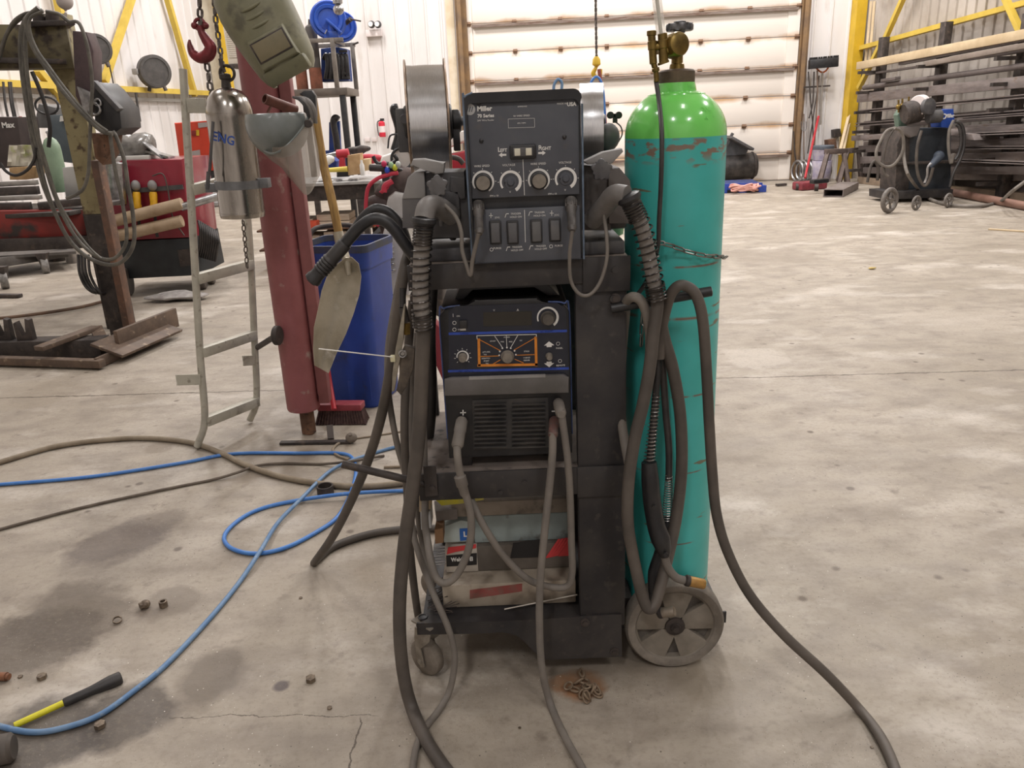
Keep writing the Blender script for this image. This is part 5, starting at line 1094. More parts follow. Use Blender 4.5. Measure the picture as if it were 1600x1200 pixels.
mb = MB(M_); mb.bx(-.060, .060, .129, .1325, -.043, .019, .001); mb.build('lens', mat('dusty_lens', '#7a7158', '#696249', 9, .3), he)
for zz, wv in ((.085, .105), (.115, .10), (.145, .09)):
    mb = MB(M_); mb.tube([(-wv, .0, zz), (-wv*.7, .072, zz-.012), (0, .100, zz-.02), (wv*.7, .072, zz-.012), (wv, .0, zz)], .0065, 10); mb.build('ridge', m_helm, he)
# face shield
fs = T('face_shield', 'grey crown face shield with scratched clear visor hanging on the column', 'face shield', tuple(P(445, 230, 2.95)))
Yc_ = 3.02
rows = []
for i in range(9):
    f = i/8; y_ = 176+2*f+62*f; hw_ = 42*math.sqrt(max(0, 1-(f*.97)**2.2)); cx_ = 433+4*f; r = []
    for k in range(15):
        t = k/14; r.append(P(cx_-hw_+2*hw_*t, y_+(-14*f)*(t-.45)*1.0+(1-f)*0, Yc_-.125*math.sin(PI*t)**.8*math.sin(PI*(.06+.44*f))))
    rows.append(r)
mb = MB(); c = P(433, 194, Yc_); RL = Matrix.Rotation(math.radians(-8), 3, 'Y'); mb.sph(c, 1, (.110, .125, .118), 44, RL); ztop = P(434, 177, Yc_).z
for v in mb.bm.verts: v.co.z = min(v.co.z, ztop); v.co.y = min(v.co.y, c.y+.03)
mb.build('crown', mat('grey_glossy_crown', '#7a7f7e', '#6c716d', 10, .28, 0, .005), fs, sharp=60)
m_visor = mat('dusty_visor', '#a79f95', '#8f867c', 8, .2, 0, 0, alpha=.5)
rows = []
lt = [(400, 224), (412, 240), (425, 252), (440, 262), (452, 278), (462, 289)]; rt = [(487, 180), (492, 205), (497, 232), (500, 256), (500, 274), (496, 281)]
for (xa, ya), (xb, yb) in zip(lt, rt):
    r = []
    for k in range(13):
        t = k/12; r.append(P(xa+(xb-xa)*t, ya+(yb-ya)*t+(27 if ya < 230 else 20)*math.sin(PI*t**1.15), Yc_-.125*math.sin(PI*t*.95)))
    rows.append(r)
mb = MB(); mb.sheet(rows, .0015); mb.build('visor', m_visor, fs, sharp=60)
mb = MB(); mb.tube([P(400, 226, Yc_-.02), P(425, 240, Yc_-.10), P(450, 226, Yc_-.11), P(475, 196, Yc_-.06), P(482, 180, Yc_)], .004, 8); mb.build('edge_band', mat('grey_glossy_crown', '#6f7371'), fs)
for xo in (0, 5, 10):
    mb = MB(); mb.tube([P(458+xo, 152, Yc_+.0), P(470+xo, 156, Yc_-.04), P(480+xo, 170, Yc_-.03), P(484+xo, 192, Yc_+.0)], [.004, .008, .009, .006], 8, res=5); mb.build('headband', m_grey if xo else m_dgrey, fs)
mb = MB(); mb.prism([P(x, y, Yc_+.01) for x, y in [(467, 147), (474, 142), (487, 141), (493, 150), (494, 182), (489, 185), (486, 160), (478, 152)]], (0, .03, 0), .004); mb.build('suspension_pad', m_plastic, fs)
mb = MB(); c = P(483, 193, Yc_-.05); mb.cyl(c, c+Vector((.0, -.02, 0)), .014, seg=16, bev=.002); mb.build('pivot_knob', m_dsteel, fs)
# shovel hanging
sv = T('scoop_shovel', 'dented aluminium scoop shovel with wooden shaft leaning before the blue bin', 'shovel', tuple(P(510, 580, 3.4)))
mb = MB(); a = P(488, 150, 3.55); b = P(531, 372, 3.5); mb.tube([a, P(503, 245, 3.53), P(518, 310, 3.5), b], .019, 14); mb.build('shaft', mat('varnished_ash', '#b08d55', '#8a6a3c', 9, .45, 0, .03, stretch=(10, 10, .8)), sv)
rows = []
L_e = [(540, 403), (525, 415), (512, 430), (503, 455), (497, 485), (491, 512), (490, 545), (492, 571)]
R_e = [(549, 402), (560, 412), (564, 432), (561, 460), (552, 490), (540, 522), (524, 555), (513, 583)]
for i, ((xa, ya), (xb, yb)) in enumerate(zip(L_e, R_e)):
    r = []; dp = .05 if i > 0 else .02
    for k in range(11):
        t = k/10; u_ = abs(t-.62)/.62; r.append(P(xa+(xb-xa)*t, ya+(yb-ya)*t, 3.42+dp*(1-min(1, u_)**2)+.004*i))
    rows.append(r)
mb = MB(); mb.sheet(rows, .003); mb.build('scoop', mat('scratched_aluminium', '#b9b2a2', '#9d9584', 6, .4, .55, .05, c3='#cfcbc2', sc3=12), sv, sharp=50)
mb = MB(); mb.tube([P(528, 362, 3.5), P(533, 385, 3.49), P(541, 405, 3.47), P(545, 430, 3.45)], [.022, .022, .019, .010], 14); mb.build('socket', mat('scratched_aluminium', '#b9b2a2'), sv)
# push broom
br = T('push_broom', 'red push broom standing with its head on the floor at the blue bin', 'broom', tuple(F(535, 655)))
hd0, hd1 = F(502, 658, .0), F(570, 658, .0)
ctr = (hd0+hd1)/2
mb = MB(); mb.bar(hd0+Vector((0, 0, .085)), hd1+Vector((0, 0, .085)), .075, .035, bev=.006); mb.build('head', mat('dusty_red_plastic', '#8f3a42', '#7d3038', 10, .55, 0, .04), br)
mb = MB()
for i in range(18):
    for j in range(4):
        p = hd0.lerp(hd1, (i+.5)/18)+Vector((0, -.028+.019*j, .07)); q = p+Vector(((i-8.5)*.0022, (j-1.5)*.010-.01, -.068)); mb.cyl(p, q, .006, .008, seg=6)
bq = mb.build('bristles', mat('dark_bristles', '#3d2a2a', '#55403c', 60, .9), br); bq['kind'] = 'stuff'
mb = MB(); mb.tube([F(522, 640, .1), P(513, 585, 3.78), P(500, 500, 3.85), P(488, 430, 3.92), P(478, 380, 3.96)], .0135, 12); mb.build('handle', mat('bright_red_handle', '#b32c36', '#a02630', 10, .4), br)
# blue bin
m_bin = mat('blue_bin_plastic', '#24449c', '#1f3a86', 4, .45, 0, .03, c3='#33353f', sc3=7, lo3=.62, hi3=.8)
bcx, bcy = F(552, 640).x+.01, 4.12
bn = T('waste_bin', 'tall square blue waste bin with blackened rim behind the shovel', 'bin', (bcx, bcy, 0))
RZ = Matrix.Translation((bcx, bcy, 0)) @ Matrix.Rotation(math.radians(-14), 4, 'Z')
wb, wt, hb2 = .160, .192, .865
mb = MB(RZ)
def sq(w, z, c=.05):
    o = []
    for sx, sy in ((1, 1), (-1, 1), (-1, -1), (1, -1)):
        for k in range(5):
            a0 = {(1, 1): 0, (-1, 1): 90, (-1, -1): 180, (1, -1): 270}[(sx, sy)]; a = math.radians(a0+90*k/4); o.append((sx*(w-c)+c*math.cos(a), sy*(w-c)+c*math.sin(a), z))
    return o
mb.rings([sq(wb, .0), sq(wb+.01, .02), sq(wt-.005, hb2-.12), sq(wt+.004, hb2-.118), sq(wt+.01, hb2), sq(wt-.002, hb2), sq(wt-.012, hb2-.1), sq(wb-.01, .03)])
mb.build('bin_body', m_bin, bn)
mb = MB(RZ); mb.rings([sq(wt+.0105, hb2-.035), sq(wt+.0115, hb2+.001), sq(wt-.003, hb2+.001), sq(wt-.006, hb2-.03)], cap=False, closed=True); mb.build('blackened_rim', mat('sooty_rim', '#3a3d46', '#2a3a6b', 9, .6, 0, .03), bn)
mb = MB(RZ)
for x in (-.09, .03, .12): mb.hexa([(x-.02, -wb-.012, .05), (x+.02, -wb-.012, .05), (x+.02, -wb+.0, .05), (x-.02, -wb+.0, .05), (x-.025, -wt+.014, .6), (x+.025, -wt+.014, .6), (x+.025, -wt+.03, .6), (x-.025, -wt+.03, .6)], .004)
mb.build('moulded_rib', m_bin, bn); 
mb = MB(RZ); mb.bx(.02, .13, -wt-.012, -wt+.01, .68, .72, .003); mb.build('hand_grip', m_bin, bn)
mb = MB(RZ); mb.bx(-wt+.03, wt-.03, -wt+.03, wt-.03, .55, .7, .02); mb.build('rubbish', mat('black_rubbish', '#2a2827', '#4a4642', 12, .9, 0, .2), bn)
mb = MB(); mb.tube([P(482, 385, 4.25), P(487, 362, 4.3), P(505, 354, 4.35), P(545, 352, 4.38), P(565, 362, 4.38), P(566, 375, 4.35)], .013, 12); S(mb, 'bent_tube_handle', m_dsteel, 'dark bent tube handle rising behind the blue bin', 'tube')
# ================================================================ LEFT: PRESS POST, TABLE, RED MACHINE
m_oldy = mat('worn_yellow_green_paint', '#9a906c', '#857a5a', 6, .6, .1, .1, c3='#5a4a38', sc3=16, lo3=.55, hi3=.66)
m_oldb = mat('rust_brown_steel', '#5d4a40', '#7b5a48', 8, .65, .2, .12, c3='#8f6f58', sc3=20, lo3=.6, hi3=.75)
fp_ = F(200, 528, 0); py_ = fp_.y
pf = T('press_frame', 'old rust and yellow steel post frame draped with hoses', 'press frame', (fp_.x, fp_.y, 0))
def vpost(px, py, w, d, z0, z1, m, nm, par, rz=0, dy=0):
    c = F(px, py, 0); mb = MB(); mb.box((c.x, c.y+dy, (z0+z1)/2), (w, d, z1-z0), bev=.004); return mb.build(nm, m, par)
# tall post, yellow above and dark below
p0 = F(185, 528, 0)
mb = MB(); mb.box((p0.x, p0.y+.1, .45), (.16, .1, .9), bev=.004)
for z in (.2, .45, .7): mb.cyl((p0.x, p0.y+.045, z), (p0.x, p0.y+.06, z), .02, seg=14)
mb.build('lower_post', m_dsteel, pf)
mb = MB(); mb.box((p0.x-.01, p0.y+.1, 1.55), (.16, .1, 1.3), bev=.004); mb.build('upper_post', m_oldy, pf)
mb = MB(); mb.bar(F(200, 520, .03)+Vector((.03, -.02, 0)), P(152, 250, py_-.05), .10, .05, (1, 0, 0), .003); mb.build('flat_brace', m_oldb, pf)
# cross head
mb = MB(); a = P(5, 75, py_-.1); b = P(112, 75, py_+.05); mb.bar(a+(a-b)*.4, b, .2, .26, bev=.005); mb.build('cross_head', mat('dark_olive_paint', '#6d6448', '#59503b', 6, .6, .1, .1, c3='#3d332a', sc3=14, lo3=.52, hi3=.64), pf)
mb = MB(); a = P(5, 96, py_-.15); b = P(105, 98, py_+.0); mb.bar(a+(a-b)*.4, b, .22, .03, bev=.002); mb.build('cross_flange', m_dsteel, pf)
mb = MB(); a = P(45, 40, py_-.1); b = P(112, 38, py_+.05); mb.bar(a, b, .22, .03, bev=.002); 
for x in (62, 82): mb.cyl(P(x, 38, py_), P(x, 22, py_), .04, seg=16)
mb.build('cap_plate', m_dsteel, pf)
# rusty cover plates right of the post head
mb = MB(); mb.prism([P(x, y, py_-.15) for x, y in [(113, 48), (135, 50), (146, 80), (146, 170), (135, 182), (118, 150)]], (0, .12, 0), .004); mb.build('guard_plate', mat('plum_steel', '#5f5052', '#4d4244', 8, .5, .4, .05), pf)
mb = MB(); mb.prism([P(x, y, py_-.2) for x, y in [(120, 135), (143, 145), (137, 176), (130, 172)]], (0, .02, 0), .002); mb.build('torn_plate', m_steel, pf)
# black carriage right of it
bc = T('feed_carriage', 'black angular feed carriage mounted on the side of the press frame', 'machine head', tuple(P(170, 200, py_-.2)))
mb = MB(); mb.prism([P(x, y, py_-.25) for x, y in [(147, 148), (150, 128), (162, 138), (187, 170), (190, 200), (174, 212), (148, 198)]], (0, .3, 0), .006); mb.build('carriage_body', m_plastic, bc)
mb = MB(); mb.bar(P(147, 128, py_-.26), P(188, 172, py_-.26), .06, .03, bev=.002); mb.build('slide_rail', m_dgrey, bc)
mb = MB(); c = P(148, 170, py_-.27); mb.torus(c, Yv, .035, .008, 24, 8); mb.torus(P(153, 160, py_-.27), Yv, .02, .007, 20, 8); mb.build('shackle', m_steel, bc)
mb = MB(); mb.prism([P(x, y, py_-.2) for x, y in [(142, 208), (176, 212), (172, 240), (160, 258), (148, 246)]], (0, .15, 0), .006); mb.build('lower_shroud', m_rust, bc)
# base of welded sections
mb = MB(); a, b = F(166, 548, .09), F(262, 508, .09); mb.bar(a, b, .24, .02, (.25, -.45, 1), .002); mb.bar(a+Vector((.02, .12, .03)), b+Vector((.02, .12, .03)), .03, .14, bev=.002); mb.bar(a+Vector((-.02, -.12, -.05)), b+Vector((-.02, -.12, -.05)), .02, .07, bev=.002); mb.build('foot_channel', mat('old_brown_channel', '#5a4c42', '#6e5c4e', 10, .6, .3, .12, c3='#8b7a68', sc3=22), pf)
mb = MB(); mb.bar(F(-30, 545, .07), F(165, 540, .07), .14, .12, bev=.004); mb.build('base_beam', m_dsteel, pf)
mb = MB(); mb.bar(F(-30, 562, .04), F(160, 568, .04), .06, .05, bev=.003); mb.bar(F(60, 545, .14), F(150, 512, .16), .08, .03, bev=.003); mb.bar(F(150, 512, .16), F(165, 545, .06), .08, .03, bev=.003); mb.build('base_brace', mat('old_brown_channel', '#5a4c42'), pf)
for x in (5, 38):
    c = F(x, 532, .13); mb = MB(); mb.prism([c+Vector(v) for v in ((-.05, 0, 0), (.06, 0, 0), (.06, 0, .14), (.035, 0, .15), (.02, 0, .04), (-.01, 0, .03), (-.03, 0, .13), (-.05, 0, .12))], (0, .05, 0), .002); mb.build('vee_block', m_dsteel, pf)
# hose bundle over the cross head
m_h1 = mat('worn_hose_olive', '#4d4a44', '#6a665d', 12, .5, 0, .04)
labs = ['outermost grey hose hung over the press cross head', 'second hose of the bundle hung over the press, inside the outermost', 'third hose of the bundle on the press, reaching the lowest loop', 'thin hose along the near side of the press bundle', 'hose of the press bundle that crosses the yellow post', 'inner hose of the bundle ending behind the red table beam']
base = [[(0, 130), (8, 70), (28, 32), (55, 14), (72, 18)], [(34, 60), (40, 25), (58, 12), (70, 20)]]
Yh = py_-.28
def H2(pts, r, lab, Y_=Yh, m=m_h1, grp='hoses hung on the press frame'): return hose('draped_hose', [(x, y, Y_) for x, y in pts], r, m, lab, 'hose', grp, res=8)
H2([(58, 14), (40, 30), (32, 60), (34, 110), (44, 180), (55, 240), (68, 290), (85, 330), (105, 370), (130, 397), (160, 412), (185, 412), (203, 395), (210, 370), (207, 330), (200, 290), (194, 250), (182, 215), (176, 205)], .0135, 'longest hose loop on the press, sagging lowest before the rusty post')
H2([(66, 16), (48, 26), (40, 55), (42, 110), (52, 180), (64, 235), (80, 290), (98, 335), (122, 375), (150, 400), (175, 405), (192, 390), (198, 365), (190, 310), (180, 265), (174, 225), (172, 208)], .012, 'hose loop on the press just inside the lowest one', Yh-.03)
H2([(60, 12), (42, 30), (45, 55), (55, 80), (72, 105), (95, 138), (118, 165), (140, 188), (160, 205), (176, 209)], .0145, 'pair-width hose slanting from the press top across the yellow post', Yh-.06)
H2([(68, 17), (48, 28), (47, 50), (58, 78), (78, 106), (100, 136), (125, 166), (148, 190), (168, 205)], .009, 'thin hose clinging to the slanting hose across the yellow post', Yh-.09)
H2([(72, 18), (92, 22), (108, 34), (120, 34), (128, 45), (138, 80), (144, 130), (142, 180), (140, 230), (138, 270), (130, 295), (115, 306), (104, 310)], .011, 'hose curving down on the right face of the press head and behind the table', Yh-.05)
H2([(-10, 120), (2, 75), (18, 38), (38, 22), (58, 20), (70, 24)], .010, 'outermost hose leaving the left edge from the press top', Yh+.02)
H2([(-12, 135), (0, 90), (12, 52), (32, 30), (52, 24)], .010, 'hose beside the outermost one at the left edge', Yh+.05)
H2([(50, 112), (62, 140), (72, 170), (78, 200), (76, 230)], .013, 'dark short hose hanging behind the bundle over the cabinet', Yh+.1, m_rubber_d)
H2([(0, 255), (10, 268), (25, 274), (42, 266), (53, 250), (56, 230)], .010, 'small dark loop of hose before the white plastic bag', Yh-.02, m_rubber_d)
H2([(36, 70), (38, 120), (48, 190), (62, 250), (75, 300), (92, 345), (112, 380)], .010, 'middle hose of the press bundle running straight down', Yh-.01)
H2([(38, 80), (46, 140), (60, 210), (74, 260), (90, 310), (112, 350), (138, 385), (158, 404)], .008, 'thin hose on the near side of the press bundle', Yh-.08)
for i, dx in enumerate((0, 5, 10, 16)):
    hose('draped_hose', [(122+dx, 398, py_+.05), (124+dx, 425, py_), (132+dx, 445, py_), (142+dx, 455+i, py_), (150+dx, 458, py_+.1)], .010, m_rubber_d, ['outermost', 'second', 'third', 'innermost'][i]+' black coil of cable low behind the rusty post', 'cable', 'black cable coils behind the post')
mb = MB(); mb.tube([F(-20, 499, .02), F(40, 493, .02), F(120, 481, .02), F(165, 470, .02)], .014, 10); S(mb, 'floor_rod', mat('brown_rod', '#6a5240', '#57463a', 20, .7), 'long brown rod lying on the floor behind the press base', 'rod')
mb = MB(); mb.bar(F(-20, 462, .02), F(32, 462, .02), .06, .03, bev=.002); S(mb, 'flat_bar', m_dsteel, 'short dark flat bar on the floor at the left edge', 'bar')
# red table
tb = T('steel_table', 'steel work table with a scuffed red beam edge at the left', 'table', tuple(F(80, 420)))
a = P(-60, 352, py_+.15); b = P(160, 347, py_+.45)
mb = MB(); mb.bar(a, b, .1, .20, bev=.004); mb.build('red_beam', mat('scuffed_red_beam', '#8a2c26', '#6e2a24', 3, .5, .1, .05, c3='#37302e', sc3=7, lo3=.52, hi3=.66), tb)
mb = MB(); mb.bar(P(-60, 385, py_+.12), P(165, 375, py_+.42), .14, .09, bev=.003); mb.build('lower_rail', m_dsteel, tb)
zt_ = P(80, 330, py_+.3).z
mb = MB(); mb.bx(a.x, b.x-.1, py_+.2, py_+1.1, zt_-.03, zt_+.0, .002); mb.build('table_top', m_dsteel, tb)
for x in (b.x+.0, a.x-.6): mb = MB(); mb.bx(x-.06, x+.06, py_+.3, py_+.42, 0, zt_-.03, .003); mb.build('leg', m_dsteel, tb)
# stock lying on the table
mA = mat('pale_steel_edge', '#b3aea8', '#8f8a86', 8, .35, .6)
for i, (y0, y1, xa, xb, hh, m_, lab) in enumerate(((291, 285, -60, 58, .035, mA, 'bright edged channel, uppermost of the stock on the table'), (302, 297, -60, 60, .06, m_dsteel, 'dark channel under the uppermost bright edged one'), (313, 308, -60, 64, .03, mA, 'bright flat bar between two dark channels on the table'), (324, 322, -60, 48, .055, m_dsteel, 'dark box section lowest and nearest on the table'))):
    mb = MB(); mb.bar(P(xa, y0, py_+.5-i*.08), P(xb, y1, py_+.6-i*.08), .07, hh, bev=.002); S(mb, 'steel_stock', m_, lab, 'steel bar', 'stock on the steel table')
mb = MB(); mb.bar(P(60, 322, py_+.35), P(140, 313, py_+.5), .12, .05, bev=.003); S(mb, 'steel_stock', m_dsteel, 'dark plate stack on the table reaching the yellow post foot', 'steel bar', 'stock on the steel table')
# dark monitor-like box with white lettering
YB = py_+1.0
bxm = T('dark_cabinet', 'dark brown equipment box with white lettering at the left edge', 'cabinet', tuple(P(10, 250, YB)))
mb = MB(); mb.prism([P(x, y, YB) for x, y in [(-60, 265), (-60, 182), (27, 183), (38, 262)]], (0, .3, 0), .006); mb.build('box_body', mat('brown_black_box', '#3b3231', '#453b39', 6, .5), bxm)
mb = MB(); mb.text('ry Max', P(6, 196, YB-.002), X, Z, .058, .001, 1, bold=.002); mb.build('lettering', m_white, bxm)
mb = MB(); rows = []
for i in range(6):
    r = []
    for k in range(7): r.append(P(14+k*6.5-i*.6, 227+i*6.5, YB-.12+random.uniform(-.02, .02)))
    rows.append(r)
mb.sheet(rows, .003); pb = S(mb, 'plastic_bag', mat('milky_plastic', '#cfc9b8', '#b4c06a', 7, .4, 0, .1, lo=.5, hi=.6), 'crumpled milky bag with a yellow-green patch before the dark box', 'bag')
mb = MB(); mb.prism([P(x, y, YB-.05) for x, y in [(14, 262), (56, 260), (54, 278), (40, 281), (15, 281)]], (0, .15, 0), .004); S(mb, 'small_carton', m_card, 'small brown carton under the milky plastic bag', 'carton')
# grey cabinet, green bottle, white box behind the hoses
mb = MB(); mb.prism([P(x, y, py_+1.4) for x, y in [(72, 250), (78, 180), (108, 178), (122, 256)]], (0, .35, 0), .006); gcb = S(mb, 'grey_cabinet', mat('blue_grey_sheet', '#5e676d', '#525b61', 6, .45), 'blue-grey sheet cabinet standing behind the pale green bottle', 'cabinet')
mb = MB(); mb.prism([P(x, y, py_+1.38) for x, y in [(93, 190), (94, 181), (106, 180), (107, 188)]], (0, .01, 0)); mb.build('paper_label', m_white, gcb)
mb = MB(); mb.prism([P(x, y, py_+1.6) for x, y in [(52, 200), (60, 162), (86, 168), (92, 200)]], (0, .3, 0), .006); S(mb, 'grey_box', mat('mid_grey_box', '#6b6a69', '#5c5b5b', 6, .5), 'grey box with looped cable on top behind the hose bundle', 'box')
mb = MB(); mb.torus(P(73, 165, py_+1.55), Yv, .07, .01, 30, 8, sx=1.4, udir=X); S(mb, 'cable_loop', m_rubber_d, 'black cable loop on top of the grey box', 'cable')
c = P(96, 300, py_+.95); ob = T('oxygen_bottle', 'small pale green gas bottle behind the white steel box', 'gas bottle', tuple(c))
hgt = P(92, 214, py_+.95).z-c.z
mb = MB(); mb.lathe([(.062, 0), (.066, .01), (.066, hgt-.10), (.062, hgt-.06), (.045, hgt-.02), (.02, hgt)], c, Z, 32); mb.build('bottle_body', mat('pale_green_paint', '#8fa58c', '#7c937b', 6, .4), ob)
mb = MB(); mb.lathe([(.014, hgt), (.014, hgt+.03), (.02, hgt+.032), (.02, hgt+.045), (.012, hgt+.05)], c, Z, 16); mb.build('valve', m_steel, ob)
mb = MB(); mb.prism([P(x, y, py_+.7) for x, y in [(103, 312), (97, 262), (118, 260), (131, 308)]], (0, .12, 0), .004); S(mb, 'white_steel_box', mat('white_sheet_box', '#b9b9b6', '#a9a9a5', 6, .3, .3), 'narrow white steel box leaning between green bottle and yellow post', 'box')
for x, y, s, c_ in ((36, 200, .02, '#9c4a4a'), (40, 214, .015, '#c9c24a')):
    mb = MB(); q = P(x, y, py_+1.8); mb.lathe([(.03, -.09), (.034, -.08), (.034, .05), (.02, .08), (.012, .1)], q, Z, 16); S(mb, 'spray_can', mat('can'+c_, c_, None, rough=.4), ('dull red' if s > .016 else 'yellow')+' container glimpsed between the dark box and the hoses', 'can')
# low steel trolley bottom left
tr = T('steel_trolley', 'low dark steel trolley on casters under the red table', 'trolley', tuple(F(50, 425)))
zt2 = P(60, 392, 8.6).z
mb = MB(); mb.bar(P(-60, 412, 8.5), P(75, 392, 9.3), .8, .10, bev=.004); mb.bar(P(-60, 398, 8.7), P(110, 388, 9.3), .9, .03); mb.build('deck', mat('trolley_steel', '#4c4845', '#5f5a56', 8, .6, .2), tr)
for x, y in ((6, 438), (70, 415)):
    c = F(x, y, .085); mb = MB(); mb.cyl(c+Vector((-.03, -.02, 0)), c+Vector((.03, .02, 0)), .085, seg=24, bev=.008); mb.build('caster_wheel', mat('grey_caster', '#8b8884', '#6c6965', 30, .6), tr)
    mb = MB(); mb.prism([c+Vector(v) for v in ((-.06, -.04, .14), (.06, -.04, .14), (.02, -.04, -.0), (-.02, -.04, 0))], (0, .08, 0), .002); mb.build('caster_fork', m_dsteel, tr)
for x, y, w_, lab in ((95, 398, .14, 'dark drum shape standing under the red table end'), (117, 402, .09, 'pale post end under the red table near the rusty post')):
    c = F(x, y+8, 0); mb = MB(); mb.lathe([(w_, 0), (w_*1.02, .03), (w_, .34), (w_*.8, .36)], c, Z, 24); S(mb, 'floor_drum', m_dsteel if w_ > .1 else mA, lab, 'drum')
# red welding machine
YR = F(200, 462).y
rw = T('red_machine', 'red and black wheeled machine with yellow connectors behind the ladder', 'welding machine', tuple(F(255, 455)))
xl, xr = P(172, 350, YR).x, P(300, 350, YR).x
zb1 = P(250, 436, YR).z; zb2 = P(250, 376, YR).z; zb3 = P(250, 250, YR).z
mb = MB(); mb.prism([P(x, y, YR) for x, y in [(176, 437), (172, 378), (300, 372), (312, 430)]], (0, .7, 0), .01); lowb = mb.build('lower_case', mat('dark_lower_case', '#24272a', '#2f3234', 8, .5), rw)
mb = MB(); mb.prism([P(x, y, YR-.005) for x, y in [(168, 378), (162, 300), (172, 262), (188, 250), (284, 248), (300, 372)]], (0, .7, 0), .03, ); mb.build('upper_case', mat('glossy_maroon', '#8a2434', '#7c2030', 4, .3, 0, .01, coat=.3), rw)
mb = MB(); mb.bar(P(180, 300, YR-.02), P(286, 292, YR-.02), .01, .04); mb.build('dark_strip', m_dgrey, rw)
mb = MB(); mb.prism([P(x, y, YR-.01) for x, y in [(277, 391), (300, 388), (304, 414), (282, 417)]], (0, .01, 0)); mb.build('vent_plate', m_dsteel, rw)
for x in (212, 238):
    mb = MB(); c = P(x, 290, YR-.04); mb.sph(c, .04, (1, 1, 1.2)); s_ = mb.build('socket', mat('grey_socket', '#8a8886'), rw)
    mb = MB(); a_, b_ = P(x+1, 300, YR-.07), P(x+3, 326, YR-.09); mb.lathe([(.028, 0), (.034, .02), (.03, (b_-a_).length*.7), (.036, (b_-a_).length*.85), (.03, (b_-a_).length)], a_, b_-a_, 16); mb.build('yellow_plug', mat('yellow_plug', '#d9a51e', '#c2921a', 20, .4), s_)
    mb = MB(); mb.tube([P(x+3, 326, YR-.09), P(x+5, 345, YR-.10), P(x+6, 360, YR-.10), P(x+8, 370, YR-.09)], .014, 8); mb.build('plug_cable', m_rubber_d, s_)
for x, y in ((202, 462), (318, 452), (331, 444)):
    c = F(x, y, 0); r_ = .13 if x < 250 else .085; mb = MB(); mb.cyl((c.x-.03, c.y, r_), (c.x+.03, c.y+.01, r_), r_, seg=28, bev=.01); mb.build('wheel', m_rubber, rw)
for i, (ya, yb) in enumerate(((352, 318), (376, 345))):
    a_, b_ = P(168, ya-4, YR-.18), P(285, yb, YR-.12); mb = MB(); mb.cyl(a_, b_, .052, seg=24, bev=.003)
    S(mb, 'cardboard_tube', mat('tan_tube', '#b09a80', '#9b8469', 8, .6), ('upper' if i == 0 else 'lower')+' tan tube strapped slanting across the red machine', 'tube', 'tubes on the red machine')
a_, b_ = P(283, 324, YR-.12), P(345, 305, YR-.05); mb = MB(); mb.cyl(a_, b_, .035, seg=20); S(mb, 'bright_pipe', m_steel, 'bright metal pipe beyond the upper tan tube', 'pipe')
mb = MB(); 
for i in range(9): 
    x = 310+i*3.5; mb.tube([P(x, 345+i*2, YR+.1), P(x+3, 360+i*2, YR+.02), P(x+2, 385, YR+.05), P(x-2, 400+i, YR+.1)], .012, 8)
S(mb, 'cable_tangle', m_rubber_d, 'tangle of dark cables at the right end of the red machine', 'cable', kind='stuff')
mb = MB(); mb.tube([P(238, 275, YR-.05), P(254, 272, YR-.06), P(262, 295, YR-.06), P(270, 340, YR-.08), P(288, 368, YR-.1)], .006, 8); S(mb, 'thin_wire', m_rubber, 'thin wire arching over the red machine front', 'wire')
def blob(c, r, sc, name, m, label, cat, seed=1, amp=.25, seg=22, **k):
    rn = random.Random(seed); mb = MB(); mb.sph(c, r, sc, seg)
    from mathutils import noise
    for v in mb.bm.verts:
        d = v.co-Vector(c); n_ = noise.noise(v.co*(2.2/r)*.5+Vector((seed, 0, 0))); v.co = Vector(c)+d*(1+amp*n_*1.6)
    return S(mb, name, m, label, cat, **k)
m_wrap = mat('shiny_grey_wrap', '#8d8a86', '#6b6764', 12, .25, .3, .3)
blob(P(210, 232, YR+.2), .17, (1.1, .8, .8), 'wrapped_bundle', m_wrap, 'crumpled grey plastic bundle on top of the red machine', 'bundle', 3)
mb = MB(); mb.bar(P(226, 222, YR+.1), P(258, 248, YR+.1), .12, .01); mb.bar(P(232, 236, YR+.15), P(268, 246, YR+.1), .1, .02); S(mb, 'scrap_strips', m_steel, 'pale metal strips beside the wrapped bundle', 'metal scrap')
mb = MB(); mb.bx(xl+.0, xl+.45, YR+.02, YR+.3, zb3+.0, zb3+.045, .01); S(mb, 'white_tray', mat('white_tray', '#c9c5c0', None, rough=.4), 'white tray under the wrapped bundle', 'tray')
mb = MB(); a_ = P(183, 268, YR-.15); mb.cyl(a_+Vector((-.06, 0, -.28)), a_+Vector((-.02, .02, .08)), .085, seg=28, bev=.01); S(mb, 'steel_canister', m_steel, 'bright curved steel canister at the left end of the red machine', 'canister')
blob(F(275, 462, .04), .17, (1.6, .7, .22), 'plastic_sheet', mat('crumpled_clear_sheet', '#b5b0ad', '#9a9592', 14, .2, 0, .4), 'crumpled clear plastic sheet on the floor before the red machine', 'plastic sheet', 5, .3)
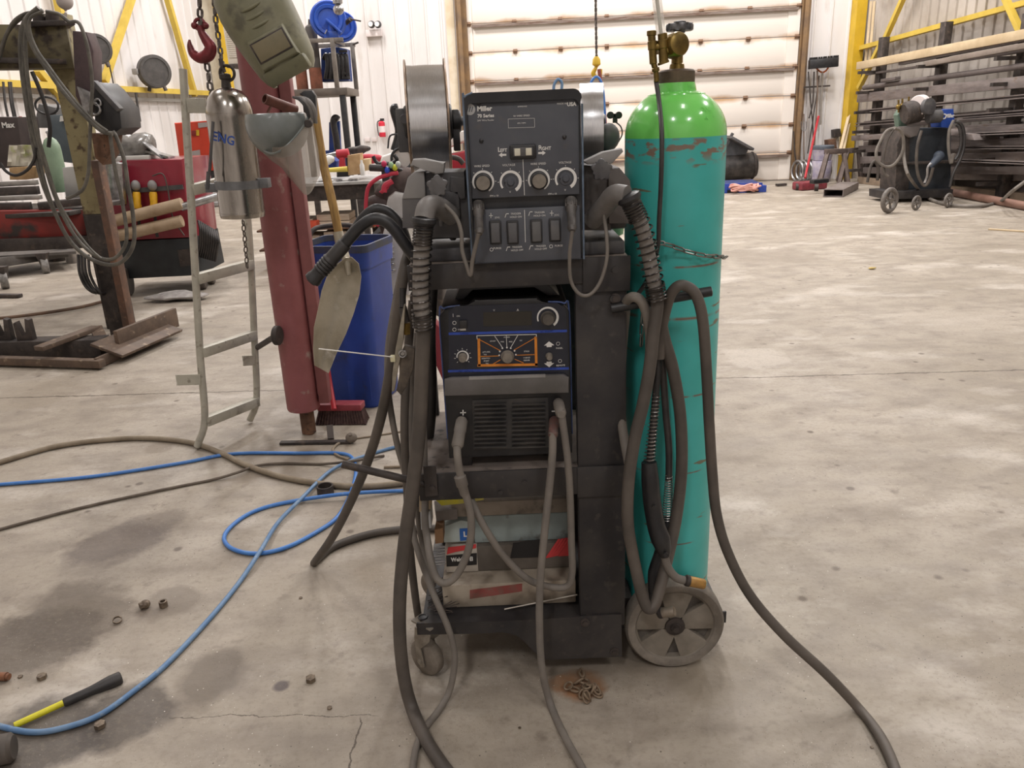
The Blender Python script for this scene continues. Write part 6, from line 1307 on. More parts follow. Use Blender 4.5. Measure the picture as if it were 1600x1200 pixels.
# orange heater cabinet
YO = 9.6
oh = T('orange_cabinet', 'bright orange control cabinet on a dark base behind the silver bottle', 'cabinet', tuple(P(305, 290, YO)))
mb = MB(); mb.prism([P(x, y, YO) for x, y in [(283, 268), (272, 192), (333, 188), (352, 188), (352, 266)]], (0, .5, 0), .01); mb.build('cabinet_body', mat('bright_orange', '#c8432c', '#bb3c27', 4, .4), oh)
for q_ in ([(301, 256), (300, 236), (312, 234), (314, 254)], [(310, 200), (309, 192), (322, 191), (324, 198)]): mb = MB(); mb.prism([P(x, y, YO-.01) for x, y in q_], (0, .02, 0)); mb.build('grey_panel', mat('grey_label_panel', '#9a9391'), oh)
mb = MB(); mb.prism([P(x, y, YO-.01) for x, y in [(306, 212), (306, 203), (311, 203), (311, 212)]], (0, .02, 0)); mb.build('yellow_tag', m_yellow, oh)
mb = MB(); mb.prism([P(x, y, YO-.02) for x, y in [(299, 212), (299, 204), (306, 204), (306, 212)]], (0, .03, 0), .003); mb.build('red_switch', mat('dark_red_switch', '#7b1f1c'), oh)
mb = MB(); mb.prism([P(x, y, YO+.02) for x, y in [(283, 300), (283, 268), (352, 266), (352, 300)]], (0, .5, 0), .01); mb.build('base', m_plastic, oh)
mb = MB(); c = F(345, 318, .05); mb.bar(c+Vector((-.3, 0, 0)), c+Vector((.35, .2, 0)), .35, .08, bev=.01); mb.bar(c+Vector((-.1, .15, .08)), c+Vector((.4, .3, .14)), .3, .08, bev=.01); S(mb, 'foil_duct', m_steel, 'shiny bent foil duct scraps on the floor line behind the bottle', 'duct')
# cable reels and hangers on the left wall
def reel(x, y, R, label, u=UL+.35):
    c = RM @ au(x, y, u); n_ = (RM.to_3x3() @ Vector((.75, -.65, 0))).normalized(); t = T('cable_reel', label, 'reel', tuple(c-Vector((0, 0, R))), 'black reels on the left wall')
    mb = MB(); mb.lathe([(.02, -.1), (R*.75, -.1), (R*.8, -.09), (R*.97, -.085), (R, -.07), (R, .06), (R*.95, .075), (R*.8, .078), (R*.78, .065), (R*.3, .065), (.02, .07)], c, n_, 40); mb.build('drum', mat('black_reel', '#3b3836', '#4a4643', 10, .55), t)
    mb = MB(); s_ = n_.cross(Z); mb.box(c-s_*(-R*1.15), (.09, .09, .09), bev=.01); mb.build('guide', m_grey, t)
    mb = MB(); mb.cyl(c+Vector((-.12, 0, -R*.9)), c+Vector((-.14, 0, -R*1.15)), .03, seg=10); mb.cyl(c+Vector((.12, 0, -R*.9)), c+Vector((.14, 0, -R*1.15)), .03, seg=10); mb.build('mounting_foot', m_dsteel, t)
    return c
reel(241, 112, .26, 'black cable reel standing on the yellow wall beam')
reel(150, 77, .21, 'black cable reel half hidden by the press head')
hose('thin_wire', [RM @ au(160, 62, UL+.4), RM @ au(168, 90, UL+.4), RM @ au(177, 130, UL+.4), RM @ au(182, 165, UL+.4)], .01, m_rubber_d, 'thin cable hanging from the half hidden reel', 'wire')
hose('thin_wire', [RM @ au(212, 145, UL+.3), RM @ au(215, 165, UL+.3), RM @ au(219, 190, UL+.3)], .018, m_rubber_d, 'short dark bar hanging under the yellow beam', 'rod')
for xx in (5, 14, 17):
    hose('thin_wire', [RM @ au(xx, 128, UL+.3), RM @ au(xx+3, 160, UL+.3), RM @ au(xx+8, 185, UL+.3)], .015, m_rubber_d, {5: 'leftmost dark rod leaning on the left wall', 14: 'second thin rod leaning on the left wall', 17: 'third thin rod leaning on the left wall'}[xx], 'rod')
mb = MB(); c = P(101, 2, py_-.1); mb.sph(c, .05, (1, 1, 1)); mb.cyl(c+Vector((0, 0, -.05)), P(102, 14, py_-.1), .012, seg=10); mb.chain([P(102, 14, py_-.1), P(103, 32, py_-.1)], .03, .004); S(mb, 'lifting_ball', mat('pale_ball', '#b3aaa6'), 'pale lifting ball and short link over the press head', 'lifting ball')
# ================================================================ MIDDLE BACKGROUND
def poly(par, name, m, pts, Y, dep, bev=.003): mb = MB(); mb.prism([P(x, y, Y) for x, y in pts], (0, dep, 0), bev); return mb.build(name, m, par)
def spoly(name, m, pts, Y, dep, label, cat, group=None, bev=.003): mb = MB(); mb.prism([P(x, y, Y) for x, y in pts], (0, dep, 0), bev); return S(mb, name, m, label, cat, group)
YBN = 8.2
bt_ = P(500, 286, YBN); zB = bt_.z
bench = T('work_bench', 'long grey steel workbench covered with tools behind the blue bin', 'workbench', (bt_.x, YBN, 0))
xL, xR = P(385, 286, YBN).x, P(592, 286, YBN).x
mb = MB(); mb.bx(xL, xR+.03, YBN, YBN+1.0, zB-.03, zB, .003); mb.build('bench_top', mat('dusty_bench_top', '#a8a6a3', '#8e8c8a', 8, .5), bench)
mb = MB(); mb.bx(xL, xR-.06, YBN+.05, YBN+.95, zB-.18, zB-.03, .003); mb.build('apron', m_dsteel, bench)
for x in (P(412, 300, YBN).x, P(563, 300, YBN).x):
    for y in (YBN+.08, YBN+.85): mb = MB(); mb.box((x, y, (zB-.18)/2), (.10, .08, zB-.18), bev=.003); mb.build('leg', m_dsteel, bench)
for z in (zB-.46, zB-.66): mb = MB(); mb.bx(xL, xR-.1, YBN+.1, YBN+.9, z-.02, z, .002); mb.build('lower_shelf', m_rust, bench)
m_tim = mat('pale_timber', '#c9b9a6', '#b3a08a', 4, .7, 0, .05, stretch=(1, 8, 8))
for x0, x1, z, h_, lab in ((455, 488, 0, .09, 'pale timber block on the upper bench shelf, leftmost'), (492, 546, 0, .13, 'pale timber block on the upper bench shelf beside the orange box'), (455, 496, 1, .12, 'timber block on the lower bench shelf, left one'), (500, 546, 1, .15, 'timber block on the lower bench shelf beside the bench leg')):
    a = P(x0, 340, YBN+.15).x; b = P(x1, 340, YBN+.15).x; zz = zB-.46 if z == 0 else zB-.66
    mb = MB(); mb.bx(a, b, YBN+.13, YBN+.5, zz+.001, zz+h_*.45, .004); mb.bx(a+.02, b, YBN+.14, YBN+.5, zz+h_*.5, zz+h_, .004); S(mb, 'timber_block', m_tim, lab, 'timber', 'timber under the workbench')
a = P(476, 335, YBN).x; b = P(493, 335, YBN).x; mb = MB(); mb.bx(a, b, YBN+.0, YBN+.15, zB-.46+.001, zB-.46+.08, .005); S(mb, 'orange_box', mat('orange_box', '#c24a2e'), 'small orange box on the upper bench shelf', 'box')
# tools on top
def onb(x, y): return P(x, y, YBN+.35)
dr_ = T('cordless_drill', 'red and black cordless drill standing on the workbench', 'drill', tuple(P(535, 275, YBN+.4)))
mb = MB(); mb.cyl(P(526, 241, YBN+.4), P(545, 239, YBN+.4), .045, seg=18, bev=.006); mb.build('motor_body', mat('drill_red', '#b02a3a'), dr_)
mb = MB(); mb.cyl(P(508, 243, YBN+.4), P(526, 241, YBN+.4), .012, .03, seg=14); mb.build('chuck', m_steel, dr_)
mb = MB(); mb.prism([P(x, y, YBN+.37) for x, y in [(530, 246), (538, 245), (538, 262), (543, 270), (530, 271), (529, 262)]], (0, .06, 0), .006); mb.build('grip', mat('drill_red', '#b02a3a'), dr_)
mb = MB(); mb.prism([P(x, y, YBN+.36) for x, y in [(526, 268), (545, 267), (545, 276), (526, 277)]], (0, .09, 0), .006); mb.build('battery', m_plastic, dr_)
spoly('cardboard_box', m_card, [(544, 274), (543, 243), (562, 240), (565, 272)], YBN+.2, .2, 'open tan cardboard box on the bench right of the drill', 'box')
spoly('cardboard_box', mat('light_card', '#cdb58e'), [(566, 268), (566, 249), (577, 248), (577, 266)], YBN+.3, .15, 'smaller light cardboard box behind the white bottle', 'box')
mb = MB(); c = P(567, 274, YBN+.1); mb.lathe([(.02, 0), (.024, .01), (.024, .1), (.012, .125), (.012, .15)], c, Z, 16); S(mb, 'white_bottle', m_white, 'white capped bottle with dark label on the bench', 'bottle')
mb = MB(); mb.cyl(P(512, 266, YBN+.2), P(543, 264, YBN+.2), .022, .028, seg=14); S(mb, 'yellow_tool', mat('bench_yellow', '#d3bd52'), 'yellow handled tool lying before the drill', 'tool')
random.seed(11)
for i in range(9):
    x = 496+i*7.5+random.uniform(-2, 2); y = 278+random.uniform(-3, 3); c = P(x, y, YBN+.12); c.z = zB+.004
    mb = MB(Matrix.Translation(c) @ Matrix.Rotation(random.uniform(0, 3), 4, 'Z')); mb.box((0, 0, .008), (random.uniform(.06, .12), .04, .016), bev=.003)
    S(mb, 'bench_part', m_steel if i % 3 else m_white, 'small bright part scattered on the front of the workbench', 'small part', 'small parts strewn on the workbench')
spoly('blue_rag', mat('blue_cloth', '#2a3f8c', '#1e2d66', 10, .8), [(498, 262), (506, 247), (516, 244), (526, 252), (524, 268), (505, 270)], YBN+.5, .2, 'dark blue crumpled cloth and white paper beside the drill', 'cloth', bev=.02)
blob(P(512, 250, YBN+.35), .06, (1.3, .6, .7), 'white_rag', m_white, 'white crumpled paper left of the drill', 'paper', 8)
blob(P(576, 249, YBN+.6), .09, (1.6, .8, .6), 'red_tool', mat('drill_red', '#b02a3a'), 'red rounded power tool at the back of the bench', 'power tool', 9)
blob(P(560, 234, YBN+.9), .08, (1.6, .8, .6), 'dark_tool', m_dsteel, 'dark lumpy tool behind the cardboard box', 'tool', 10)
# blue upright stand with black hook
bs = T('blue_stand', 'blue upright steel stand with black crook behind the bench', 'stand', tuple(P(520, 255, 11.5)))
poly(bs, 'blue_plate', mat('deep_blue_paint', '#25407f', '#1d3468', 6, .4), [(514, 250), (514, 191), (530, 189), (533, 250)], 11.5, .08)
poly(bs, 'blue_base', mat('deep_blue_paint', '#25407f'), [(504, 262), (504, 236), (545, 233), (545, 262)], 11.4, .3)
mb = MB(); mb.tube([P(529, 250, 11.35), P(525, 215, 11.35), P(521, 192, 11.35), P(524, 184, 11.35), P(529, 187, 11.35)], .045, 10); mb.build('crook', m_plastic, bs)
# steel rack tower
YK = 11.0
rk_ = T('steel_rack', 'tall dark steel rack tower behind the bench carrying cylinders and reels', 'rack', tuple(P(540, 250, YK)))
def P2(x, y, Y): return P(x, y, Y)
zS = P(530, 137, YK).z
xa_, xb_ = P(440, 137, YK).x, P(542, 137, YK).x
mb = MB(); mb.bx(xa_, xb_, YK, YK+.9, zS-.09, zS, .003); mb.build('shelf', mat('rack_shelf', '#6b6259', '#544c46', 4, .6), rk_)
xc_ = P(533, 137, YK).x
for (x, y) in ((xc_, YK+.05), (xc_+.0, YK+.82), (xa_+.1, YK+.05), (xa_+.1, YK+.82)):
    mb = MB(); mb.box((x, y, (zS-.09)/2), (.075, .075, zS-.09), bev=.003); mb.build('leg', m_plastic if x > xa_+.2 else m_dsteel, rk_)
zT2 = P(530, 58, YK).z
for (x, y) in ((xc_-.06, YK+.05), (xc_+.06, YK+.82), (xa_+.1, YK+.82)):
    mb = MB(); mb.box((x, y, (zS+zT2)/2), (.055, .055, zT2-zS), bev=.003); mb.build('upper_post', mat('rack_post', '#7b746c', '#5e5852', 6, .6), rk_)
mb = MB(); mb.bx(xa_, xc_+.08, YK+.03, YK+.08, zT2-.05, zT2, .002); mb.bx(xa_, xc_+.1, YK+.8, YK+.85, zT2-.05, zT2, .002); mb.bx(xc_-.08, xc_-.03, YK+.03, YK+.85, zT2-.05, zT2); mb.build('top_rail', mat('rack_post', '#7b746c'), rk_)
for x0, x1, yt, c_, lab in ((462, 480, 94, '#6b4a3a', 'squat rust-brown gas bottle on the rack shelf beside the helmet'), (484, 503, 38, '#4b4643', 'tall dark gas bottle with rusty foot on the rack shelf')):
    xx0, xx1 = P(x0, 120, YK+.3).x, P(x1, 120, YK+.3).x; r_ = (xx1-xx0)/2; zt = P(x0, yt, YK+.3).z
    t = T('gas_bottle', lab, 'gas bottle', ((xx0+xx1)/2, YK+.3, zS), 'gas bottles on the rack shelf')
    mb = MB(); mb.lathe([(r_*.95, 0), (r_, .02), (r_, .28)], ((xx0+xx1)/2, YK+.3, zS), Z, 28); mb.build('rusty_foot', mat('rust_foot', '#8a5540', '#6b4433', 10, .7), t)
    mb = MB(); mb.lathe([(r_*1.005, .27), (r_*1.005, zt-zS-.1), (r_*.8, zt-zS-.03), (r_*.3, zt-zS), (r_*.2, zt-zS+.06)], ((xx0+xx1)/2, YK+.3, zS), Z, 28); mb.build('bottle_body', mat('bottle'+c_, c_, None, rough=.5), t)
bp_ = T('blue_compressor', 'blue boxed machine crammed with black hoses on the rack shelf', 'machine', tuple(P(520, 135, YK+.35)))
poly(bp_, 'blue_case', mat('deep_blue_paint', '#25407f'), [(502, 128), (501, 76), (523, 73), (541, 76), (545, 126)], YK+.45, .3, .01)
for i in range(6):
    mb = MB(); x = 506+i*6; mb.tube([P(x, 92+i, YK+.38), P(x+4, 86, YK+.34), P(x+6, 102, YK+.32), P(x+3+i, 124, YK+.34)], .03, 8); mb.build('black_hose', m_plastic, bp_)
mb = MB(); 
for i in range(7): q = P(536+.8*i, 80+i*7, YK+.32); mb.box(q, (.11, .03, .035), bev=.005)
mb.build('cooling_fins', m_plastic, bp_)
# blue hose reel on top
hr = T('blue_hose_reel', 'blue spring hose reel on top of the steel rack', 'hose reel', tuple(P(520, 62, YK+.3)))
m_rb = mat('reel_blue', '#2d55b5', '#274a9c', 6, .35)
for x, y, R, yy in ((513, 31, .235, YK+.2), (535, 42, .19, YK+.45)):
    c = P(x, y, yy); ax = Vector((.28, -.95, .0)).normalized(); mb = MB(); mb.lathe([(.03, .02), (R*.55, .015), (R*.6, .04), (R*.75, .045), (R*.8, .02), (R*.93, .03), (R, .01), (R, -.01), (R*.9, -.03), (.03, -.03)], c, ax, 44); mb.build('side_disc', m_rb, hr)
mb = MB(); mb.bar(P(510, 30, YK+.12), P(534, 52, YK+.12), .03, .10, (0, 1, 0), .01); mb.build('reel_arm', m_rb, hr)
mb = MB(); mb.cyl(P(520, 58, YK+.2), P(520, 40, YK+.2), .06, seg=16); mb.prism([P(x, y, YK+.12) for x, y in [(505, 60), (508, 48), (526, 48), (530, 60)]], (0, .3, 0), .01); mb.build('reel_foot', m_rb, hr)
mb = MB(); mb.cyl(P(538, 38, YK+.3), P(548, 30, YK+.2), .03, seg=12); mb.cyl(P(548, 30, YK+.2), P(564, 33, YK+.2), .01, seg=8); mb.build('outlet', m_dsteel, hr)
mb = MB(); mb.bar(P(508, 53, YK+.1), P(511, 47, YK+.1), .08, .002); S(mb, 'paper_tag', m_white, 'tiny white tag on the blue hose reel foot', 'tag')
mb = MB(); c = P(529, 15, 9.0); mb.sph(c, .055, (1, 1, .95)); mb.lathe([(.03, .05), (.05, .06), (.05, .09), (.015, .12), (.012, .3)], c, Z, 20); S(mb, 'chrome_swivel', m_steel, 'shiny chrome swivel ball hanging before the blue hose reel', 'swivel')
hose('thin_wire', [P(551, 70, YK), P(560, 66, YK)], .012, m_dsteel, 'short rod poking out at the right top of the steel rack', 'rod')
# heater on the left
ht = T('unit_heater', 'white louvred unit heater hung high behind the red column', 'heater', tuple(RM @ av(395, 100, 14.5)))
V_ = 14.5; mb = MB(RM); a, b = av(347, 33, V_), av(404, 98, V_); mb.bx(a.x, b.x, V_, V_+.5, b.z, a.z, .01); mb.build('heater_body', mat('warm_white_sheet', '#cbc5ba', '#bdb6aa', 4, .5), ht)
mb = MB(RM)
for i in range(15): z = b.z+.12+i*(a.z-b.z-.2)/15; mb.box((a.x+.34, V_-.01, z), (.6, .03, .022), Euler((.5, 0, 0)))
mb.build('louvres', mat('warm_white_sheet', '#cbc5ba'), ht)
mb = MB(RM); mb.bx(a.x-.03, b.x+.05, V_-.02, V_+.5, b.z-.06, b.z, .004); mb.build('heater_base', m_dsteel, ht)
for u_ in (a.x+.15, b.x-.15): mb = MB(RM); mb.cyl((u_, V_+.25, a.z-.02), (u_, V_+.25, HT), .012, seg=8); mb.build('hanger_rod', m_dsteel, ht)
# fire extinguisher, emergency light, outlets on the back wall
c = av(598, 214, VB-.14); fx_ = T('fire_extinguisher', 'small red and white fire extinguisher hung on the back wall', 'fire extinguisher', tuple(RM @ c))
mb = MB(RM); h_ = av(598, 189, VB).z-c.z; r_ = .065; mb.lathe([(r_*.9, 0), (r_, .01), (r_, .09)], c, Z, 24); mb.lathe([(r_, h_*.68), (r_, h_*.9), (r_*.7, h_*.97), (.02, h_)], c, Z, 24); mb.build('red_shell', mat('signal_red', '#c8283c'), fx_)
mb = MB(RM); mb.lathe([(r_*1.01, .09), (r_*1.01, h_*.68)], c, Z, 24); mb.build('white_label', mat('soft_white', '#d9cfcd'), fx_)
mb = MB(RM); mb.bx(c.x-.02, c.x+.06, c.y-.02, c.y+.02, c.z+h_, c.z+h_+.05, .004); mb.tube([c+Vector((0, 0, h_+.02)), c+Vector((-.08, 0, h_-.02)), c+Vector((-.09, 0, h_-.15)), c+Vector((-.07, -.02, h_-.28))], .01, 8); mb.build('valve_hose', m_plastic, fx_)
el = T('emergency_light', 'white emergency light with two round lamps high on the back wall', 'light fixture', tuple(RM @ av(585, 50, VB-.05)))
mb = MB(RM); a = av(573, 58, VB-.05); b = av(597, 46, VB-.05); mb.bx(a.x-.0, b.x, VB-.12, VB-.02, a.z, b.z, .01); mb.build('battery_case', mat('soft_white', '#d9cfcd'), el)
for x in (580, 590): mb = MB(RM); c = av(x, 38, VB-.18); mb.lathe([(.03, .06), (.06, .03), (.07, -.03), (.06, -.04)], c, (0, -1, 0), 24); lm = mb.build('lamp_head', m_dgrey, el); mb = MB(RM); mb.cyl(c+Vector((0, .0, 0)), c+Vector((0, -.065, 0)), .045, seg=20); mb.build('lamp_lens', m_white, el)
for x in (574, 585): mb = MB(RM); c = av(x, 218, VB-.02); mb.box(c, (.11, .03, .08), bev=.004); S(mb, 'wall_outlet', mat('soft_white', '#d9cfcd'), ('left' if x == 574 else 'right')+' one of two small white outlets below the fire extinguisher', 'outlet', 'outlets on the back wall')
# dark seat / treadmill grille right of the extinguisher
gs = T('mesh_backrest', 'dark slatted backrest shape standing behind the left wire spool', 'backrest', tuple(P(632, 235, 7.5)))
poly(gs, 'slatted_panel', mat('mesh_dark', '#5b5450', '#6c6460', 30, .7), [(620, 238), (627, 202), (619, 175), (640, 171), (655, 178), (655, 234)], 7.5, .08)
mb = MB(); c = P(638, 235, 7.54); mb.cyl((c.x, c.y, 0), (c.x, c.y, c.z+.02), .04, seg=14); mb.cyl((c.x, c.y, 0), (c.x, c.y, .05), .25, seg=20); mb.build('stand', m_plastic, gs)
mb = MB(); mb.tube([P(616, 235, 7.4), P(623, 205, 7.4), P(615, 172, 7.4), P(622, 168, 7.4)], .035, 8); mb.build('side_bar', m_plastic, gs)
mb = MB(); 
for i in range(6): mb.bar(P(622, 186+i*8, 7.42), P(654, 184+i*8, 7.42), .01, .012)
mb.build('slats', m_plastic, gs)
hose('thin_wire', [P(606, 232, 7.3), P(610, 212, 7.3), P(628, 210, 7.3), P(645, 210, 7.3)], .008, m_plastic, 'thin dark bent wire in front of the slatted backrest', 'wire')
# long white body behind
wb_ = T('white_panel_body', 'long white curved vehicle body behind the motorcycle handlebars', 'vehicle', tuple(P(640, 260, 6.8)))
poly(wb_, 'white_shell', mat('gloss_white', '#e3ddd8', '#d6d0cb', 3, .3, coat=.3), [(592, 258), (596, 244), (630, 232), (690, 214), (728, 203), (728, 222), (690, 236), (640, 262), (610, 268)], 6.8, .5, .02)
for xw in (612, 716): c = P(xw, 260, 7.05); mb = MB(); mb.cyl((c.x, c.y-.08, .3), (c.x, c.y+.08, .3), .3, seg=32, bev=.03); mb.build('wheel', m_rubber_d, wb_)
mb = MB(); a_ = P(600, 262, 7.05); b_ = P(728, 240, 7.05); mb.bx(a_.x, b_.x, 6.85, 7.25, .3, P(640, 250, 7.05).z, .02); mb.build('dark_chassis', m_plastic, wb_)
poly(wb_, 'red_side', mat('gloss_red', '#ab2735', '#97222f', 3, .3), [(696, 270), (694, 244), (728, 236), (728, 266)], 6.7, .4, .02)
hose('hooked_rod', [P(690, 252, 4.5), P(702, 246, 4.5), P(716, 248, 4.5), P(724, 256, 4.5)], .014, m_dsteel, 'grey hooked rod between spool and feeder console', 'rod')
# motorcycle
YM = 5.0
mo = T('motorcycle', 'red and grey motorcycle with handlebar grip and scattered cloth behind the cart', 'motorcycle', tuple(F(620, 470)))
m_mred = mat('gloss_red', '#ab2735')
mb = MB(); mb.cyl(P(577, 262, YM), P(602, 263, YM), .021, seg=18, bev=.004); mb.build('hand_grip', m_rubber_d, mo)
mb = MB(); mb.tube([P(602, 263, YM), P(625, 266, YM+.03), P(645, 275, YM+.1), P(690, 275, YM+.15)], .014, 10); mb.build('handlebar', m_plastic, mo)
for i, (x, y, c_) in enumerate(((600, 256, '#c2305a'), (605, 266, '#2c50c0'), (611, 258, '#8fb08a'), (617, 262, '#c7cc3d'), (622, 257, '#b7bdb9'))):
    mb = MB(); mb.sph(P(x, y, YM-.02), .017, (1, 1, 1.2), 12); mb.build('switch_cluster', mat('clu'+c_, c_, None, rough=.4), mo)
mb = MB(); c = P(628, 248, YM+.25); mb.torus(c, Vector((.1, -1, .2)), .066, .009, 40, 8); mir = mb.build('mirror_ring', m_plastic, mo)
mb = MB(); mb.cyl(c+Vector((0, .02, 0)), c+Vector((0, .028, 0)), .063, seg=32); mb.build('mirror_glass', mat('gloss_white', '#e3ddd8'), mir)
for sx in ((585, 248, 592, 241), (618, 246, 612, 239)): 
    mb = MB(); mb.tube([P(sx[0]-2, sx[1]-4, YM+.2), P(sx[0]+2, sx[1]+4, YM+.2), P((sx[0]+600)/2, 256, YM+.2), P(600, 254, YM+.2)], .012, 8); mb.build('lever', m_plastic, mo)
m_dcl = mat('dark_brown_cloth', '#463c3a', '#5d504c', 12, .85, 0, .2)
from mathutils import noise as _nz
for (x, y, r_, sc) in ((618, 300, .09, (1.3, .8, .8)), (632, 285, .10, (1, .8, 1)), (600, 318, .07, (1.4, .8, .7)), (586, 338, .06, (1.3, .8, .8)), (575, 346, .05, (1.2, .8, .7)), (615, 330, .05, (1, .8, 1.2))):
    mb = MB(); cc = P(x, y, YM+.08); mb.sph(cc, r_, sc, 20)
    for v in mb.bm.verts: d_ = v.co-cc; v.co = cc+d_*(1+.45*_nz.noise(v.co*14))
    mb.build('seat_cloth', m_dcl, mo)
poly(mo, 'seat_cloth', m_dcl, [(596, 372), (590, 350), (604, 330), (612, 300), (624, 275), (640, 268), (660, 280), (660, 330), (630, 340), (610, 365)], YM+.1, .25, .03)
poly(mo, 'seat_cloth', m_dcl, [(575, 352), (578, 332), (598, 322), (606, 300), (612, 310), (600, 345), (588, 352)], YM+.05, .2, .02)
for pts in ([(572, 345), (572, 315), (576, 292), (590, 279), (610, 272), (622, 270)], [(600, 300), (602, 290), (613, 283)], [(588, 352), (600, 338), (610, 334)]):
    mb = MB(); mb.tube([P(x, y, YM-.02) for x, y in pts], .012 if len(pts) > 3 else .018, 8); mb.build('red_frame_tube', mat('coral_red', '#c2384c'), mo)
mb = MB(); mb.prism([P(x, y, YM-.02) for x, y in [(592, 300), (600, 292), (612, 285), (606, 296), (597, 303)]], (0, .03, 0), .005); mb.build('red_fairing', mat('coral_red', '#c2384c'), mo)
m_eng = mat('matt_silver_cover', '#bdbbb8', '#a9a7a4', 6, .4, .15, .02)
mb = MB(); mb.prism([P(x, y, YM-.05) for x, y in [(601, 330), (606, 308), (616, 300), (640, 305), (640, 372), (628, 385), (600, 360)]], (0, .25, 0), .02); mb.build('engine_cover', m_eng, mo)
mb = MB(); mb.prism([P(x, y, YM-.08) for x, y in [(604, 460), (598, 420), (592, 385), (600, 358), (622, 356), (640, 375), (640, 462)]], (0, .25, 0), .02); ec = mb.build('lower_cover', m_eng, mo)
mb = MB()
for i in range(9): mb.bar(P(614, 338+i*3.6, YM-.06), P(634, 343+i*3.6, YM-.06), .012, .008)
mb.build('cover_louvres', m_plastic, mo)
for i in range(5):
    mb = MB(); mb.sph(P(609+i*.8, 386+i*9, YM-.085), .022, (1.2, .4, .55), 14); mb.build('embossed_scale', m_steel, ec)
mb = MB(); mb.bar(P(584, 352, YM-.03), P(597, 335, YM-.03), .05, .02); mb.build('orange_reflector', mat('orange_box', '#c24a2e'), mo)
for x, R in ((615, .16),):
    c = F(x, 486, R); mb = MB(); mb.torus(c, X+Yv*.3, R-.03, .045, 36, 12); mb.build('wheel', m_rubber_d, mo)
c = F(700, 486, .16); mb = MB(); mb.torus(c+Vector((.3, .3, 0)), X+Yv*.3, .13, .045, 36, 12); mb.build('wheel', m_rubber_d, mo)
mb = MB(); mb.prism([P(x, y, YM+.3) for x, y in [(640, 470), (640, 380), (692, 400), (692, 500)]], (0, .4, 0), .02); mb.build('engine_block', m_dsteel, mo)
mb = MB(); mb.prism([P(x, y, 4.2) for x, y in [(676, 560), (676, 500), (690, 515), (694, 600)]], (0, .1, 0), .01); S(mb, 'red_sheet', mat('dull_maroon', '#7d2430'), 'dark red panel glimpsed between the thick lead and the lower machine', 'panel')
# hoist chain by the door with hook and slings
hc = T('hoist_hook', 'yellow hoist hook with blue and red slings hanging on a long chain before the door', 'hook', tuple(P(933, 120, 9)))
mb = MB(); mb.chain([P(930, -60, 9), P(931, 20, 9), P(932, 88, 9)], .055, .008, .6); mb.build('chain', m_chain, hc)
mb = MB(); mb.lathe([(.02, 0), (.045, .02), (.04, .07), (.02, .1)], P(932, 104, 9), Z, 16); mb.build('swivel', m_yellow, hc)
mb = MB(); mb.tube([P(933, 103, 9), P(930, 108, 9), P(927, 115, 9), P(932, 121, 9), P(938, 117, 9), P(940, 108, 9)], [.012, .02, .025, .024, .018, .008], 10); mb.build('hook', m_yellow, hc)
mb = MB(); mb.tube([P(936, 108, 8.95), P(939, 130, 8.95), P(943, 160, 8.95), P(946, 200, 8.95)], .02, 8); mb.build('red_sling', mat('red_sling', '#8f4a3c'), hc)
mb = MB(); mb.tube([P(919, 146, 8.9), P(924, 128, 8.9), P(932, 120, 8.9), P(940, 130, 8.9), P(944, 160, 8.9), P(945, 205, 8.9), P(944, 240, 8.9)], .014, 8); mb.build('blue_sling', m_bluehose, hc)
hose('blue_loop', [P(864, 165, 2.03), P(865, 145, 2.03), P(866, 132, 2.03), P(872, 124, 2.03), P(878, 130, 2.03), P(877, 145, 2.03), P(878, 165, 2.03)], .0035, mat('pale_blue_loop', '#7f9fc6'), 'small pale blue loop peeking above the feeder console', 'loop')
# fan-shaped black piece and lamp post behind the right spool
sk = T('wing_knob', 'small black two-lobed wing knob on a bent wire behind the smaller spool', 'knob', tuple(P(960, 190, 2.16)))
mb = MB()
for x, y in ((954, 180), (967, 180)): c = P(x, y, 2.16); mb.cyl(c, c+Vector((0, .01, 0)), .009, seg=16)
mb.bar(P(954, 180, 2.165), P(967, 180, 2.165), .006, .008); mb.bar(P(961, 179, 2.165), P(961, 192, 2.165), .006, .012); mb.build('lobes', m_plastic, sk)
mb = MB(); mb.tube([P(961, 190, 2.16), P(970, 198, 2.16), P(972, 210, 2.16), P(966, 222, 2.16), P(955, 240, 2.16), P(945, 275, 2.15), P(942, 320, 2.12), P(942, 360, 2.10)], .0018, 6); mb.build('wire_stem', m_dsteel, sk)
mb = MB(); c = P(951, 214, 2.13); mb.sph(c, .029, (1, 1, 1.2)); mb.cyl((c.x-.02, c.y, ZT+.001), c, .010, seg=12); mb.cyl((c.x-.02, c.y, ZT+.001), (c.x-.02, c.y, ZT+.012), .03, seg=24); S(mb, 'dark_dome', m_dgrey, 'dark rounded dome just right of the smaller wire spool', 'dome')
mb = MB(); c = Vector((P(950, 356, 2.08).x, 2.08, ZT+.001)); mb.lathe([(.03, 0), (.04, .005), (.046, .06), (.042, .062), (.03, .012)], c, Z, 24); S(mb, 'yellow_cup', mat('pale_yellow_cup', '#c9c79a'), 'pale yellow cup on the top shelf under the right drive housing', 'cup')
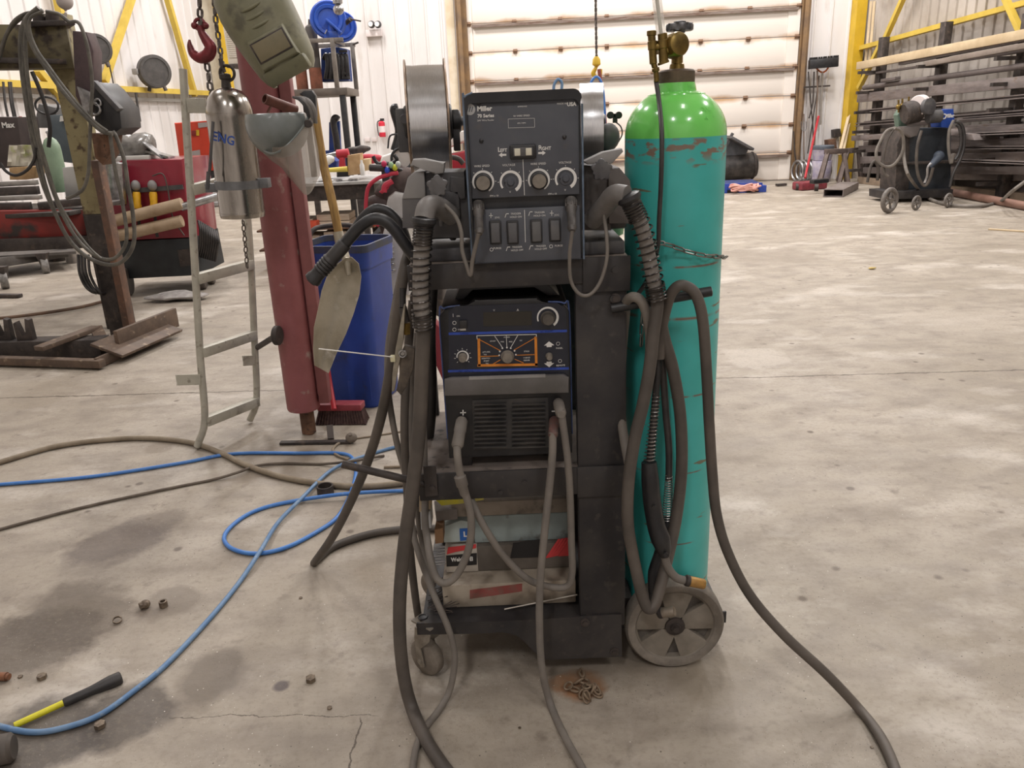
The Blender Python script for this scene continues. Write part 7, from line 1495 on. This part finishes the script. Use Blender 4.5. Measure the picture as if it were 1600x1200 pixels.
# ================================================================ RIGHT: STOCK RACK, SECOND CART, THINGS ALONG THE BACK WALL
def A3(x, y, off=0): return RM @ ask(x, y, off)
def onskew_floor(x, y): return F(x, y)
RW = RM.to_3x3() @ WN
UPS = []
sr = T('stock_rack', 'dark steel cantilever rack along the right wall holding long stock', 'rack', tuple(A3(1470, 280, .5)))
for x, yt in ((1382, 58), (1480, 34), (1610, 20)):
    a = ask(x, yt, .35); 
    mb = MB(RM); mb.box((a.x, a.y, a.z/2), (.13, .13, a.z), Matrix.Rotation(math.atan2(WD.y, WD.x), 4, 'Z'), bev=.004); mb.build('upright', m_dsteel, sr)
    for k in range(6):
        z = .25+k*.33; q = Vector((a.x, a.y, z)); mb = MB(RM); mb.bar(q, q+WN*.42, .06, .05); mb.build('arm', m_dsteel, sr)
m_bar = mat('rack_grey_steel', '#8d8481', '#756c69', 3, .55, .4, .04, stretch=(1, 1, 4), c3='#7d6a5c', sc3=9, lo3=.6, hi3=.75)
m_bard = mat('rack_dark_steel', '#5f5754', '#716865', 3, .6, .3, .04)
m_plank = mat('weathered_plank', '#8c8076', '#776b61', 3, .75)
bars = [(1342, 103, 1600, 54, .105, m_wood, 'long pale timber board, topmost on the rack', .50), (1408, 99, 1600, 62, .045, m_bard, 'thin dark bar directly under the topmost timber board', .46),
        (1448, 100, 1600, 72, .06, m_plank, 'weathered grey plank, third from the top on the rack', .60), (1356, 116, 1600, 80, .028, m_bard, 'thinnest dark strip below the weathered plank', .42),
        (1350, 137, 1600, 103, .07, m_bard, 'long dark round-edged bar midway up the rack', .55), (1380, 126, 1403, 122, .04, m_bard, 'short dark offcut on the rack near its far upright', .62),
        (1343, 153, 1600, 128, .125, m_bar, 'deep grey beam running the whole rack above the blue feeder box', .5), (1346, 176, 1600, 153, .08, m_bar, 'grey channel just under the deep beam', .46),
        (1340, 197, 1600, 178, .095, m_bard, 'dark channel at the height of the blue feeder box', .5), (1334, 216, 1600, 199, .075, m_bar, 'grey bar jutting furthest toward the yellow column', .58),
        (1345, 233, 1600, 222, .10, m_bard, 'dark beam below the bar that juts furthest', .46), (1348, 250, 1600, 244, .10, m_bar, 'grey beam fourth up from the floor on the rack', .52),
        (1352, 266, 1600, 266, .09, m_bard, 'dark beam third up from the floor on the rack', .48), (1500, 187, 1600, 180, .05, m_bar, 'short near-end channel behind the blue feeder box', .72), (1500, 212, 1600, 208, .06, m_bar, 'short near-end channel below the blue feeder box', .74), (1500, 232, 1600, 232, .06, m_bard, 'short near-end dark channel at mid height', .72),
        (1498, 252, 1600, 256, .06, m_bar, 'short near-end grey channel above the lowest beams', .74)]
for x0, y0, x1, y1, h, m_, lab, off in bars:
    h *= 1.2
    a, b = A3(x0, y0, off), A3(x1, y1, off)
    if x1 >= 1590: b = a+(b-a)*1.18
    mb = MB()
    if 'round-edged' in lab: mb.cyl(a, b, h/2, seg=16)
    elif 'channel' in lab:
        mb.bar(a, b, .1, h*.16); mb.M = Matrix(); u = Z*h*.42; mb.bar(a+u, b+u, .1, h*.16); mb.bar(a+u/2+RW*-.04, b+u/2+RW*-.04, .012, h*.5)
    else: mb.bar(a, b, .1, h, bev=.004)
    S(mb, 'rack_bar', m_, lab, 'bar', 'long stock on the right rack')
for x0, y0, x1, y1, h, off, m_, lab in ((1345, 281, 1640, 312, .12, .75, m_wood, 'pale sleeper timber on the floor under the rack'), ):
    a, b = F(x0, y0, h/2), F(x1, y1, h/2); mb = MB(); mb.bar(a, b, .14, h, bev=.005); S(mb, 'sleeper_timber', mat('dusty_timber', '#9d8a76', '#857463', 4, .8), lab, 'timber')
a, b = F(1485, 300, .055), F(1640, 329, .055); mb = MB(); mb.lathe([(.045, 0), (.055, .001), (.055, (b-a).length)], a, b-a, 24, cap=False); mb.lathe([(.045, .1), (.045, 0)], a, b-a, 24); S(mb, 'long_pipe', mat('pinkish_pipe', '#8b6a5c', '#7a5c50', 4, .55), 'long brownish pipe lying on the floor along the rack', 'pipe')
a, b = F(1500, 288, .12), F(1640, 306, .12); mb = MB(); mb.bar(a+Vector((.1, .2, .05)), b+Vector((.1, .2, .05)), .15, .16, bev=.004); S(mb, 'floor_beam', m_bard, 'heavy dark beam resting low behind the long pipe', 'beam')
mb = MB(); mb.prism([A3(x, y, .9) for x, y in [(1506, 218), (1504, 208), (1519, 210), (1522, 219)]], RW*-.4, .003); S(mb, 'square_tube_end', m_bar, 'open square tube end poking out right of the second cart', 'tube')
for i, (y0, y1) in enumerate(((196, 176), (214, 198), (228, 217), (243, 236), (257, 254), (272, 274))):
    a, b = A3(1352, y0, .22), A3(1600, y1, .22); b = a+(b-a)*1.18; mb = MB(); mb.bar(a, b, .08, .15, bev=.004)
    S(mb, 'rack_bar', m_bar if i % 2 else m_bard, ['highest', 'second', 'third', 'fourth', 'fifth', 'lowest'][i]+' of the wide channels standing against the wall behind the rack stock', 'bar', 'wide channels behind the rack stock')
# second welding cart
YC = 12.0
c2 = T('second_welding_cart', 'distant dark welding cart with blue feeder box and coiled leads before the rack', 'cart', tuple(F(1455, 315)))
def q2(name, m, pts, Y, d, bev=.008): return poly(c2, name, m, pts, Y, d, bev)
q2('lower_frame', m_cart, [(1386, 312), (1386, 300), (1490, 296), (1488, 308)], YC-.3, .6)
q2('machine_body', mat('dark_blue_machine', '#2b3138', '#373c42', 8, .5), [(1420, 296), (1420, 205), (1438, 200), (1486, 200), (1486, 296)], YC-.1, .4)
q2('side_frame', m_dsteel, [(1398, 306), (1402, 225), (1414, 200), (1422, 202), (1420, 306)], YC-.15, .5)
q2('middle_shelf', m_dsteel, [(1400, 258), (1400, 254), (1492, 250), (1492, 255)], YC-.2, .5)
fbx = q2('blue_feeder_box', mat('feeder_blue', '#23479a', '#1f3f88', 6, .4), [(1471, 199), (1468, 172), (1490, 170), (1492, 192), (1485, 200)], YC-.3, .3)
mb = MB(); c = P(1475, 182, YC-.302); mb.torus(c, Yv, .03, .009, 20, 6); mb.text('Miller', P(1484, 181, YC-.303), X, Z, .07, .002, .8, bold=.002); mb.build('emblem', m_white, fbx)
mb = MB(); mb.cyl(P(1412, 178, YC-.2), P(1438, 172, YC-.2), .16, seg=28, bev=.03); mb.build('motor_drum', m_dsteel, c2)
mb = MB(); mb.cyl(P(1434, 165, YC-.3), P(1441, 164, YC-.25), .14, seg=32, bev=.01); mb.build('white_spool', mat('soft_white', '#d9cfcd'), c2)
mb = MB(); mb.lathe([(.05, 0), (.11, .02), (.11, .08), (.03, .1)], P(1446, 167, YC-.35), (.3, -.9, .1), 24); mb.build('spool_hub', m_dgrey, c2)
mb = MB(); mb.cyl(P(1449, 183, YC-.3), P(1470, 181, YC-.3), .09, seg=18, bev=.01); mb.bar(P(1460, 172, YC-.3), P(1470, 171, YC-.3), .03, .03); mb.build('drive_motor', m_dgrey, c2)
q2('green_bottle', mat('dusty_green_bottle', '#5f7467', '#526659', 8, .5), [(1405, 205), (1402, 180), (1408, 170), (1416, 178), (1420, 206)], YC+.05, .15, .03)
q2('grey_basket', mat('grey_basket', '#6f6967'), [(1414, 208), (1412, 198), (1440, 196), (1434, 212), (1424, 215)], YC-.25, .2, .02)
for i, (x, y) in enumerate(((1404, 162), (1410, 160), (1420, 157), (1431, 155))): 
    mb = MB(); mb.cyl(P(x, y-6, YC-.1), P(x, y+14, YC-.1), .014, seg=8); mb.sph(P(x, y+5, YC-.1), .04); mb.build('brass_regulator', mat('tarnished_brass', '#8a7440'), c2)
for x, y, r_ in ((1390, 313, .17), (1432, 317, .10), (1482, 313, .10)):
    c = F(x, y, r_); mb = MB(); ax = Vector((.5, -.85, 0)); mb.torus(c, ax, r_*.82, r_*.18, 36, 10); mb.lathe([(r_*.2, -.03), (r_*.2, .03)], c, ax, 16)
    for k in range(5): a = 2*PI*k/5; u = Vector((.85, .5, 0)); d = u*math.cos(a)+Z*math.sin(a); mb.cyl(c+d*r_*.15, c+d*r_*.75, r_*.09, seg=6)
    mb.build('wheel', mat('grey_wheel', '#5f5955', '#77716b', 20, .6), c2)
mb = MB(); mb.cyl(P(1452, 262, YC-.5), P(1469, 243, YC-.4), .03, .07, seg=16); mb.sph(P(1467, 244, YC-.4), .075); mb.build('blue_lamp_shape', mat('slate_blue', '#3a424e'), c2)
mb = MB(); mb.tube([P(1455, 255, YC-.5), P(1450, 262, YC-.5), P(1449, 275, YC-.5), P(1445, 286, YC-.5)], .02, 8); mb.build('bright_bracket', m_steel, c2)
leads = [([(1398, 200), (1385, 205), (1375, 222), (1369, 238), (1372, 252), (1384, 260), (1397, 257), (1409, 240), (1412, 222), (1408, 205), (1398, 200)], 'pale lead coiled in a wide loop at the far side of the second cart', m_rubber_l),
         ([(1396, 202), (1388, 215), (1382, 235), (1380, 255), (1382, 270), (1388, 276)], 'dark lead hanging inside the pale coil', m_rubber),
         ([(1440, 204), (1434, 225), (1432, 250), (1435, 275), (1444, 290), (1452, 282), (1458, 262)], 'dark lead hanging down the middle of the second cart', m_rubber),
         ([(1490, 188), (1483, 205), (1482, 230), (1486, 255), (1490, 240)], 'pale lead hanging under the blue feeder box', m_rubber_l),
         ([(1493, 190), (1500, 192), (1506, 205), (1506, 230), (1500, 250), (1490, 270), (1484, 292)], 'outer dark lead looping at the near side of the second cart', m_rubber_d),
         ([(1494, 195), (1499, 200), (1502, 220), (1498, 240), (1492, 250)], 'inner dark lead looping at the near side of the second cart', m_rubber_d)]
for pts, lab, m_ in leads: hose('coiled_lead', [P(x, y, YC-.45-.02*i) for i, (x, y) in enumerate(pts)], .021, m_, lab, 'lead', 'leads on the second cart', seg=8, res=5)
hose('trailing_hose', [P(1412, 225, YC-.5), P(1413, 250, YC-.6), P(1420, 275, YC-.8), F(1440, 301, .1), F(1458, 313, .03), F(1490, 321, .03), F(1530, 322, .03), F(1560, 316, .03), P(1580, 300, 9.9), P(1600, 285, 9.8), P(1630, 265, 9.7)], .022, m_rubber_l, 'pale trailing hose sagging from the second cart toward the right edge', seg=8, res=6)
hose('leaning_hoop', [P(1355, 285, 13.5), P(1360, 262, 13.5), P(1366, 252, 13.5), P(1372, 262, 13.5), P(1371, 282, 13.5)], .025, m_rubber, 'dark hoop of hose on the floor between sawhorse and second cart', seg=8)
# ---- along the back wall right of the door
VW = VB-.12
def bw(x, y, v=VW): return RM @ av(x, y, v)
sq_ = T('floor_squeegee', 'wide black push broom head hung upside down with orange braces on the wall', 'broom', tuple(bw(1284, 250)))
mb = MB(RM); a, b = av(1264, 101, VW-.1), av(1309, 97, VW-.1); mb.bar(a, b, .14, .16, bev=.01); mb.build('broom_head', m_plastic, sq_)
mb = MB(RM)
for i in range(26): p = a.lerp(b, i/25); mb.cyl(p+Vector((0, 0, .07)), p+Vector((random.uniform(-.01, .01), 0, .12)), .012, seg=5)
mb.build('bristle_row', m_plastic, sq_)['kind'] = 'stuff'
mb = MB(); mb.cyl(bw(1285, 112), bw(1282, 195), .018, seg=10); mb.build('handle', mat('silver_handle', '#a9a39c', None, rough=.4, metal=.5), sq_)
mb = MB(); mb.tube([bw(1273, 103), bw(1279, 110), bw(1285, 113), bw(1291, 110), bw(1296, 102)], .016, 8); mb.build('orange_brace', mat('orange_brace', '#c46a35'), sq_)
mb = MB(); mb.bar(bw(1249, 137), bw(1297, 134), .03, .03); S(mb, 'wall_rail', m_dsteel, 'thin dark tool rail on the wall under the broom head', 'rail')
tools = [([(1272, 112), (1270, 160), (1264, 185)], .014, m_dsteel, 'dark handled tool hanging left of the silver handle'), ([(1277, 110), (1277, 150), (1272, 230)], .016, mat('worn_handle', '#6e5d50'), 'brown wooden handle hanging from the wall rail'),
         ([(1280, 118), (1276, 148), (1262, 240)], .012, m_dsteel, 'thin dark rod leaning below the wall rail'), ([(1263, 112), (1266, 150), (1270, 200), (1272, 252)], .012, m_dsteel, 'slim dark rod standing nearest the door jamb'),
         ([(1240, 205), (1242, 240), (1245, 258)], .014, m_dsteel, 'short dark stick at the foot of the door jamb'), ([(1256, 178), (1256, 250)], .012, mat('worn_handle', '#6e5d50'), 'thin garden fork with pale tines standing by the wall')]
for pts, r_, m_, lab in tools: hose('tool_handle', [bw(x, y, VW-.05) for x, y in pts], r_, m_, lab, 'tool', 'tools hung by the door', seg=8, res=3)
mb = MB()
for dx in (-4, 0, 4): mb.tube([bw(1256+dx*.4, 205, VW-.06), bw(1256+dx, 200, VW-.06), bw(1256+dx, 190, VW-.06)], .008, 6)
S(mb, 'fork_head', m_steel, 'pale fork tines against the wall by the door', 'fork')
ja = T('floor_jack', 'red trolley jack with long red handle leaning up by the door jamb', 'jack', tuple(F(1262, 292)))
mb = MB(); a, b = F(1245, 291, .07), F(1285, 288, .07); mb.bar(a, b, .3, .14, bev=.03); mb.build('jack_body', mat('dark_red_jack', '#6f2a33', '#8b3a42', 10, .5), ja)
mb = MB(); mb.cyl(F(1258, 278, .16), bw(1279, 182, VW-.1), .022, seg=12); mb.build('jack_handle', mat('bright_red_handle', '#b32c36'), ja)
mb = MB(); mb.bar(F(1268, 284, .2), F(1292, 282, .2), .12, .07, bev=.02); mb.build('lift_arm', m_plastic, ja)
for x, y in ((1243, 291), (1272, 292)):
    c = F(x, y, .06); mb = MB(); mb.cyl(c+Vector((-.03, -.1, 0)), c+Vector((.03, -.12, 0)), .06, seg=16); mb.build('jack_wheel', m_dsteel, ja)
bk = T('stacked_pails', 'white lettered pail with dark lid stacked on a second pail by the wall', 'pail', tuple(F(1283, 278)))
cB = RM @ Vector((av(1283, 270, VB-.5).x, VB-.5, 0)); zr = P(1283, 228, cB.y).z
mb = MB(); mb.lathe([(.16, 0), (.17, .02), (.185, .38), (.18, .39)], cB, Z, 32); mb.build('lower_pail', mat('mauve_white_pail', '#b5adb8', '#8f88a5', 9, .4), bk)
mb = MB(); mb.lathe([(.165, .40), (.19, zr-.06)], cB, Z, 32); mb.build('upper_pail', mat('mauve_white_pail', '#b5adb8'), bk)
mb = MB(); mb.lathe([(.195, zr-.06), (.2, zr-.05), (.2, zr), (.19, zr+.01)], cB, Z, 32); mb.build('pail_rim', mat('blue_grey_lid', '#5f6670'), bk)
mb = MB()
for i in range(7): c = RM @ Vector((av(1245, 270, VB-.3).x+i*.085, VB-.35, .2)); mb.torus(c, (1, .25, 0), .19, .022, 24, 8)
S(mb, 'duct_coil', m_steel, 'shiny ribbed metal duct lying against the wall behind the jack', 'duct')
# sawhorses
for (x0, y0, x1, y1, fy, lab) in ((1290, 237, 1322, 236, 292, 'rusty steel sawhorse nearer the pails'), (1322, 236, 1344, 234, 290, 'rusty steel sawhorse nearer the rack')):
    Yh_ = F((x0+x1)/2, fy-4).y; a, b = P(x0, y0, Yh_), P(x1, y1, Yh_+.1); t = T('sawhorse', lab, 'sawhorse', ((a.x+b.x)/2, Yh_, 0), 'sawhorses by the rack')
    mb = MB(); mb.bar(a, b, .1, .09, bev=.006); mb.build('beam', mat('brown_steel', '#5c504b', '#6d5f58', 10, .7, .2), t)
    for e, s1 in ((a, 1), (b, -1)):
        e2 = e+(b-a)*.12*s1
        for s in (-1, 1): mb = MB(); mb.bar(e2, Vector((e2.x-s1*.12+.1*s, e2.y+s*.28, .02)), .065, .065, bev=.004); mb.build('leg', mat('brown_steel', '#5c504b'), t)
for i, (x0, y0, x1, y1, lab) in enumerate(((1311, 232, 1330, 165, 'longer pale lath leaning by the yellow column'), (1316, 232, 1329, 182, 'shorter pale lath leaning by the yellow column'))):
    mb = MB(); mb.bar(bw(x0, y0+10, VB-.6), bw(x1, y1, VB-.05), .05, .03); S(mb, 'leaning_lath', m_wood, lab, 'lath', 'laths leaning by the yellow column')
for x0, x1, lab in ((1356, 1362, 'tall thin pale lath standing in the corner, left one'), (1362, 1367, 'tall thin pale lath standing in the corner, right one')):
    mb = MB(); mb.bar(A3(x0-4, 100, .1), A3(x1-1, 2, .06), .04, .03); S(mb, 'leaning_lath', m_wood, lab, 'lath', 'laths in the corner')
spoly('junction_box', m_dsteel, [(1304, 215), (1303, 203), (1313, 201), (1315, 213)], 15.8, .15, 'small dark box on the floor clutter behind the laths', 'box')
spoly('rust_box', m_rust, [(1295, 232), (1294, 219), (1306, 217), (1308, 232)], 15.6, .2, 'rust-coloured box standing behind the nearer sawhorse', 'box')
mb = MB(); a, b = F(1302, 302, .06), F(1327, 290, .06)
for o1, w_, h_ in ((Z*.055, .30, .01), (Z*-.05, .30, .01)): mb.bar(a+o1, b+o1, w_, h_)
sd = (b-a).normalized().cross(Z)
for s in (-1, 1): mb.bar(a+sd*.145*s, b+sd*.145*s, .01, .1)
S(mb, 'box_tube_offcut', m_bar, 'hollow rectangular steel tube offcut on the floor before the sawhorses', 'tube')
mb = MB(); mb.bar(F(1213, 289, .03), F(1228, 288, .03), .08, .04, bev=.005); S(mb, 'dark_block', m_dsteel, 'small dark block on the floor between pallet and jack', 'block')
# pallet, black drum, bucket, rope
pl = T('blue_pallet', 'low blue pallet under the black drum by the door', 'pallet', tuple(F(1160, 290)))
mb = MB(); a, b = F(1130, 292, .11), F(1191, 290, .11); mb.bar(a, b, .04, .10); mb.build('front_stringer', m_blue_p, pl)
mb = MB(); mb.bar(a+Vector((0, .4, .03)), b+Vector((.02, .4, .03)), .8, .03, bev=.003); mb.build('deck', mat('navy_deck', '#1f2c55', '#2a3b73', 10, .7), pl)
for f in (0, .5, 1): mb = MB(); q = a.lerp(b, f); mb.box(q+Vector((0, .1, -.05)), (.12, .3, .11)); mb.build('block', m_blue_p, pl)
YD = F(1160, 288).y+.4
bd = T('black_drum', 'dented black drum lying on the blue pallet', 'drum', tuple(P(1160, 280, YD)))
mb = MB(); a, b = P(1128, 262, YD), P(1180, 258, YD); mb.lathe([(.18, -.02), (.24, 0), (.25, .05), (.245, (b-a).length-.05), (.22, (b-a).length), (.1, (b-a).length+.02)], a, b-a, 32); mb.build('drum_body', mat('black_scorched', '#2d2a29', '#45403d', 8, .5, .2, .1), bd)
mb = MB(); mb.torus(b-(b-a).normalized()*.06, b-a, .25, .015, 32, 8); mb.build('rim', m_dsteel, bd)
bu = T('battered_crate', 'battered grey open crate tipped on top of the black drum', 'crate', tuple(P(1150, 240, YD)))
mb = MB(); mb.prism([P(x, y, YD-.1) for x, y in [(1130, 252), (1126, 224), (1141, 212), (1170, 232), (1160, 254), (1146, 258)]], (0, .4, 0), .01); mb.build('crate_body', mat('grey_crate', '#4d5055', '#5e6064', 8, .5), bu)
mb = MB(); mb.bar(P(1138, 214, YD-.15), P(1172, 233, YD-.15), .5, .05, bev=.008); mb.build('crate_rim', m_dgrey, bu)
mb = MB(); mb.bar(P(1132, 232, YD-.15), P(1145, 208, YD-.15), .05, .05); mb.build('lid_edge', m_dgrey, bu)
random.seed(3); mb = MB(); c = F(1162, 295, .08)
for i in range(9): a = random.uniform(0, 6.28); pts = [c+Vector((random.gauss(0, .03)+.19*math.cos(t*.9+a), .11*math.sin(t*.9+a), random.uniform(-.05, .06)+i*.004)) for t in range(7)]; mb.tube(pts, .016, 6, closed=True, res=4)
mb.tube([F(1172, 296, .02), F(1182, 294, .02), F(1195, 298, .02)], .012, 6)
S(mb, 'pink_rope', mat('pink_rope', '#dba79c', '#c98e82', 20, .7), 'tangled heap of pink rope on the floor before the blue pallet', 'rope')
# ================================================================ camera and world
cam = bpy.data.cameras.new('camera'); co = bpy.data.objects.new('camera', cam); COL.objects.link(co)
cam.sensor_width = 36; cam.lens = FPX/1600*36; cam.clip_start = .05; cam.clip_end = 100
Mc = Matrix.Identity(4)
for i in range(3): Mc[i][0] = cR[i]; Mc[i][1] = cU[i]; Mc[i][2] = -cF[i]
Mc[2][3] = CH
co.matrix_world = Mc
SC.camera = co
w = bpy.data.worlds.new('hall_air'); SC.world = w; w.use_nodes = True
w.node_tree.nodes['Background'].inputs[0].default_value = (1, .97, .94, 1); w.node_tree.nodes['Background'].inputs[1].default_value = .3
SC.view_settings.view_transform = 'Standard'; SC.view_settings.look = 'None'; SC.view_settings.exposure = 0; SC.view_settings.gamma = 1
SC.view_settings.use_curve_mapping = False
for o in SC.objects:
    if '_o' in o: del o['_o']
